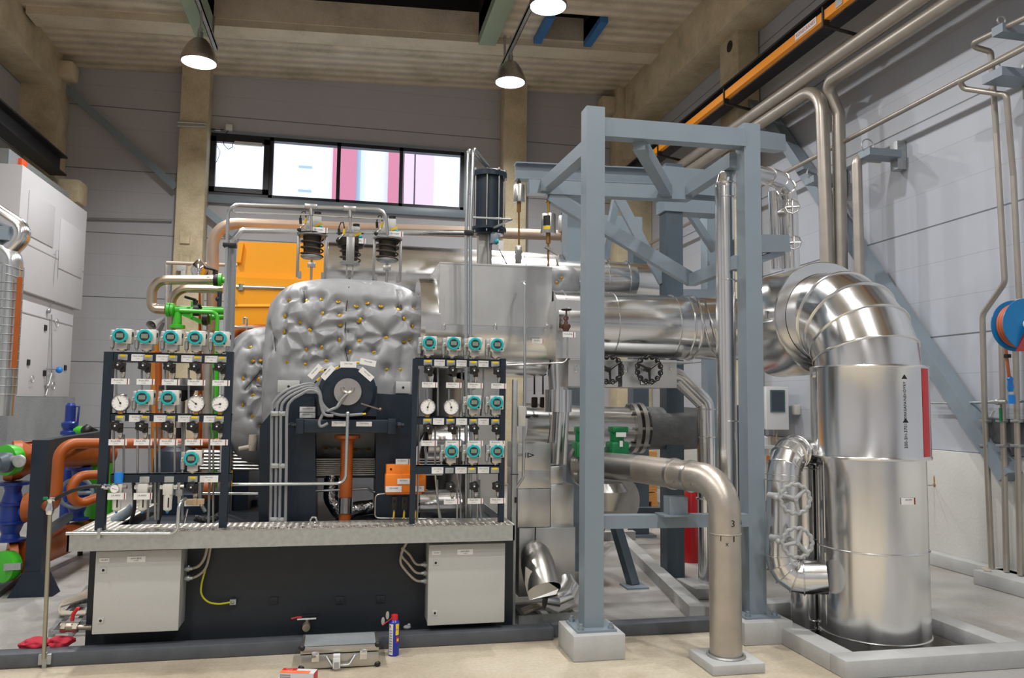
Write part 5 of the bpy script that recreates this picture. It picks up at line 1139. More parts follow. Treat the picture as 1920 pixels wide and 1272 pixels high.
zr = lambda y: P(575, y, YR).z
railzL = [P(320, y, YR).z for y in (663, 776, 889)]; railzR = [P(862, y, YR).z for y in (673, 782, 873)]
def transmitter(side):
    """a pressure transmitter, origin at its foot on the rail, facing -Y; side: where the bracket sits"""
    t = thing('pressure_transmitter', 'x', 'transmitter', (0, 0, 0)); s = k5*.93
    H_ = 30*s
    m = MB(); m.lathe((0, -.055, H_), Y_, [(0, 12*s), (0, 13*s), (.03, 14*s), (.085, 14.5*s), (.10, 13*s), (.11, 9*s)], 28)
    m.box((-13*s*(.9), -.03, H_-14*s), (17*s, .045, H_+14.5*s), 0, .006); m.build('housing', 'trans', t)
    m = MB(); m.lathe((-.0, -.075, H_), Y_, [(0, 8.8*s), (0, 12*s), (.004, 13.4*s), (.024, 13.6*s), (.026, 11*s)], 32, caps=False); ld = m.build('lid', 'teal', t)
    m = MB(); m.cyl((0, -.0745, H_), (0, -.07, H_), 8.6*s, 24); m.box((-6*s, -.0755, H_-3.6*s), (6*s, -.074, H_+4.4*s), 1); m.build('display', ['lcd', 'lcd2'], t)
    m = MB(); m.box((-9*s, -.03, 5*s), (11*s, .04, H_-13*s), 0, .005); m.lathe((0, 0, 0), Z_, [(0, 3.5*s), (3*s, 3.5*s), (3*s, 8*s), (6*s, 9*s)], 16); m.build('measuring_cell', 'steel', t)
    m = MB(); m.box((-21*s, -.02, 24*s), (-13.5*s, .03, 42*s), 0, .004); m.lathe((-18*s, 0, 2*s), Z_, [(0, 1.6*s), (4*s, 1.8*s), (7*s, 4*s), (19*s, 4.5*s), (24*s, 4.2*s)], 14); m.build('cable_gland', 'galv', t)
    m = MB(); m.ball((9.5*s, -.07, H_-10*s), 2*s, 10); m.build('lock_screw', 'black', t)
    m = MB(); m.box((16.5*s, -.012, H_), (17.6*s, .016, H_+9*s)); m.cyl((17*s, .0, H_+5*s), (18.2*s, .0, H_+5*s), 4*s, 12); m.build('blanking_plug', 'black', t)
    m = MB(); m.tube([(-20*s, -.02, 24*s), (-19*s, -.035, 30*s), (-16*s, -.03, 31*s)], 1*s, 6); m.build('earth_clip', 'white', t)
    return t
TRM = transmitter(1); first_used = [False]
def put_trans(px, z, lab):
    loc = (P(px, P_y(z), YR).x, YR, z)
    if not first_used[0]: TRM.location = loc; TRM['label'] = lab; first_used[0] = True; return TRM
    return dup(TRM, loc, lab)
def P_y(z):  # pixel row of height z near the racks
    for y in range(600, 1000): 
        if P(575, y, YR).z < z: return y
    return 900
def put(root, px, py, z, lab, st, dy=0.0):
    loc = (P(px, py, YR+dy).x, YR+dy, z)
    if not st[0]: root.location = loc; root['label'] = lab; st[0] = True; return root
    return dup(root, loc, lab)
def gauge_proto():
    t = thing('pressure_gauge', 'x', 'gauge', (0, 0, 0)); s = k5*.95; H_ = 19*s
    m = MB(); m.lathe((0, -.035, H_), Y_, [(.004, 13.4*s), (0, 13.8*s), (0, 15*s), (.006, 16*s), (.014, 16*s), (.016, 15*s), (.045, 15*s), (.047, 4*s)], 36); m.build('case', 'chrome', t)
    m = MB(); m.cyl((0, -.032, H_), (0, -.028, H_), 13.8*s, 32)
    for i in range(11): a = R(225-27*i); d = V((math.cos(a), 0, math.sin(a))); m.beam(V((0, -.0325, H_))+d*11*s, V((0, -.0325, H_))+d*13*s, .0016, .001, Y_, 1)
    m.text('bar', (0, -.033, H_-6*s), X_, Z_, .010, 1); dl = m.build('dial', ['dial', 'plate2'], t, smooth=False)
    m = MB(); m.box((-4*s, -.02, -1*s), (4*s, .0, 5*s), 0, .002); m.build('socket', 'brass', t)
    return t
def needle(t, ang):
    s = k5*.95; H_ = 19*s; a = R(ang); d = V((math.cos(a), 0, math.sin(a))); o = V(t.location)+V((0, -.0345, H_))
    m = MB(); m.beam(o-d*3*s, o+d*10.5*s, .0026, .001, Y_); m.cyl(o-Y_*.001, o+Y_*.002, 1.8*s, 12); m.build('needle', 'black', t)
def valve_proto():
    """needle valve with knob and its hanging tag; origin at the knob centre"""
    t = thing('needle_valve', 'x', 'valve', (0, 0, 0)); s = k5*.93
    m = MB(); n = 30; poly = []
    for i in range(n): a = 2*PI*i/n; r = (9.6+1.2*math.cos(5*a))*s; poly.append(V((r*math.cos(a), -.052, r*math.sin(a))))
    m.prism(poly, (0, .018, 0)); m.lathe((0, -.056, 0), Y_, [(0, 4*s), (.004, 6*s), (.01, 6.5*s)], 20); kb = m.build('knob', 'black', t, thr=50)
    m = MB(); m.cyl((0, -.0575, 0), (0, -.055, 0), 1.7*s, 12); m.build('knob_screw', 'white', t)
    m = MB(); m.cyl((0, -.035, 0), (0, .01, 0), 3*s, 12); m.box((1*s, -.018, -13*s), (10*s, .012, -1*s), 0, .003); m.box((-4*s, -.012, -4*s), (10*s, .012, 5*s), 0, .003); m.build('valve_body', 'darkiron', t)
    m = MB(); m.box((2.5*s, -.014, -20*s), (10*s, .012, -13*s), 0, .003); m.lathe((6*s, 0, -26*s), Z_, [(0, 2.5*s), (4*s, 3.5*s), (6*s, 4*s)], 8); m.build('compression_fitting', 'steel', t)
    tg = MB(); tg.box((-12*s, -.024, -36.5*s), (20*s, -.021, -25.5*s)); tg.text('PI-LA-3701', (1*s, -.0248, -29*s), X_, Z_, .013, 1); tg.text('HP STEAM', (1*s, -.0248, -33.5*s), X_, Z_, .006, 1); tgo = tg.build('name_tag', ['plate', 'plate2'], t, smooth=False)
    m = MB(); m.box((15.5*s, -.0255, -36.5*s), (17*s, -.0235, -25.5*s)); m.build('tag_stripe', 'darkred', tgo, smooth=False)
    return t
GP = gauge_proto(); gst = [False]; VP_ = valve_proto(); vst = [False]; tst = [False]
RN = ['top', 'middle', 'bottom']
def rail_plates(rk, px, z, k, lab=True, yel=True):
    """terminal box with yellow sticker, white plate at its left"""
    x = P(px, P_y(z), YR).x; s = k5; y = YR-.012; zc_ = z-9*s
    m = MB(); m.box((x-8*s, y-.010, zc_-5.5*s), (x+8*s, y, zc_+5*s), 0, .002); bx_ = m.build('terminal_plate', 'galv', rk)
    if yel: m = MB(); m.box((x-5*s, y-.0115, zc_+1*s), (x+5*s, y-.009, zc_+5*s)); m.build('yellow_sticker', 'yellow', bx_, smooth=False)
def rail_label(rk, px, z, txt, wpx=22, off=0):
    x = P(px, P_y(z), YR).x; s = k5; y = YR-.012; zc_ = z-9*s
    m = MB(); m.box((x-wpx/2*s, y-.003, zc_-6*s), (x+wpx/2*s, y, zc_+6*s)); m.text(txt, (x, y-.0036, zc_+2.5*s), X_, Z_, .011, 1); m.text('STEAM', (x, y-.0036, zc_-2*s), X_, Z_, .006, 1)
    m.build('label_plate', ['plate', 'plate2'], rk, smooth=False)
# left rack
for i, px in enumerate((230, 276, 324, 369, 414)):
    put(TRM, px, 640, railzL[0], 'teal-faced pressure transmitter on top rail of left rack, %s from left of five' % ORD[i], tst)
    rail_plates(rackL, [232, 279, 325, 371, 417][i], railzL[0], i)
    if i: rail_label(rackL, [0, 260, 306, 353, 397][i], railzL[0], 'PDZ-VG%d' % (108+i))
    put(VP_, [225, 272, 319, 367, 413][i], 686, P(320, 687, YR).z, 'black-knobbed needle valve with white tag under top rail of left rack, %s from left' % ORD[i], vst, -.0)
for i, px in enumerate((228, 270, 318, 369, 414)):
    if i in (1, 2): put(TRM, px+1, 755, railzL[1], 'teal-faced pressure transmitter on middle rail of left rack, %s of two' % ('left', 'right')[i-1], tst)
    else:
        g = put(GP, px, 760, railzL[1], 'round white pressure gauge on middle rail of left rack, %s' % {0: 'at the far left', 3: 'second from right end', 4: 'at the right end'}[i], gst)
    rail_plates(rackL, [227, 273, 321, 366, 412][i], railzL[1], i)
    if i: rail_label(rackL, [0, 256, 302, 347, 395][i], railzL[1], 'PI-VG%d' % (115+i))
    put(VP_, [220, 267, 315, 362, 409][i], 799, P(320, 799, YR).z, 'black-knobbed needle valve with white tag under middle rail of left rack, %s from left' % ORD[i], vst)
put(TRM, 362, 866, railzL[2], 'single teal-faced pressure transmitter on bottom rail of left rack', tst)
rail_plates(rackL, 363, railzL[2], 3); rail_label(rackL, 393, railzL[2], 'PDI-VG56', 31); rail_plates(rackL, 273, railzL[2], 1, True, False); rail_plates(rackL, 319, railzL[2], 2, True, False)
put(VP_, 361, 913, P(320, 913, YR).z, 'black-knobbed needle valve under bottom rail of left rack', vst)
# right rack
for i, px in enumerate((803, 848, 888, 929)):
    put(TRM, px, 650, railzR[0], 'teal-faced pressure transmitter on top rail of right rack, %s from left of four' % ORD[i], tst)
    rail_plates(rackR, [802, 845, 887, 928][i], railzR[0], i)
    if i < 3: rail_label(rackR, [824, 865, 906][i], railzR[0], 'PDZ-VG%d' % (138+i), 20)
    put(VP_, [802, 847, 887, 931][i], 695, P(862, 695, YR).z, 'black-knobbed needle valve with white tag under top rail of right rack, %s from left' % ORD[i], vst)
for i, px in enumerate((801, 845, 886, 928)):
    if i > 1: put(TRM, px, 760, railzR[1], 'teal-faced pressure transmitter on middle rail of right rack, %s of two' % ('left', 'right')[i-2], tst)
    else: put(GP, px, 765, railzR[1], 'round white pressure gauge on middle rail of right rack, %s of two' % ('left', 'right')[i], gst)
    rail_plates(rackR, [801, 844, 887, 928][i], railzR[1], i)
    if i < 3: rail_label(rackR, [822, 865, 906][i], railzR[1], 'PI-VG%d' % (144+i), 21)
    put(VP_, [801, 846, 887, 928][i], 803, P(862, 803, YR).z, 'black-knobbed needle valve with white tag under middle rail of right rack, %s from left' % ORD[i], vst)
for i, px in enumerate((844, 885, 929)):
    put(TRM, px, 860, railzR[2], 'teal-faced pressure transmitter on bottom rail of right rack, %s of three' % ('left', 'middle', 'right')[i], tst)
    rail_plates(rackR, [842, 884, 927][i], railzR[2], i, True, i > 0); rail_label(rackR, [820, 864, 906][i], railzR[2], 'PDT-VG%d' % (170+i), 22)
    put(VP_, [843, 887, 929][i], 911, P(862, 911, YR).z, 'black-knobbed needle valve with white tag under bottom rail of right rack, %s of three' % ('left', 'middle', 'right')[i], vst)
gs = [o for o in bpy.data.objects if o.name.startswith('pressure_gauge')]
for g, a in zip(sorted(gs, key=lambda o: (o.location.x)), (118, 145, 190, 80, 118)): pass
order = sorted(gs, key=lambda o: o.location.x)
for g, a in zip(order, (118, 142, 190, 72, 108)): needle(g, a)
# impulse tubes running down behind the rails
tubes = [(218, 688, 780, 0), (266, 688, 780, 6), (310, 690, 780, 0), (354, 690, 780, 0), (400, 690, 980, 0), (236, 740, 780, 0), (282, 740, 780, 0), (330, 740, 780, 0), (376, 740, 780, 0), (417, 740, 780, 0),
         (213, 800, 892, 0), (232, 815, 892, 0), (258, 800, 892, 0), (280, 815, 975, 3), (291, 800, 975, 0), (299, 800, 975, 3), (328, 815, 892, 0), (342, 800, 975, 0), (346, 790, 850, 0), (393, 800, 982, 2), (417, 815, 892, 0)]
for i, (x, y0, y1, dx) in enumerate(tubes):
    m = MB(); m.tube(pp(YR+.07, (x, y0), (x, (y0+y1)/2), (x-dx, y1)), .0065 if i < 10 else .0075, 8); o = m.build('impulse_tube', 'greycable' if i % 2 else 'steel'); tag(o, 'one of the thin grey impulse tubes running down inside the left rack', 'tube', 'impulse tubes in left rack')
tubesR = [(785, 692, 985, 3), (821, 690, 780, 0), (866, 690, 780, 5), (906, 690, 780, 5), (800, 730, 760, 0), (842, 730, 760, 0), (887, 740, 760, 0), (798, 830, 875, 0), (816, 800, 975, -8), (820, 900, 980, -8), (857, 800, 980, 0), (862, 800, 980, -2), (895, 800, 980, 0), (899, 900, 980, -4), (850, 828, 850, 0)]
for i, (x, y0, y1, dx) in enumerate(tubesR):
    m = MB(); m.tube(pp(YR+.07, (x, y0), (x, (y0+y1)/2), (x-dx, y1)), .0065, 8); o = m.build('impulse_tube', 'greycable' if i % 2 else 'steel'); tag(o, 'one of the thin grey impulse tubes running down inside the right rack', 'tube', 'impulse tubes in right rack')
# air filter regulators on the lower left
def flt(px, lab, blue=False):
    t = thing('air_filter', lab, 'filter', P(px, 955, YR)); s = k5; x = P(px, 925, YR).x; z = lambda y: P(px, y, YR).z
    m = MB(); m.box((x-8*s, YR-.05, z(927)), (x+8*s, YR+.0, z(907)), 0, .004); m.build('head', 'trans', t)
    m = MB(); m.lathe((x, YR-.025, z(958)), Z_, [(0, 3*s), (3*s, 7*s), (30*s, 7.5*s)], 18); m.build('bowl', 'trans', t)
    m = MB(); m.box((x+1.5*s, YR-.025-8*s, z(950)), (x+3.5*s, YR-.025-6.8*s, z(932))); m.build('sight_slot', 'black', t)
    m = MB(); m.lathe((x, YR-.025, z(962)), Z_, [(0, 1.5*s), (4*s, 2.5*s)], 10); m.build('drain_plug', 'brightblue', t)
    for u0, u1 in ((-14, -8), (8, 15)): m = MB(); m.cyl((x+u0*s, YR-.025, z(913)), (x+u1*s, YR-.025, z(913)), 4*s, 6); m.build('pipe_union', 'chrome', t)
    if blue:
        m = MB(); m.lathe((x+1*s, YR-.025, z(905)), Z_, [(0, 7*s), (14*s, 7.6*s), (18*s, 6.8*s)], 20); m.build('blue_knob', 'brightblue', t)
        m = MB(); q = V((x-2*s, YR-.052, z(915))); m.lathe(q-V((0, .012, 0)), Y_, [(0, 7.6*s), (.012, 8*s)], 24); m.build('small_gauge', 'chrome', t); m = MB(); m.cyl(q-V((0, .0135, 0)), q-V((0, .012, 0)), 6.5*s, 24); m.beam(q+V((-4*s, -.014, 1*s)), q+V((4*s, -.014, -1.5*s)), .002, .001, Y_, 1); m.build('small_dial', ['dial', 'blue'], t)
    return t
flt(222, 'small air filter regulator with blue knob and tiny gauge, lower left of left rack', True); flt(270, 'small white air filter bowl, second from left under bottom rail'); flt(317, 'small white air filter bowl, third from left under bottom rail')
for px, l in ((219, 'left'), (268, 'right')): tag(lplate(px-17, 925, px+17, 937, YR-.06, None, 'name_tag', 'LA-AR0%d' % (px % 7+1), ts=.014, stripe=True), 'white name tag in front of the air filters, %s one' % l, 'tag')
m = MB(); q = P(366, 941, YR-.03); m.box(q-V((.055, .01, .017)), q+V((.055, .01, .017)), 0, .003); m.box(q-V((.012, .02, .022)), q+V((.012, .0, .022)), 0, .003); tag(m.build('valve_manifold', mat('beige_brass_block', 'b5a083', .4, .5)), 'small beige brass manifold block under left rack bottom valve', 'manifold')
m = MB(); m.cyl(P(336, 905, YR-.02), P(337, 945, YR-.02), .014, 12); m.cyl(P(336, 918, YR-.02), P(336, 930, YR-.02), .022, 6); m.cyl(P(330, 912, YR-.02), P(345, 912, YR-.02), .012, 8); tag(m.build('tube_fitting', 'steel'), 'vertical steel tube fitting right of the air filters', 'fitting')
# clutter of hoses behind the lower left rack
cable(pp(5.6, (422, 920), (418, 958), (395, 975), (365, 972)), .022, mat('black_corrugated_hose', '2b2b2d', .5, 0, 0, 5, 1, 60), 'corrugated_hose', 'thick black corrugated hose behind bottom of left rack', 'hose', None, 14)
cable(pp(5.7, (212, 978), (235, 965), (250, 950)), .03, 'bluegrey', 'grey_tube', 'thick grey tube lying behind lower left corner of left rack', 'tube', None, 12)
for i, (pts, r, mt, nm) in enumerate((([(250, 900), (252, 950), (244, 985)], .012, 'black', 'black hose behind the left rack, left one'), ([(300, 905), (303, 950), (296, 985)], .010, 'darkiron', 'dark hose behind the left rack, middle one'),
                                   ([(352, 955), (345, 985)], .006, 'chrome', 'short bright wire end behind the left rack'), ([(375, 905), (376, 940), (385, 960)], .012, 'galv', 'grey tube stub behind the left rack, right one'))):
    cable(pp(5.62, *pts), r, mt, 'small_hose', nm, 'hose')
m = MB()
for i in range(6): z = 848+i*6.2; m.cyl(P(375, z, 6.6), P(485, z+1, 6.6), .012 if i else .016, 8)
tag(m.build('tube_bundle', 'steel'), 'bundle of parallel horizontal steel tubes left of the pedestal', 'tube bundle', None, 'stuff')
m = MB(); m.box(P(300, 980, 6.4), P(420, 915, 6.9)); tag(m.build('pump_block', 'navy', smooth=False), 'dark pump block behind the lower left rack', 'pump')
m = MB(); m.cyl(P(385, 916, 6.3), P(400, 916, 6.3), .09, 20); tag(m.build('rust_coupling', 'rust'), 'orange-brown coupling behind the bottom rail of left rack', 'coupling')
m = MB(); m.box(P(460, 990, 6.9), P(490, 930, 7.2)); tag(m.build('blue_tank_corner', mat('slate_blue', '44536e', .5), smooth=False), 'slate blue corner of a tank left of the pedestal', 'tank')
q = P(474, 838, 6.3); m = MB(); m.lathe(q-V((0, 0, .03)), Z_, [(0, .03), (.05, .034), (.12, .03)], 16); m.cyl(q-V((.1, 0, .02)), q, .02); tag(m.build('pressure_switch', 'beigecable'), 'small beige cylindrical pressure switch left of the pedestal', 'switch')
# ================================================================ WHITE AIR UNIT
XA = -4.2
au = thing('air_handling_unit', 'tall white panelled air handling unit along the left wall', 'air unit', (-4.8, 12.4, 1.6))
MT['ahu'] = mat('white_unit_panel', 'c3c3c6', .45, 0, .02, 3)
MB().box((-5.45, 11.1, 3.0), (XA, 13.72, 4.62), bev=.01).build('upper_body', 'ahu', au)
MB().box((-5.45, 11.3, 1.6), (XA-.06, 13.55, 3.0), bev=.01).build('lower_body', 'ahu', au)
for (y0, y1, z0, z1, n) in ((11.35, 12.3, 3.75, 4.35, 'access_panel'), (12.55, 13.6, 3.5, 4.25, 'access_panel')):
    MB().box((XA, y0, z0), (XA+.012, y1, z1), bev=.004).build(n, 'ahu', au)
m = MB(); m.box((XA, 11.1, 3.62), (XA+.004, 13.72, 3.635)); m.box((XA-.06, 11.3, 2.72), (XA-.054, 13.55, 2.735)); m.box((XA-.06, 12.55, 1.6), (XA-.054, 12.565, 2.72)); m.build('panel_joint', 'grey', au, smooth=False)
for (px, py) in ((85, 615), (83, 700), (53, 680), (122, 690)): q = PX(px, py, XA-.055); m = MB(); m.box(q-V((.01, .04, .04)), q+V((.012, .04, .04))); m.build('panel_lock', 'black', au, smooth=False)
m = MB(); m.box((-5.4, 11.3, 4.62), (-4.45, 13.6, 4.88)); m.build('top_duct', 'galv', au, smooth=False); q = PX(32, 307, -4.5); MB().box(q-V((.1, .1, .08)), q+V((.1, .1, .06)), bev=.02).build('top_damper', mat('orange_damper', 'e0551e', .5), au)
def on(px, py, o=.03): return PX(px, py, XA-.06+o)
m = MB(); m.ball(on(92, 583), .04, 12, 0, (.6, 1, 1)); m.ring(on(107, 606), X_, .06, .005, 20, 6); m.tube([on(97, 590), on(97, 700), on(86, 742)], .009, 8); m.tube([on(92, 580), on(107, 560), on(110, 470, .1), on(105, 470, .1), on(96, 580)], .004, 5)
m.build('sensor_tubing', 'galv', au)
m = MB(); m.ball(on(111, 694, .08), .05, 14, 0, (1, 1, 1)); m.build('blue_handle', 'brightblue', au); m = MB(); m.tube([on(88, 692), on(108, 693, .06)], .01, 8); m.tube([on(88, 690), on(87, 728)], .01, 8); m.ring(on(100, 724), X_, .06, .008, 16, 6); m.ring(on(61, 711), X_, .05, .005, 16, 6); m.ball(on(89, 724), .03); m.build('small_gauge_valve', 'galv', au)
m = MB(); m.box((-5.5, 11.2, 0), (XA-.02, 13.72, 1.6)); m2 = m.build('concrete_pedestal', concrete_mat('grey_cast_concrete', '73777c', '83878a', '8e9294'), smooth=False); tag(m2, 'grey cast concrete base under the white air unit', 'base')
m = MB(); q = P(192, 776, 9); q2 = P(205, 757, 9); 
m.box(P(189, 776, 9), P(202, 740, 9)+V((0, .1, 0)), 0, .01); tag(m.build('wall_box', 'white'), 'small white box just left of the left rack post', 'box')
# ducts top left
YD = 7.6
m = MB(); m.tube(fillet(pp(YD, (-40, 378), (50, 436), (15, 470)), .1), S(16, YD), 24); a_ = P(30, 410, YD); tag(m.build('silver_duct', 'alu'), 'silver duct elbow cut by the left edge of the photo', 'duct')
m = MB(); m.box(P(-20, 448, YD-.1), P(42, 438, YD+.2)); tag(m.build('duct_bracket', 'bluegrey', smooth=False), 'flat grey steel bracket under the silver duct elbow', 'bracket')
fd = thing('spiral_duct', 'galvanised duct with wire mesh hanging down along the left photo edge', 'duct', P(10, 780, YD))
m = MB(); m.tube(fillet(pp(YD, (-30, 455), (22, 480), (14, 640), (4, 780)), .12), [S(18, YD)]*(len(fillet(pp(YD, (-30, 455), (22, 480), (14, 640), (4, 780)), .12))), 28); m.build('duct_wall', 'zinc', fd)
m = MB()
for i in range(16): y = 500+i*16; m.ring(P(20-i*1.0, y, YD), (0, 0, 1) if i > 1 else (.3, 0, 1), S(20.5, YD), .004, 28, 4)
for a in range(0, 360, 30): m.tube([P(20-i*3, 500+i*48, YD)+V((math.cos(R(a)), math.sin(R(a)), 0))*S(20.5, YD) for i in range(6)], .003, 4)
m.build('mesh_guard', 'galv', fd)
m = MB(); m.box(P(31, 690, YD-.12), P(33, 520, YD-.11)); m.build('painted_reflection', 'rust', fd, smooth=False)  # thin orange strip paints a reflection onto the silver duct
# loudspeaker horn
ls = thing('horn_loudspeaker', 'small grey horn loudspeaker on wall between rack top and column', 'loudspeaker', P(284, 608, 14.9)); q = P(283, 611, 14.8)
m = MB(); m.lathe(q, V((.3, 1, .45)), [(0, S(9, 15)), (.03, S(9.3, 15)), (.16, S(5.5, 15)), (.36, S(4, 15)), (.47, S(3, 15))], 28, caps=False); m.build('horn', 'cab', ls); m = MB(); m.ball(q+V((.02, .08, .02)), .022); m.build('driver', 'grey', ls)
# ================================================================ PIPEWORK BEHIND THE LEFT RACK
Yp = 8.2; r_ = S(9, Yp)
def pipe(pts, r, mt, name, lab, Y=None, bend=.12, n=18, cat='pipe'):
    q = [P(*p) if len(p) == 3 else P(p[0], p[1], Y) for p in pts]
    if name in ('ochre_pipe', 'rust_riser', 'thin_down_pipe', 'green_riser', 'dull_riser', 'tan_pipe'): q[-1].z = 0
    m = MB(); m.tube(fillet(q, bend), r, n); o = m.build(name, mt)
    if lab: tag(o, lab, cat)
    return o
bare = mat('bare_stainless_bend', 'b7aa97', .3, .9, .06, 12)
pipe([(405, 525), (285, 525), (284, 580), (310, 581)], r_*.95, bare, 'loop_pipe', 'outer bare steel pipe loop ending in green flange, above left rack', Yp, .16)
pipe([(418, 543), (322, 541), (321, 640)], r_*.85, bare, 'loop_pipe', 'inner bare steel pipe bending down behind the outer loop', Yp+.25, .16)
gv2 = thing('green_pipework', 'bright green pipework with flanges and black levers above left rack', 'pipework', P(360, 582, Yp))
m = MB(); m.cyl(P(314, 581, Yp), P(420, 583, Yp), S(7.5, Yp), 20); m.lathe(P(313, 581, Yp), X_, [(0, S(11, Yp)), (0, S(13, Yp)), (.03, S(13, Yp)), (.03, S(8, Yp))], 24); m.lathe(P(320, 581, Yp), X_, [(0, S(8, Yp)), (0, S(12, Yp)), (.03, S(12, Yp)), (.05, S(7, Yp))], 24); m.build('green_header', 'green', gv2)
m = MB(); m.lathe(P(332, 616, Yp), Z_, [(0, S(10, Yp)), (0, S(13.5, Yp)), (.03, S(13.5, Yp)), (.04, S(8, Yp)), (.15, S(6.5, Yp)), (.22, S(6, Yp))], 24); m.build('green_reducer', 'green', gv2)
m = MB(); m.tube(fillet(pp(Yp-.15, (337, 583), (408, 586), (405, 680)), .06), S(3.5, Yp), 12); m.build('green_small_pipe', 'green', gv2)
m = MB(); m.beam(P(340, 587, Yp), P(388, 609, Yp), .02, .04); m.beam(P(360, 596, Yp), P(361, 566, Yp), .02, .05); m.build('green_bracket', 'green', gv2)
m = MB(); m.cyl(P(385, 595, Yp+.3), P(425, 594, Yp+.3), S(6, Yp), 16); m.lathe(P(390, 598, Yp+.1), X_, [(0, S(10, Yp)), (.03, S(10, Yp))], 20); m.cyl(P(405, 525, Yp), P(430, 526, Yp), S(5.5, Yp), 16); m.lathe(P(410, 525, Yp), X_, [(0, S(5, Yp)), (0, S(12, Yp)), (.03, S(12, Yp))], 24); m.build('green_branch', 'green', gv2)
for i, (vx, vy, hx, hy) in enumerate(((403, 525, 384, 502), (366, 581, 347, 557), (382, 598, 372, 570))):
    m = MB(); m.lathe(P(vx-2, vy, Yp), X_, [(0, S(11.5, Yp)), (.05, S(11.5, Yp))], 20); m.cyl(P(vx, vy-10, Yp), P(vx+1, vy-18, Yp), .025, 8)
    m.tube([P(vx+1, vy-18, Yp), P(vx-5, vy-20, Yp-.03), P(hx, hy, Yp-.1)], .014, 8); m.build('black_lever_valve', 'black', gv2)
m = MB(); m.cyl(P(412, 548, Yp), P(411, 582, Yp), S(4, Yp), 12); m.ball(P(409, 561, Yp), S(5, Yp)); m.build('navy_valve', 'navy', gv2)
pipe([(312, 493), (447, 498)], .02, 'beigecable', 'thin_rail_pipe', 'thin beige pipe crossing the concrete column above green pipework', 9.5, 0)
pipe([(312, 493), (315, 1000)], .02, 'galv', 'thin_down_pipe', 'thin grey vertical pipe along the left edge of concrete column', 9.6, 0)
pipe([(373, 515), (374, 505), (379, 1000)], .05, 'rust', 'rust_riser', 'slim orange-brown riser right of concrete column with silver cap', 9.0, 0)
m = MB(); m.lathe(P(373, 522, 8.95), Z_, [(0, .06), (.08, .09), (.14, .08), (.2, .03)], 18); m.build('silver_cap', 'chrome', [o for o in bpy.data.objects if o.name.startswith('rust_riser')][0])
pipe([(290, 640), (295, 1010)], .042, mat('ochre_pipe', 'c07a26', .4), 'ochre_pipe', 'ochre vertical pipe seen through the left rack', 8.6, 0)
pipe([(297, 660), (302, 1020)], .032, 'rust', 'rust_riser', 'orange-brown riser beside the ochre pipe in left rack view', 8.4, 0)
pipe([(405, 670), (399, 1015)], .035, 'green', 'green_riser', 'thin bright green riser seen through right half of left rack', 8.2, 0)
pipe([(392, 620), (391, 1010)], .06, 'pipe', 'dull_riser', 'dull steel riser seen through right half of left rack', 8.5, 0)
m = MB(); m.box(P(337, 456, 14.86), P(357, 436, 14.9)); tag(m.build('cast_plate', 'concrete'), 'square cast plate on first concrete column, the upper one', 'plate'); m = MB(); m.box(P(337, 494, 14.86), P(357, 476, 14.9)); tag(m.build('cast_plate', 'concrete'), 'square cast plate on first concrete column, the lower one', 'plate')
m = MB(); m.box(P(330, 508, 14.75), P(352, 499, 14.9), 0, .01); m.box(P(338, 523, 14.75), P(351, 508, 14.9), 0, .01); tag(m.build('control_box', 'cab'), 'small grey control box hanging on the column beam', 'box')
bv = thing('black_diaphragm_valve', 'black round diaphragm valve seen between middle columns of left rack', 'valve', P(340, 740, 7.6)); c = P(340, 728, 7.6)
m = MB(); m.lathe(c, Z_, [(-.12, .03), (-.08, .10), (-.02, .12), (-.02, .19), (.02, .19), (.03, .12), (.09, .08)], 30); m.cyl(c-V((0, 0, c.z)), c-V((0, 0, .1)), .03); m.build('diaphragm_case', 'black', bv); m = MB(); m.cyl(c-V((0, 0, .12)), c-V((0, 0, .36)), .04); m.box(c-V((.1, .03, .36)), c-V((.06, -.03, .12))); m.box(c+V((.06, -.03, -.36)), c+V((.1, .03, -.12))); m.build('yoke', 'steel', bv)
# ================================================================ ORANGE-BROWN MANIFOLD GROUP, LEFT
mg = thing('orange_manifold', 'big orange-brown upper manifold pipe with flanged valve end at left edge', 'manifold', P(100, 860, 7.6))
m = MB(); m.tube([P(45, 857, 7.4), P(200, 852, 8.7)], S(22, 7.6), 32); m.lathe(P(38, 863, 7.35), (-1, -.5, 0), [(-.1, S(20, 7.4)), (0, S(33, 7.4)), (.06, S(33, 7.4)), (.06, .05)], 32); m.box(P(36, 893, 7.3), P(60, 828, 7.5), 0, .02); m.box(P(3, 903, 7.3), P(46, 885, 7.5), 0, .02); m.build('pipe_body', 'rust', mg)
m = MB(); m.lathe(P(18, 863, 7.15), (-.6, -1, 0), [(-.05, S(24, 7.2)), (0, S(26, 7.2)), (.04, S(26, 7.2)), (.05, S(14, 7.2))], 30); m.build('green_flange', 'green', mg)
m = MB(); m.lathe(P(5, 868, 7.0), (-.6, -1, 0), [(-.05, S(17, 7)), (.0, S(18, 7)), (.05, S(12, 7))], 28); m.build('grey_flange', 'bluedark', mg)
m = MB(); m.ball(P(36, 865, 6.95), S(11, 7), 18, 0, (1, .2, 1)); m.cyl(P(18, 862, 7.0), P(34, 862, 6.97), .03); m.build('silver_lever', 'galv', mg)
mg2 = thing('orange_manifold', 'big orange-brown lower manifold pipe near floor at left edge', 'manifold', P(100, 1050, 7.6))
m = MB(); m.tube([P(40, 1045, 7.3), P(190, 985, 9.0)], S(26, 7.5), 32); m.box(P(2, 1088, 7.2), P(50, 1022, 7.4), 0, .03); m.lathe(P(30, 1052, 7.3), (-1, -.5, 0), [(0, S(32, 7.3)), (.06, S(32, 7.3))], 32); m.build('pipe_body', 'rust', mg2)
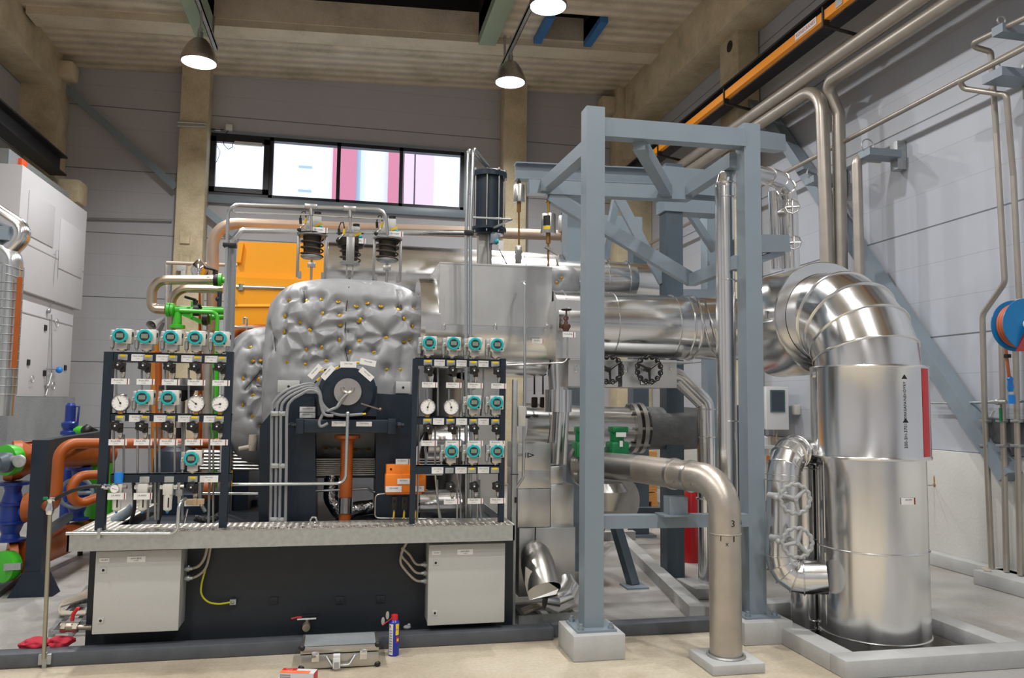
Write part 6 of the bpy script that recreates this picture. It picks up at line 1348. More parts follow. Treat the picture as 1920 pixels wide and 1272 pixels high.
m = MB(); m.lathe(P(12, 1062, 7.1), (-.6, -1, 0), [(-.05, S(24, 7.1)), (0, S(26, 7.1)), (.04, S(26, 7.1)), (.05, S(13, 7.1))], 30); m.build('green_flange', 'green', mg2); m = MB(); m.beam(P(8, 1064, 7.0), P(40, 1062, 7.0), .03, .05); m.build('silver_lever', 'galv', mg2)
def bluevalve(px, y0, y1, Y, w, lab, wheel_=False):
    t = thing('blue_gate_valve', lab, 'valve', P(px, y1, Y)); zb_, zt_ = P(px, y1, Y).z, P(px, y0, Y).z; h = zt_-zb_; s = lambda n: S(n, Y)
    m = MB(); x = P(px, (y0+y1)/2, Y).x
    m.lathe((x, Y, zb_), Z_, [(0, s(w)*1.0), (h*.03, s(w)), (h*.05, s(w)*.62), (h*.12, s(w)*.55), (h*.28, s(w)*.8), (h*.30, s(w)*.95), (h*.33, s(w)*.95), (h*.34, s(w)*.75), (h*.60, s(w)*.75), (h*.61, s(w)*.95), (h*.65, s(w)*.95), (h*.66, s(w)*.7), (h*.85, s(w)*.5), (h*.93, s(w)*.6), (h*.95, s(w)), (h, s(w))], 28)
    m.cyl((x+s(w)*.5, Y, zb_+h*.5), (x+s(w)*1.3, Y, zb_+h*.5), s(w)*.5, 20); m.build('valve_body', 'blue', t)
    if wheel_: m = MB(); wheel(m, V((x+.05, Y-.22, zb_+h*.55)), V((.4, -1, 0)), s(w)*1.2, .018, 8, 4, 0, .01); m.build('handwheel', 'bluegrey', t)
    return t
bluevalve(22, 904, 1014, 7.3, 24, 'blue valve standing between the two orange manifolds at left edge')
bluevalve(146, 876, 975, 8.3, 20, 'blue valve with grey handwheel behind the thin orange loops', True)
m = MB(); m.lathe(P(48, 952, 7.25), X_, [(0, .08), (.0, .12), (.1, .12), (.1, .08), (.2, .07)], 24); tag(m.build('orange_flange_stub', 'rust'), 'round orange-brown flange right of blue valve at left edge', 'flange')
m = MB(); q = P(130, 815, 9); m.lathe(q, Z_, [(-.02, .05), (0, .085), (.03, .085), (.05, .06), (.09, .08), (.12, .08), (.14, .05), (.3, .05), (.33, .03)], 20); m.tube([q+V((.03, 0, .3)), q+V((.08, 0, .29)), q+V((.07, 0, .1))], .012, 8); m.cyl(V((q.x, q.y, 0)), q, .05); tag(m.build('safety_valve', 'blue'), 'blue safety valve standing above the orange manifold', 'valve')
m = MB(); m.cyl(P(140, 808, 9), P(158, 808, 9), .05, 14); tag(m.build('green_stub', 'green'), 'short green pipe stub right of blue safety valve', 'pipe')
m = MB(); m.cyl(P(185, 970, 8.6), P(186, 870, 8.6), .13, 24); tag(m.build('green_column_pipe', 'green'), 'thick bright green vertical pipe left of the left rack post', 'pipe')
m = MB(); m.beam(P(160, 800, 8.8), P(182, 811, 8.8), .03, .05); m.ball(P(163, 808, 8.8), .06); m.cyl(P(163, 808, 8.8), V((P(163, 808, 8.8).x, 8.8, 0)), .025); tag(m.build('lever_valve', 'black'), 'black lever valve beside the blue safety valve', 'valve')
rr2 = S(9.3, 6.8)
pipe([(196, 832, 7.0), (112, 832, 6.8), (104, 945, 6.8), (76, 952, 7.3)], rr2, 'rust', 'orange_pipe', 'thin orange-brown pipe bending down in front of the upper manifold', None, .12)
pipe([(200, 890, 7.0), (136, 893, 6.8), (133, 952, 6.8), (197, 928, 7.0)], rr2*.9, 'rust', 'orange_pipe', 'thin orange-brown pipe making a U loop left of left rack', None, .10)
pipe([(200, 832, 7.2), (440, 832, 7.2)], S(9, 7.2), 'rust', 'orange_pipe', 'straight orange-brown pipe seen low through the left rack', None, 0)
pipe([(395, 838, 7.6), (440, 832, 7.6)], S(14, 7.4), 'rust', 'orange_pipe', 'short thick orange-brown pipe behind right post of left rack', None, 0)
fm_ = thing('navy_stand', 'navy steel stand post with flared foot at left', 'stand', (-2.48, 7.16, 0))
xq = P(72, 960, 7.1).x; zt2 = P(72, 825, 7.1).z
m = MB(); m.box((xq-.06, 7.05, .0), (xq+.06, 7.2, zt2)); m.build('post', 'navy', fm_, smooth=False); m = MB(); m.prism([(xq-.17, 7.04, 0), (xq+.16, 7.04, 0), (xq+.06, 7.04, .2), (xq-.06, 7.04, .2)], (0, .18, 0)); m.build('foot', 'navy', fm_, smooth=False)
m = MB(); m.beam((xq, 7.15, zt2-.05), P(196, 817, 8.6), .08, .10); m.build('top_beam', 'navy', fm_, smooth=False); m = MB(); m.beam((xq, 7.15, P(72, 1010, 7.1).z), P(130, 968, 8.0), .06, .06); m.build('side_beam', 'bluedark', fm_, smooth=False)
# floor channels to the left of skid
m = MB(); m.beam(PZ(-20, 1125), PZ(172, 972), .12, .10); tag(m.build('floor_beam', 'kerb', smooth=False), 'dark steel beam on the floor under the orange manifolds', 'beam')
m = MB(); m.beam(PZ(95, 1195)+V((0, 0, .02)), PZ(166, 1108)+V((0, 0, .02)), .03, .05); m.beam(PZ(132, 1195)+V((0, 0, .02)), PZ(166, 1150)+V((0, 0, .02)), .03, .05)
for i in range(5): a = PZ(95+14*i, 1195-17*i); m.beam(a+V((0, 0, .03)), a+V((.28-.04*i, 0, .03)), .02, .02)
tag(m.build('cable_tray', 'galv', smooth=False), 'galvanised cable ladder on the floor left of the skid', 'cable tray')
for i in range(6):
    cable([PZ(166, 1120+i*3)+V((0, 0, .06)), PZ(140-i*3, 1140+i*3)+V((0, 0, .08)), PZ(116-i, 1150+i*2)+V((0, 0, .08)), PZ(112, 1160+i*2)+V((0, 0, .07)), PZ(125, 1167+i)+V((0, 0, .07)), PZ(160, 1166+i)+V((0, 0, .07))], .009, 'beigecable', 'cable_bundle', 'one of the beige cables looping out beside lower left corner of the skid', 'cable', 'beige cable loops left of the skid')
bv_ = thing('brass_ball_valve', 'ball valve with red lever on the floor left of the skid', 'valve', P(130, 1177, 5.42)); m = MB(); m.cyl(P(114, 1177, 5.42), P(147, 1177, 5.42), .028, 16); m.cyl(P(116, 1177, 5.42), P(124, 1177, 5.42), .034, 6); m.cyl(P(138, 1177, 5.42), P(146, 1177, 5.42), .034, 6); m.cyl(P(146, 1177, 5.42), P(172, 1177, 5.42), .016); m.build('valve_body', bpy.data.materials['nickel_brass'], bv_)
m = MB(); m.tube(pp(5.4, (135, 1165), (137, 1152), (145, 1142), (150, 1142)), .012, 8); m.build('red_lever', 'red', bv_)
# red gloves
rg = thing('red_rag', 'crumpled red rag on the kerb, left of thin steel post', 'rag', PZ(65, 1203)); rg2 = thing('red_rag', 'crumpled red rag on the kerb, right of thin steel post', 'rag', PZ(112, 1200))
for t_, px, sx in ((rg, 66, .085), (rg2, 112, .075)):
    q = P(px, 1203, 5.38); bm = bmesh.new(); bmesh.ops.create_icosphere(bm, subdivisions=4, radius=1)
    for v in bm.verts:
        n = noise.noise(v.co*1.6+V((px, 0, 0)))*.35+noise.noise(v.co*4)*.12; v.co = V((v.co.x*sx*(1+n), v.co.y*.06*(1+n), v.co.z*.03*(1+n*1.5)))+V((q.x, q.y+.02, .10))
    m = MB(); m.bm(bm); bm.free(); m.build('cloth', mat('red_cloth', 'b8283c', .8) if 'red_cloth' not in bpy.data.materials else bpy.data.materials['red_cloth'], t_, thr=70)
# thin steel post with hose
tp_ = thing('air_outlet_post', 'thin steel standpipe with green valve on top, standing on the kerb at left', 'standpipe', (-1.77, 5.23, 0))
xt_ = P(90, 1100, 5.21).x
m = MB(); m.cyl((xt_, 5.21, .06), P(94, 962, 5.21), .012, 14); m.build('pipe_run', mat('worn_steel_tube', 'a8a18f', .4, .8), tp_)
m = MB(); q = V((xt_, 5.235, .05)); m.box(q-V((.035, .012, .03)), q+V((.035, .01, .03)), 0, .003); m.box(q-V((.012, .015, .06)), q+V((.012, .01, .04)), 0, .003); m.build('wall_clip', 'galv', tp_)
m = MB(); m.lathe(P(93, 965, 5.21), Z_, [(0, .018), (.03, .024), (.05, .018), (.07, .015), (.09, .02)], 14); m.tube([P(94, 942, 5.21), P(96, 936, 5.21), P(103, 937, 5.21)], .012, 10); m.build('fitting', 'chrome', tp_)
m = MB(); m.box(P(86, 955, 5.2), P(91, 933, 5.21), 0, .004); m.box(P(80, 938, 5.2), P(90, 932, 5.21), 0, .003); m.build('green_handle', 'dkgreen', tp_)
cable([P(x, y, 5.23) for x, y in ((102, 937), (125, 925), (150, 916), (175, 912), (190, 912))], .012, 'black', 'air_hose', 'black rubber hose arching from thin standpipe to the left rack', 'hose', None, 12)
m = MB(); m.cyl(P(188, 913, 5.25), P(206, 913, 5.27), .014, 10); m.cyl(P(196, 913, 5.25), P(203, 913, 5.27), .019, 6); tag(m.build('hose_fitting', 'chrome'), 'bright fitting where black hose meets the left rack', 'fitting')
m = MB(); m.beam(PZ(165, 1120)+V((0, 0, .2)), P(160, 1020, 5.6), .02, .03); 
# ================================================================ RIGHT WALL PIPEWORK
def wpipe(pts, r, mt, name, lab, bend=.12, n=16, cat='pipe', brk=True):
    m = MB(); m.tube(fillet(pts, bend), r, n); return tag(m.build(name, mt), lab, cat)
stain = mat('wall_pipe_stainless', 'aca59c', .38, .6, .08, 5)
wpipe([V((5.5, -2, 5.67)), V((5.5, 13.5, 5.67))], .085, stain, 'wall_pipe', 'upper of the two thick wall pipes running high along the right wall')
a = PX(1548, 158, 5.6)
wpipe([V((5.6, -2, a.z)), V((5.6, a.y, a.z)), PX(1572, 215, 5.72), V((5.72, PX(1572, 300, 5.72).y, 2.6))], .078, stain, 'wall_pipe', 'thick wall pipe turning down behind the large silver elbow', .14)
b_ = PX(1500, 188, 5.5); yv = PX(1549, 320, 5.56).y
wpipe([V((5.5, 13.5, b_.z+.05)), V((5.52, yv, b_.z+.05)), V((5.56, yv, 2.5))], .078, stain, 'wall_pipe', 'thick wall pipe coming from the back and arching down beside its neighbour', .38)
c_ = PX(1606, 290, 5.55)
wpipe([V((5.85, c_.y, c_.z-.02)), V((5.55, c_.y, c_.z-.02)), V((5.55, c_.y, 2.6))], .055, stain, 'wall_pipe', 'shorter vertical wall pipe starting at the bracket right of thick pipes', .1)
wpipe([PX(1540, 345, 5.5), V((5.5, PX(1540, 345, 5.5).y, 2.8))], .035, stain, 'wall_pipe', 'thin vertical pipe left of the thick vertical wall pipes', 0)
d_ = PX(1920, 85, 5.75); e_ = PX(1405, 370, 5.75)
wpipe([d_+V((0, -2.5, 0)), V((5.75, e_.y+4, (e_.z+d_.z)/2))], .028, stain, 'thin_wall_pipe', 'long thin pipe running down along the right wall toward the frame', 0)
# brackets
for i, (px, py, l) in enumerate(((1540, 340, 'small steel bracket block on the thick vertical wall pipes'), (1645, 290, 'steel bracket block right of thick wall pipes'), (1890, 145, 'blue-grey steel bracket at the right photo edge below its smaller neighbour'), (1900, 60, 'small blue-grey bracket near top right photo corner'))):
    q = PX(px, py, 5.72); t_ = thing('pipe_bracket', l, 'bracket', q)
    w_ = [.10, .10, .11, .06][i]; m = MB(); m.box((5.55, q.y-w_, q.z-.04), (5.95, q.y+w_, q.z+.04)); m.build('cross_arm', 'bluegrey', t_, smooth=False)
    m = MB(); m.box((5.93, q.y-.06, q.z-.16), (6.04, q.y+.06, q.z+.16)); m.build('wall_plate', 'galv', t_, smooth=False)
    m = MB(); m.ring(V((5.6, q.y, q.z+.09)), Y_, .075 if i < 2 else .04, .008, 18, 6); m.build('pipe_clip', 'galv', t_)
# small pipes and their loops, far right
r5 = .026
p1 = [PX(1930, 30, 5.6), PX(1815, 85, 5.6), PX(1858, 97, 5.75), PX(1868, 250, 5.82), PX(1884, 530, 5.85), PX(1842, 590, 5.85), PX(1846, 760, 5.85), PX(1860, 1078, 5.85)]
p1[-1].z = .14
wpipe(p1, r5, stain, 'small_wall_pipe', 'small wall pipe with offset bend, left of the hose reel', [.05, .05, .05, .1, .12, .12], 12)
p2 = [PX(1940, 80, 5.55), PX(1800, 152, 5.55), PX(1806, 166, 5.6), PX(1887, 178, 5.7), PX(1900, 330, 5.82), PX(1911, 560, 5.86)]
wpipe(p2, r5, stain, 'small_wall_pipe', 'small wall pipe with hairpin loop dropping behind the hose reel', .06, 12)
for px0, px1, l in ((1877, 1888, 'middle'), (1903, 1914, 'right')):
    a = PX(px0, 605, 5.86); b2_ = PX(px1, 1090, 5.86); m = MB(); m.cyl((5.86, a.y, a.z), (5.86, b2_.y, .14), r5, 12); tag(m.build('small_wall_pipe', stain), 'straight small vertical wall pipe under hose reel, %s one' % l, 'pipe')
k_ = PZ(1842, 1105); m = MB(); m.box((5.66, 5.2, 0), (5.99, PZ(1838, 1103).y+.15, .13), 0, .01); tag(m.build('pipe_kerb', 'plinth'), 'grey kerb under the small wall pipes at far right', 'kerb')
for i, (px, py) in enumerate(((1849, 1083), (1861, 1086))): q = PX(px, py, 5.78); m = MB(); m.ball((5.77-.04*i, q.y, .135), .03, 10, 0, (1, 1.2, .5)); tag(m.build('mortar_lump', 'beigecable'), 'small lump of mortar at the foot of the first small wall pipe, %s one' % ('left', 'right')[i], 'lump')
m = MB(); a, b_ = PX(1848, 785, 5.9), PX(1930, 850, 5.9); m.box((5.9, b_.y, b_.z+.08), (5.93, a.y, a.z)); cp = tag(m.build('clamp_plate', mat('dark_zinc_plate', '6d7074', .4, .5), smooth=False), 'dark steel plate clamping the three small wall pipes', 'plate')
for px in (1846, 1877, 1905):
    for py in (790, 836):
        q = PX(px, py, 5.85); m = MB(); m.box(q-V((.02, .045, .012)), q+V((.04, .045, .012)), 0, .003); m.build('pipe_clip', 'galv', cp)
m = MB(); m.cyl(PX(1745, 756, 5.96), PX(1800, 756, 5.96), .012, 8); m.cyl(PX(1800, 756, 5.96), PX(1935, 752, 5.9), .014, 8); tag(m.build('water_line', 'galv'), 'thin horizontal steel line on right wall running to the tap under hose reel', 'pipe')
tg_ = thing('hose_tap', 'small tap with blue connector on the thin line under hose reel', 'tap', PX(1880, 750, 5.8))
m = MB(); q = PX(1870, 754, 5.8); m.cyl(q-V((0, .1, 0)), q+V((0, .06, 0)), .018, 12); m.ball(q, .03); m.build('tap_body', 'galv', tg_); m = MB(); q = PX(1897, 749, 5.74); m.cyl(q-V((0, 0, .04)), q+V((0, 0, .04)), .028, 8); m.build('blue_coupling', 'brightblue', tg_)
m = MB(); q = PX(1864, 770, 5.8); m.beam(q, q+V((0, .04, -.06)), .03, .004); m.build('paper_tag', 'white', tg_)
m = MB(); q = PX(1876, 778, 5.82); m.cyl(q-V((0, 0, .06)), q+V((0, 0, .06)), .012); m.build('green_sleeve', 'dkgreen', tg_)
# hose reel
hr = thing('hose_reel', 'blue hose reel with orange hose cut by the right photo edge', 'hose reel', PX(1915, 610, 5.55))
Xr = 5.35; c = PX(1914, 610, Xr)
dx_ = V((-.1, -1, 0)).normalized(); rad = .21
m = MB(); m.lathe(c-dx_*.0, dx_, [(-.07, .02), (-.07, rad), (-.062, rad), (-.055, .10), (.055, .10), (.062, rad), (.07, rad), (.07, rad-.02), (.06, .06), (.07, .02)], 44); m.build('reel_drum', 'reelblue', hr)
m = MB()
for j in range(3):
    for k in range(4): m.ring(c+dx_*(-.042+.027*k+(j % 2)*.006), dx_, .115+j*.026, .014, 44, 8)
m.build('wound_hose', 'hose', hr)
m = MB(); m.lathe(c+dx_*.07, dx_, [(0, .04), (.03, .04), (.05, .02)], 20); m.build('hub', 'dial', hr)
m = MB(); m.prism([c+dx_*.11+V((-.02, 0, .02)), c+dx_*.11+V((.02, 0, .02)), c+dx_*.11+V((.02, -.05, -.22)), c+dx_*.11+V((-.11, .05, -.22))], (.01, .01, 0)); m.beam(c+V((0, 0, 0)), V((6.0, c.y+.1, c.z)), .05, .05); m.build('mounting_arm', 'darkred', hr, smooth=False)
q = PX(1891, 680, 5.5); m = MB(); m.tube([PX(1878, 600, 5.42), PX(1884, 640, 5.42), PX(1890, 690, 5.45), PX(1893, 712, 5.48)], .013, 10); m.build('hose_end', 'hose', hr)
m = MB(); q = PX(1889, 668, 5.44); m.cyl(q-V((0, 0, .015)), q+V((0, 0, .015)), .028, 12); m.build('hose_stop', 'black', hr)
m = MB(); m.lathe(PX(1895, 735, 5.48), V((0, 0, 1)), [(0, .018), (.03, .026), (.09, .02), (.11, .026), (.13, .012)], 14); m.build('hose_nozzle', 'brightblue', hr)
# ---- white cabinet with screen
Yw = 9.6
wc = thing('control_cabinet', 'white wall cabinet with a dark touch screen behind the big elbow', 'cabinet', P(1470, 805, Yw))
a, b_ = P(1435, 806, Yw), P(1476, 726, Yw)
m = MB(); m.box((a.x, Yw, a.z), (b_.x+.02, Yw+.75, b_.z), 0, .01); m.build('cabinet_body', 'cab', wc)
m = MB(); m.box((a.x, Yw-.03, a.z), (b_.x, Yw-.002, b_.z), 0, .006); dd = m.build('door', 'white', wc)
sa, sb_ = P(1442, 773, Yw), P(1468, 732, Yw); m = MB(); m.box((sa.x, Yw-.05, sa.z), (sb_.x, Yw-.03, sb_.z), 0); sc_ = m.build('screen_frame', mat('teal_grey_bezel', '4c6468', .4), dd, smooth=False); m = MB(); m.box((sa.x+.02, Yw-.053, sa.z+.02), (sb_.x-.02, Yw-.049, sb_.z-.02)); m.build('touch_screen', mat('dark_screen', '3d4750', .15), sc_, smooth=False)
m = MB(); m.tube(pp(Yw+.1, (1457, 808), (1455, 825), (1470, 840), (1490, 850)), .012, 6); tag(m.build('cabinet_cable', 'beigecable'), 'beige cable below the white screen cabinet', 'cable')
tt_ = thing('wall_transmitter', 'small teal and white transmitter right of the screen cabinet', 'transmitter', P(1508, 770, Yw)); q = P(1510, 769, Yw); m = MB(); m.lathe(q, (-1, -.3, 0), [(-.1, .05), (0, .09), (.05, .09)], 18); m.build('lid', 'teal', tt_); m = MB(); m.box(q-V((.18, .03, .07)), q+V((-.08, .05, .07)), 0, .02); m.tube([q+V((.03, 0, -.1)), q+V((.05, 0, -.2)), q+V((.1, 0, -.25))], .02, 8); m.ring(q+V((.08, -.05, -.33)), Y_, .09, .008, 18, 6); m.build('body', 'trans', tt_)
m = MB(); q = P(1432, 838, 9.3); m.box(q-V((.12, .12, .02)), q+V((.12, .12, .02))); m.lathe(q, Z_, [(.02, .07), (.12, .06), (.14, .02)], 16); m.cyl(V((q.x, q.y, 0)), q, .03); tag(m.build('small_device', 'cab'), 'small grey device on a shelf behind the right frame post', 'device')
m = MB(); m.box(P(1418, 868, 9.4), P(1436, 854, 9.5)); q = P(1430, 866, 9.45); m.cyl(V((q.x, q.y, 0)), q, .012); tag(m.build('orange_sign', 'orange2', smooth=False), 'small orange plate behind the right frame post', 'plate')
# ---- extinguishers, pallets
q = PZ(1424, 974); fe = thing('fire_extinguisher', 'red cylinder extinguisher with yellow label behind right frame post', 'fire extinguisher', q); m = MB(); m.lathe(q, Z_, [(0, .08), (.46, .08), (.52, .03), (.56, .025)], 24); m.build('cylinder', 'extred', fe); m = MB(); m.lathe(q+V((0, 0, .25)), Z_, [(0, .081), (.13, .081)], 24); m.build('label_band', 'yellow', fe)
x_ = P(1296, 1000, 7.6).x; fe = thing('fire_extinguisher', 'large dark red cylinder standing on floor behind drop pipe', 'fire extinguisher', (x_, 7.6, 0)); m = MB(); m.lathe((x_, 7.6, 0), Z_, [(0, .12), (.62, .12), (.74, .05), (.8, .04)], 28); m.build('cylinder', 'extred', fe)
for i, (x0, x1, yt, yb, Y, l) in enumerate(((1205, 1232, 845, 960, 11.5, 'wooden crate seen between the rear posts'), (1120, 1180, 855, 955, 12.5, 'wooden crate behind the flanged valve'))):
    a, b_ = P(x0-20, yb, Y), P(x1, yt, Y); t_ = thing('wooden_crate', l, 'crate', (a.x, Y, 0)); m = MB(); z0_ = .12; h = b_.z-z0_
    for k in range(6): m.box((a.x, Y, z0_+k*h/6), (b_.x, Y+1, z0_+(k+1)*h/6-.015))
    m.build('crate_box', 'wood', t_, smooth=False)
    m = MB(); m.box((a.x, Y-.02, 0), (b_.x, Y+1, .02)); m.box((a.x, Y-.02, .1), (b_.x, Y+1, .12))
    for xx in (a.x, (a.x+b_.x)/2-.05, b_.x-.1): m.box((xx, Y-.02, .02), (xx+.1, Y+1, .1))
    m.build('pallet', 'wood', t_, smooth=False)
# ---- clad column right of racks
cc = thing('clad_pipe_column', 'stepped silver sheet-metal casing standing right of the right rack', 'casing', P(1020, 1000, 6.0))
def bx(x0, y0, x1, y1, Y, dep, par, name='casing_panel', mt='alu_flat', bev=.004): a, b = P(x0, y1, Y), P(x1, y0, Y); m = MB(); m.box((a.x, Y, a.z), (b.x, Y+dep, b.z), 0, bev); return m.build(name, mt, par)
bx(970, 832, 1033, 882, 6.0, .4, cc); bx(970, 881, 1033, 917, 6.0, .4, cc); bx(970, 917, 1032, 990, 5.99, .4, cc); bx(1032, 917-8, 1076, 990, 6.02, .4, cc); bx(1032, 875, 1056, 910, 6.04, .3, cc)
pq0 = P(970, 988, 5.97); bx(972, 989, 1079, 1120, 5.97, .4, cc)
m = MB(); q = P(982, 854, 5.99); m.text('-3701', P(977, 854, 5.995), X_, Z_, .028, 0); a = P(988, 848, 5.995); b_ = P(1002, 854, 5.995)
m.raw([P(989, 849, 5.995), P(1003, 854, 5.995), P(989, 859, 5.995), P(991, 857, 5.995), P(999, 854, 5.995), P(991, 851, 5.995)], [(0, 1, 4, 5), (1, 2, 3, 4), (2, 0, 5, 3)], 0); m.box(P(985, 859, 5.995), P(986, 849, 5.999)); m.build('flow_arrow', 'black', cc, smooth=False)
vp_ = thing('vertical_clad_pipe', 'vertical silver pipe with wider sleeve above the stepped casing', 'pipe', P(1050, 800, 6.2)); q = P(1046, 870, 6.15)
m = MB(); m.cyl(q, P(1052, 765, 6.15), S(17, 6.15), 32); m.cyl(P(1047, 740, 6.15), P(1045, 672, 6.15), S(20, 6.15), 32); m.build('casing', 'alu', vp_); m = MB(); m.lathe(P(1046, 773, 6.15), Z_, [(0, S(26, 6.15)), (0, S(27, 6.15)), (.18, S(27, 6.15)), (.18, S(20, 6.15))], 40, caps=False); m.build('sleeve', 'alu', vp_)
# galvanised strut with small box
st = thing('galvanised_strut', 'galvanised steel strut standing right of the right rack', 'strut', P(964, 1170, 5.6)); bx(957, 712, 971, 1172, 5.58, .05, st, 'strut_channel', 'galv', .002)
m = MB(); m.cyl(P(957, 868+22, 5.56), P(972, 868+22, 5.56), .004, 6); q = P(967, 938, 5.57); m.box(q-V((.008, .004, .02)), q+V((.008, .0, .02))); m.build('strut_fixing', 'black', st)
sb2 = thing('switch_box', 'small light grey box with black knob beside the galvanised strut', 'switch box', P(978, 800, 5.6)); bx(972, 762, 986, 800, 5.56, .06, sb2, 'housing', 'trans', .006); m = MB(); q = P(990, 781, 5.58); m.cyl(q-V((.02, 0, 0)), q+V((.01, 0, 0)), .014, 12); m.build('knob', 'black', sb2)
# dark cladding behind
m = MB(); m.box(P(1050, 990, 7.5), P(1100, 710, 7.6)); tag(m.build('back_panel', 'bluedark', smooth=False), 'dark blue-grey steel panel behind the vertical silver pipe', 'panel')
for px in (1002, 1018): m = MB(); m.tube(pp(6.6, (px, 740), (px, 705), (px+6, 702)), .008, 6); m.box(P(px-4, 765, 6.6), P(px+4, 745, 6.65), 0, .01); tag(m.build('rod_hanger', 'darkiron'), 'thin bent rod hanger below silver hood, %s one' % ('left' if px == 1002 else 'right'), 'hanger')
# bulbous exhaust elbow near floor
eb_ = thing('vent_elbow', 'dull silver vent elbow with cut open end near floor, right of the skid', 'pipe elbow', P(1020, 1080, 5.7))
m = MB(); pts = [P(1000, 1135, 5.55), P(1003, 1100, 5.62), P(1003, 1065, 5.7), P(1003, 1035, 5.78), P(1004, 1022, 5.9)]; m.tube([P(1020, 1108, 5.52), P(1014, 1085, 5.58), P(1008, 1060, 5.66), P(1004, 1042, 5.74), P(1004, 1030, 5.88)], [.125, .126, .124, .11, .07], 32, caps=False)
m.build('upper_bend', 'steel', eb_)
m = MB(); m.tube([P(1022, 1125, 5.62), P(1040, 1128, 5.62), P(1058, 1120, 5.66), P(1066, 1104, 5.72), P(1062, 1088, 5.8)], [.07, .085, .09, .085, .06], 28); 
m.build('lower_bend', 'alu', eb_, thr=14)
m = MB(); m.prism([P(985, 1063, 5.52), P(1047, 1105, 5.47), P(1043, 1115, 5.46), P(992, 1126, 5.5), P(984, 1095, 5.51)], (0.0, .012, 0)); m.build('end_lip', 'steel', eb_, smooth=False)
m = MB(); m.cyl(P(1003, 1028, 5.85), P(1004, 990, 5.9), .005, 6); m.build('hanger_wire', 'wire', eb_)
# cable ladder on the floor right of the skid
ct = thing('cable_ladder', 'galvanised cable ladder on floor between skid and left frame block', 'cable tray', PZ(1030, 1165)); 
m = MB(); a, b_ = PZ(972, 1172)+V((0, 0, .03)), PZ(1095, 1163)+V((0, 0, .03)); m.beam(a, b_, .02, .06); m.beam(a+V((0, .32, .0)), b_+V((0, .32, 0)), .02, .06)
for i in range(4): q = a+(b_-a)*(i+.5)/4; m.beam(q, q+V((0, .32, 0)), .03, .02)
m.build('side_rails', 'galv', ct, smooth=False)
for i in range(3): cable([a+V((.05, .06+.05*i, .03)), a+V((.2, .12+.05*i, .05)), a+V((.35, .08+.06*i, .03)), b_+V((-.02, .15+.03*i, .04))], .012, 'beigecable', 'ladder_cable', 'one of the thick beige cables lying in the ladder right of the skid', 'cable', 'beige cables on the floor ladder')
# ================================================================ THINGS ON THE FLOOR IN FRONT
cs_ = thing('aluminium_case', 'ribbed aluminium flight case lying on floor in front of the skid', 'case', PZ(640, 1258))
q = PZ(562, 1259); q2 = PZ(711, 1259); x0, x1 = q.x, q2.x; y0 = q.y; y1 = y0+.27; h = .135
casem = mat('case_aluminium', 'b9b7b1', .32, .9, .05, 10); rib = mat('ribbed_case_sheet', 'b4bbbf', .4, .4, .05, 8)
zj = h*.66
m = MB(); m.box((x0, y0, .006), (x1, y1, zj), 0, .008); m.build('case_bottom', casem, cs_)
m = MB(); m.box((x0, y0, zj+.004), (x1, y1, h), 0, .008)
for i in range(18): m.box((x0+.02, y0+.02+i*(y1-y0-.04)/18, h-.001), (x1-.02, y0+.02+(i+.5)*(y1-y0-.04)/18, h+.0022), 1)
lidc = m.build('case_lid', [casem, rib], cs_)
for x, z in ((x0, h), (x1, h), (x1, .006), (x0, .006)): m = MB(); m.ball((x+(-.008 if x == x1 else .008), y0+.006, z+(-.006 if z > .05 else .008)), .02, 12, 0, (1, .8, .9)); m.build('corner_guard', 'black', cs_)
for fx in (.19, .80):
    x = x0+(x1-x0)*fx; m = MB(); m.box((x-.022, y0-.008, zj-.04), (x+.022, y0+.001, zj+.018), 0, .003); m.box((x-.016, y0-.014, zj-.022), (x+.016, y0-.006, zj+.008), 0, .003); m.build('case_latch', 'chrome', cs_)
xc = (x0+x1)/2+.005; m = MB(); m.tube(fillet([(xc-.085, y0-.004, zj-.012), (xc-.05, y0-.03, zj-.06), (xc+.05, y0-.03, zj-.06), (xc+.085, y0-.004, zj-.012)], .02), .0075, 10)
for k in (-1, 1): m.box((xc+k*.088-.014, y0-.008, zj-.018), (xc+k*.088+.014, y0+.001, zj-.004), 0, .002)
m.build('carry_handle', 'galv', cs_)
m = MB(); m.box((xc-.045, y0-.048, .016), (xc-.002, y0-.040, zj-.01), 0, .002); m.box((xc-.045, y0-.045, zj-.012), (xc-.002, y0-.01, zj+.006), 0, .004); m.box((xc-.038, y0-.0495, .02), (xc-.01, y0-.0478, zj-.035), 1); lt_ = m.build('luggage_tag', ['white', 'grey'], cs_)
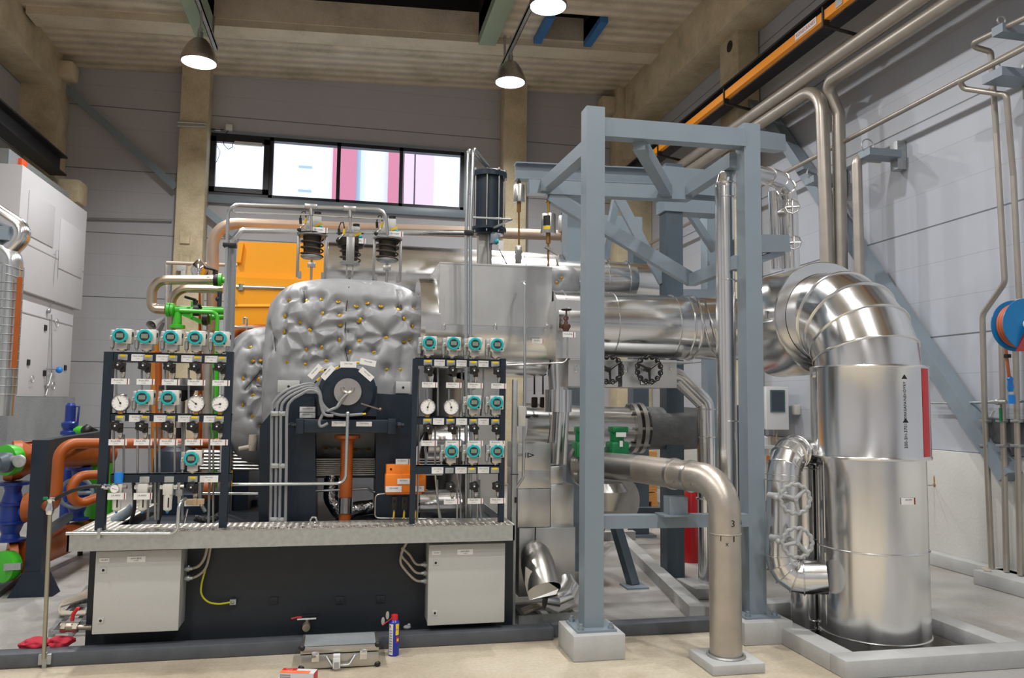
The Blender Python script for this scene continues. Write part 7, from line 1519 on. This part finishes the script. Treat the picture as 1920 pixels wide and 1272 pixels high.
# spray can
cq = PZ(738, 1229); cr = .0335
can = thing('spray_can', 'blue and yellow spray can with red cap standing beside the aluminium case', 'spray can', cq)
Hc = .205; lb = mat('can_blue', '1c2c96', .3); 
m = MB(); m.lathe(cq, Z_, [(0, cr*.92), (.004, cr), (Hc, cr), (Hc+.012, cr*.72), (Hc+.016, cr*.55)], 36); m.build('can_body', lb, can)
def canpatch(a0, a1, z0, z1, r, mt, name, n=10, poly=None):
    m = MB()
    for i in range(n):
        a, b = R(a0+(a1-a0)*i/n), R(a0+(a1-a0)*(i+1)/n); m.raw([cq+V((r*math.cos(a), r*math.sin(a), z0)), cq+V((r*math.cos(b), r*math.sin(b), z0)), cq+V((r*math.cos(b), r*math.sin(b), z1)), cq+V((r*math.cos(a), r*math.sin(a), z1))], [(0, 1, 2, 3)])
    return m.build(name, mt, can)
canpatch(200, 255, .01, Hc-.006, cr+.0004, 'white', 'white_text_panel'); canpatch(282, 325, .13, Hc-.006, cr+.0004, 'yellow', 'yellow_shield'); canpatch(290, 325, .085, .12, cr+.0004, 'red', 'red_emblem'); canpatch(298, 325, .092, .108, cr+.0007, 'yellow', 'emblem_core'); canpatch(208, 222, .065, .08, cr+.0007, 'yellow', 'warning_mark'); canpatch(208, 225, Hc-.03, Hc-.015, cr+.0007, 'red', 'red_mark')
m = MB(); A = R(-57); n_ = V((math.cos(A), math.sin(A), 0)); t_ = V((-math.sin(A), math.cos(A), 0)); m.text('WD-40', cq+n_*(cr+.0018)+V((0, 0, .165)), t_, Z_, .013, 0); m.build('can_lettering', lb, can, smooth=False)
m = MB(); A = R(232); n_ = V((math.cos(A), math.sin(A), 0)); t_ = V((-math.sin(A), math.cos(A), 0))
for i in range(9): q = cq+n_*(cr+.0012)+V((0, 0, .03+.016*i)); m.beam(q-t_*.009, q+t_*.009, .0004, .003, Z_)
m.build('fine_print', 'plate2', can, smooth=False)
m = MB(); m.lathe(cq+V((0, 0, Hc+.014)), Z_, [(0, cr*.62), (.012, cr*.66), (.03, cr*.6), (.034, cr*.3)], 24); m.box(cq+V((-.012, -.012, Hc+.03)), cq+V((.02, .012, Hc+.045)), 0, .004); m.tube([cq+V((-.01, -.01, Hc+.03)), cq+V((-.075, -.02, Hc-.012))], .0028, 8); m.build('red_cap_and_straw', 'red', can)
for (dx, dz, rot) in ((-.072, .01, 0), (-.045, .045, 20)):
    m = MB(); q = cq+V((dx, -.012, Hc+dz)); m.ball(q, .026, 14, 0, (.42, .08, 1)); m.build('straw_clip', mat('grey_clear_plastic', '9b9e97', .3) if 'grey_clear_plastic' not in bpy.data.materials else bpy.data.materials['grey_clear_plastic'], can)
m = MB(); q = P(763, 1187, 5.37); m.ball((q.x, q.y, .098), .022, 12, 0, (1.2, 1, .6)); m.ball((q.x+.012, q.y, .11), .012, 10); tag(m.build('paper_scrap', 'grey'), 'small grey scrap on kerb right of the spray can', 'scrap')
# cardboard box
bq = PZ(521, 1280); bq0 = P(521, 1262, bq.y)
top_z = .075; a = PZ(524, 1262, top_z); b_ = PZ(588, 1264, top_z); c_ = PZ(596, 1250, top_z); d_ = PZ(531, 1249, top_z)
bx_ = thing('tool_box_carton', 'orange and white product carton cut by the bottom photo edge', 'carton', (a.x, a.y, 0))
u = (b_-a); v_ = V((-u.y, u.x, 0)).normalized()*.075
base = [a, b_, b_+v_, a+v_]
whitec = mat('carton_white', 'cfccd0', .5); oc = mat('carton_orange', 'f0703a', .5)
m = MB(); m.prism([V((p.x, p.y, 0)) for p in base], (0, 0, top_z), 0); m.build('carton', whitec, bx_, smooth=False)
un = u.normalized(); vn = v_.normalized()
m = MB(); m.prism([p+Z_*.0006 for p in (a, a+u*.86, a+u*.86+vn*.04, a+vn*.04)], (0, 0, .0008), 0); m.prism([p+Z_*.0006 for p in (a+vn*.04, a+u*.42+vn*.04, a+u*.42+v_, a+v_)], (0, 0, .0008), 1); m.prism([V((p.x, p.y, 0))+un*.0005 for p in (b_, b_+v_)]+[p+un*.0005 for p in (b_+v_, b_)], un*.001, 1)
m.text('TOOL', a+u*.2+vn*.055+Z_*.0016, un, vn, .016, 2); m.text('MULTI', a+u*.3+vn*.02+Z_*.0016, un, vn, .018, 2)
m.build('printed_bands', [oc, 'red', 'white'], bx_, smooth=False)
m = MB()
for i in range(5): q = a+u*.17-Z_*(.012+.011*i)-vn*.0006; m.beam(q-un*.03, q+un*.03, .0005, .004, Z_)
m.build('fine_print', 'plate2', bx_, smooth=False)
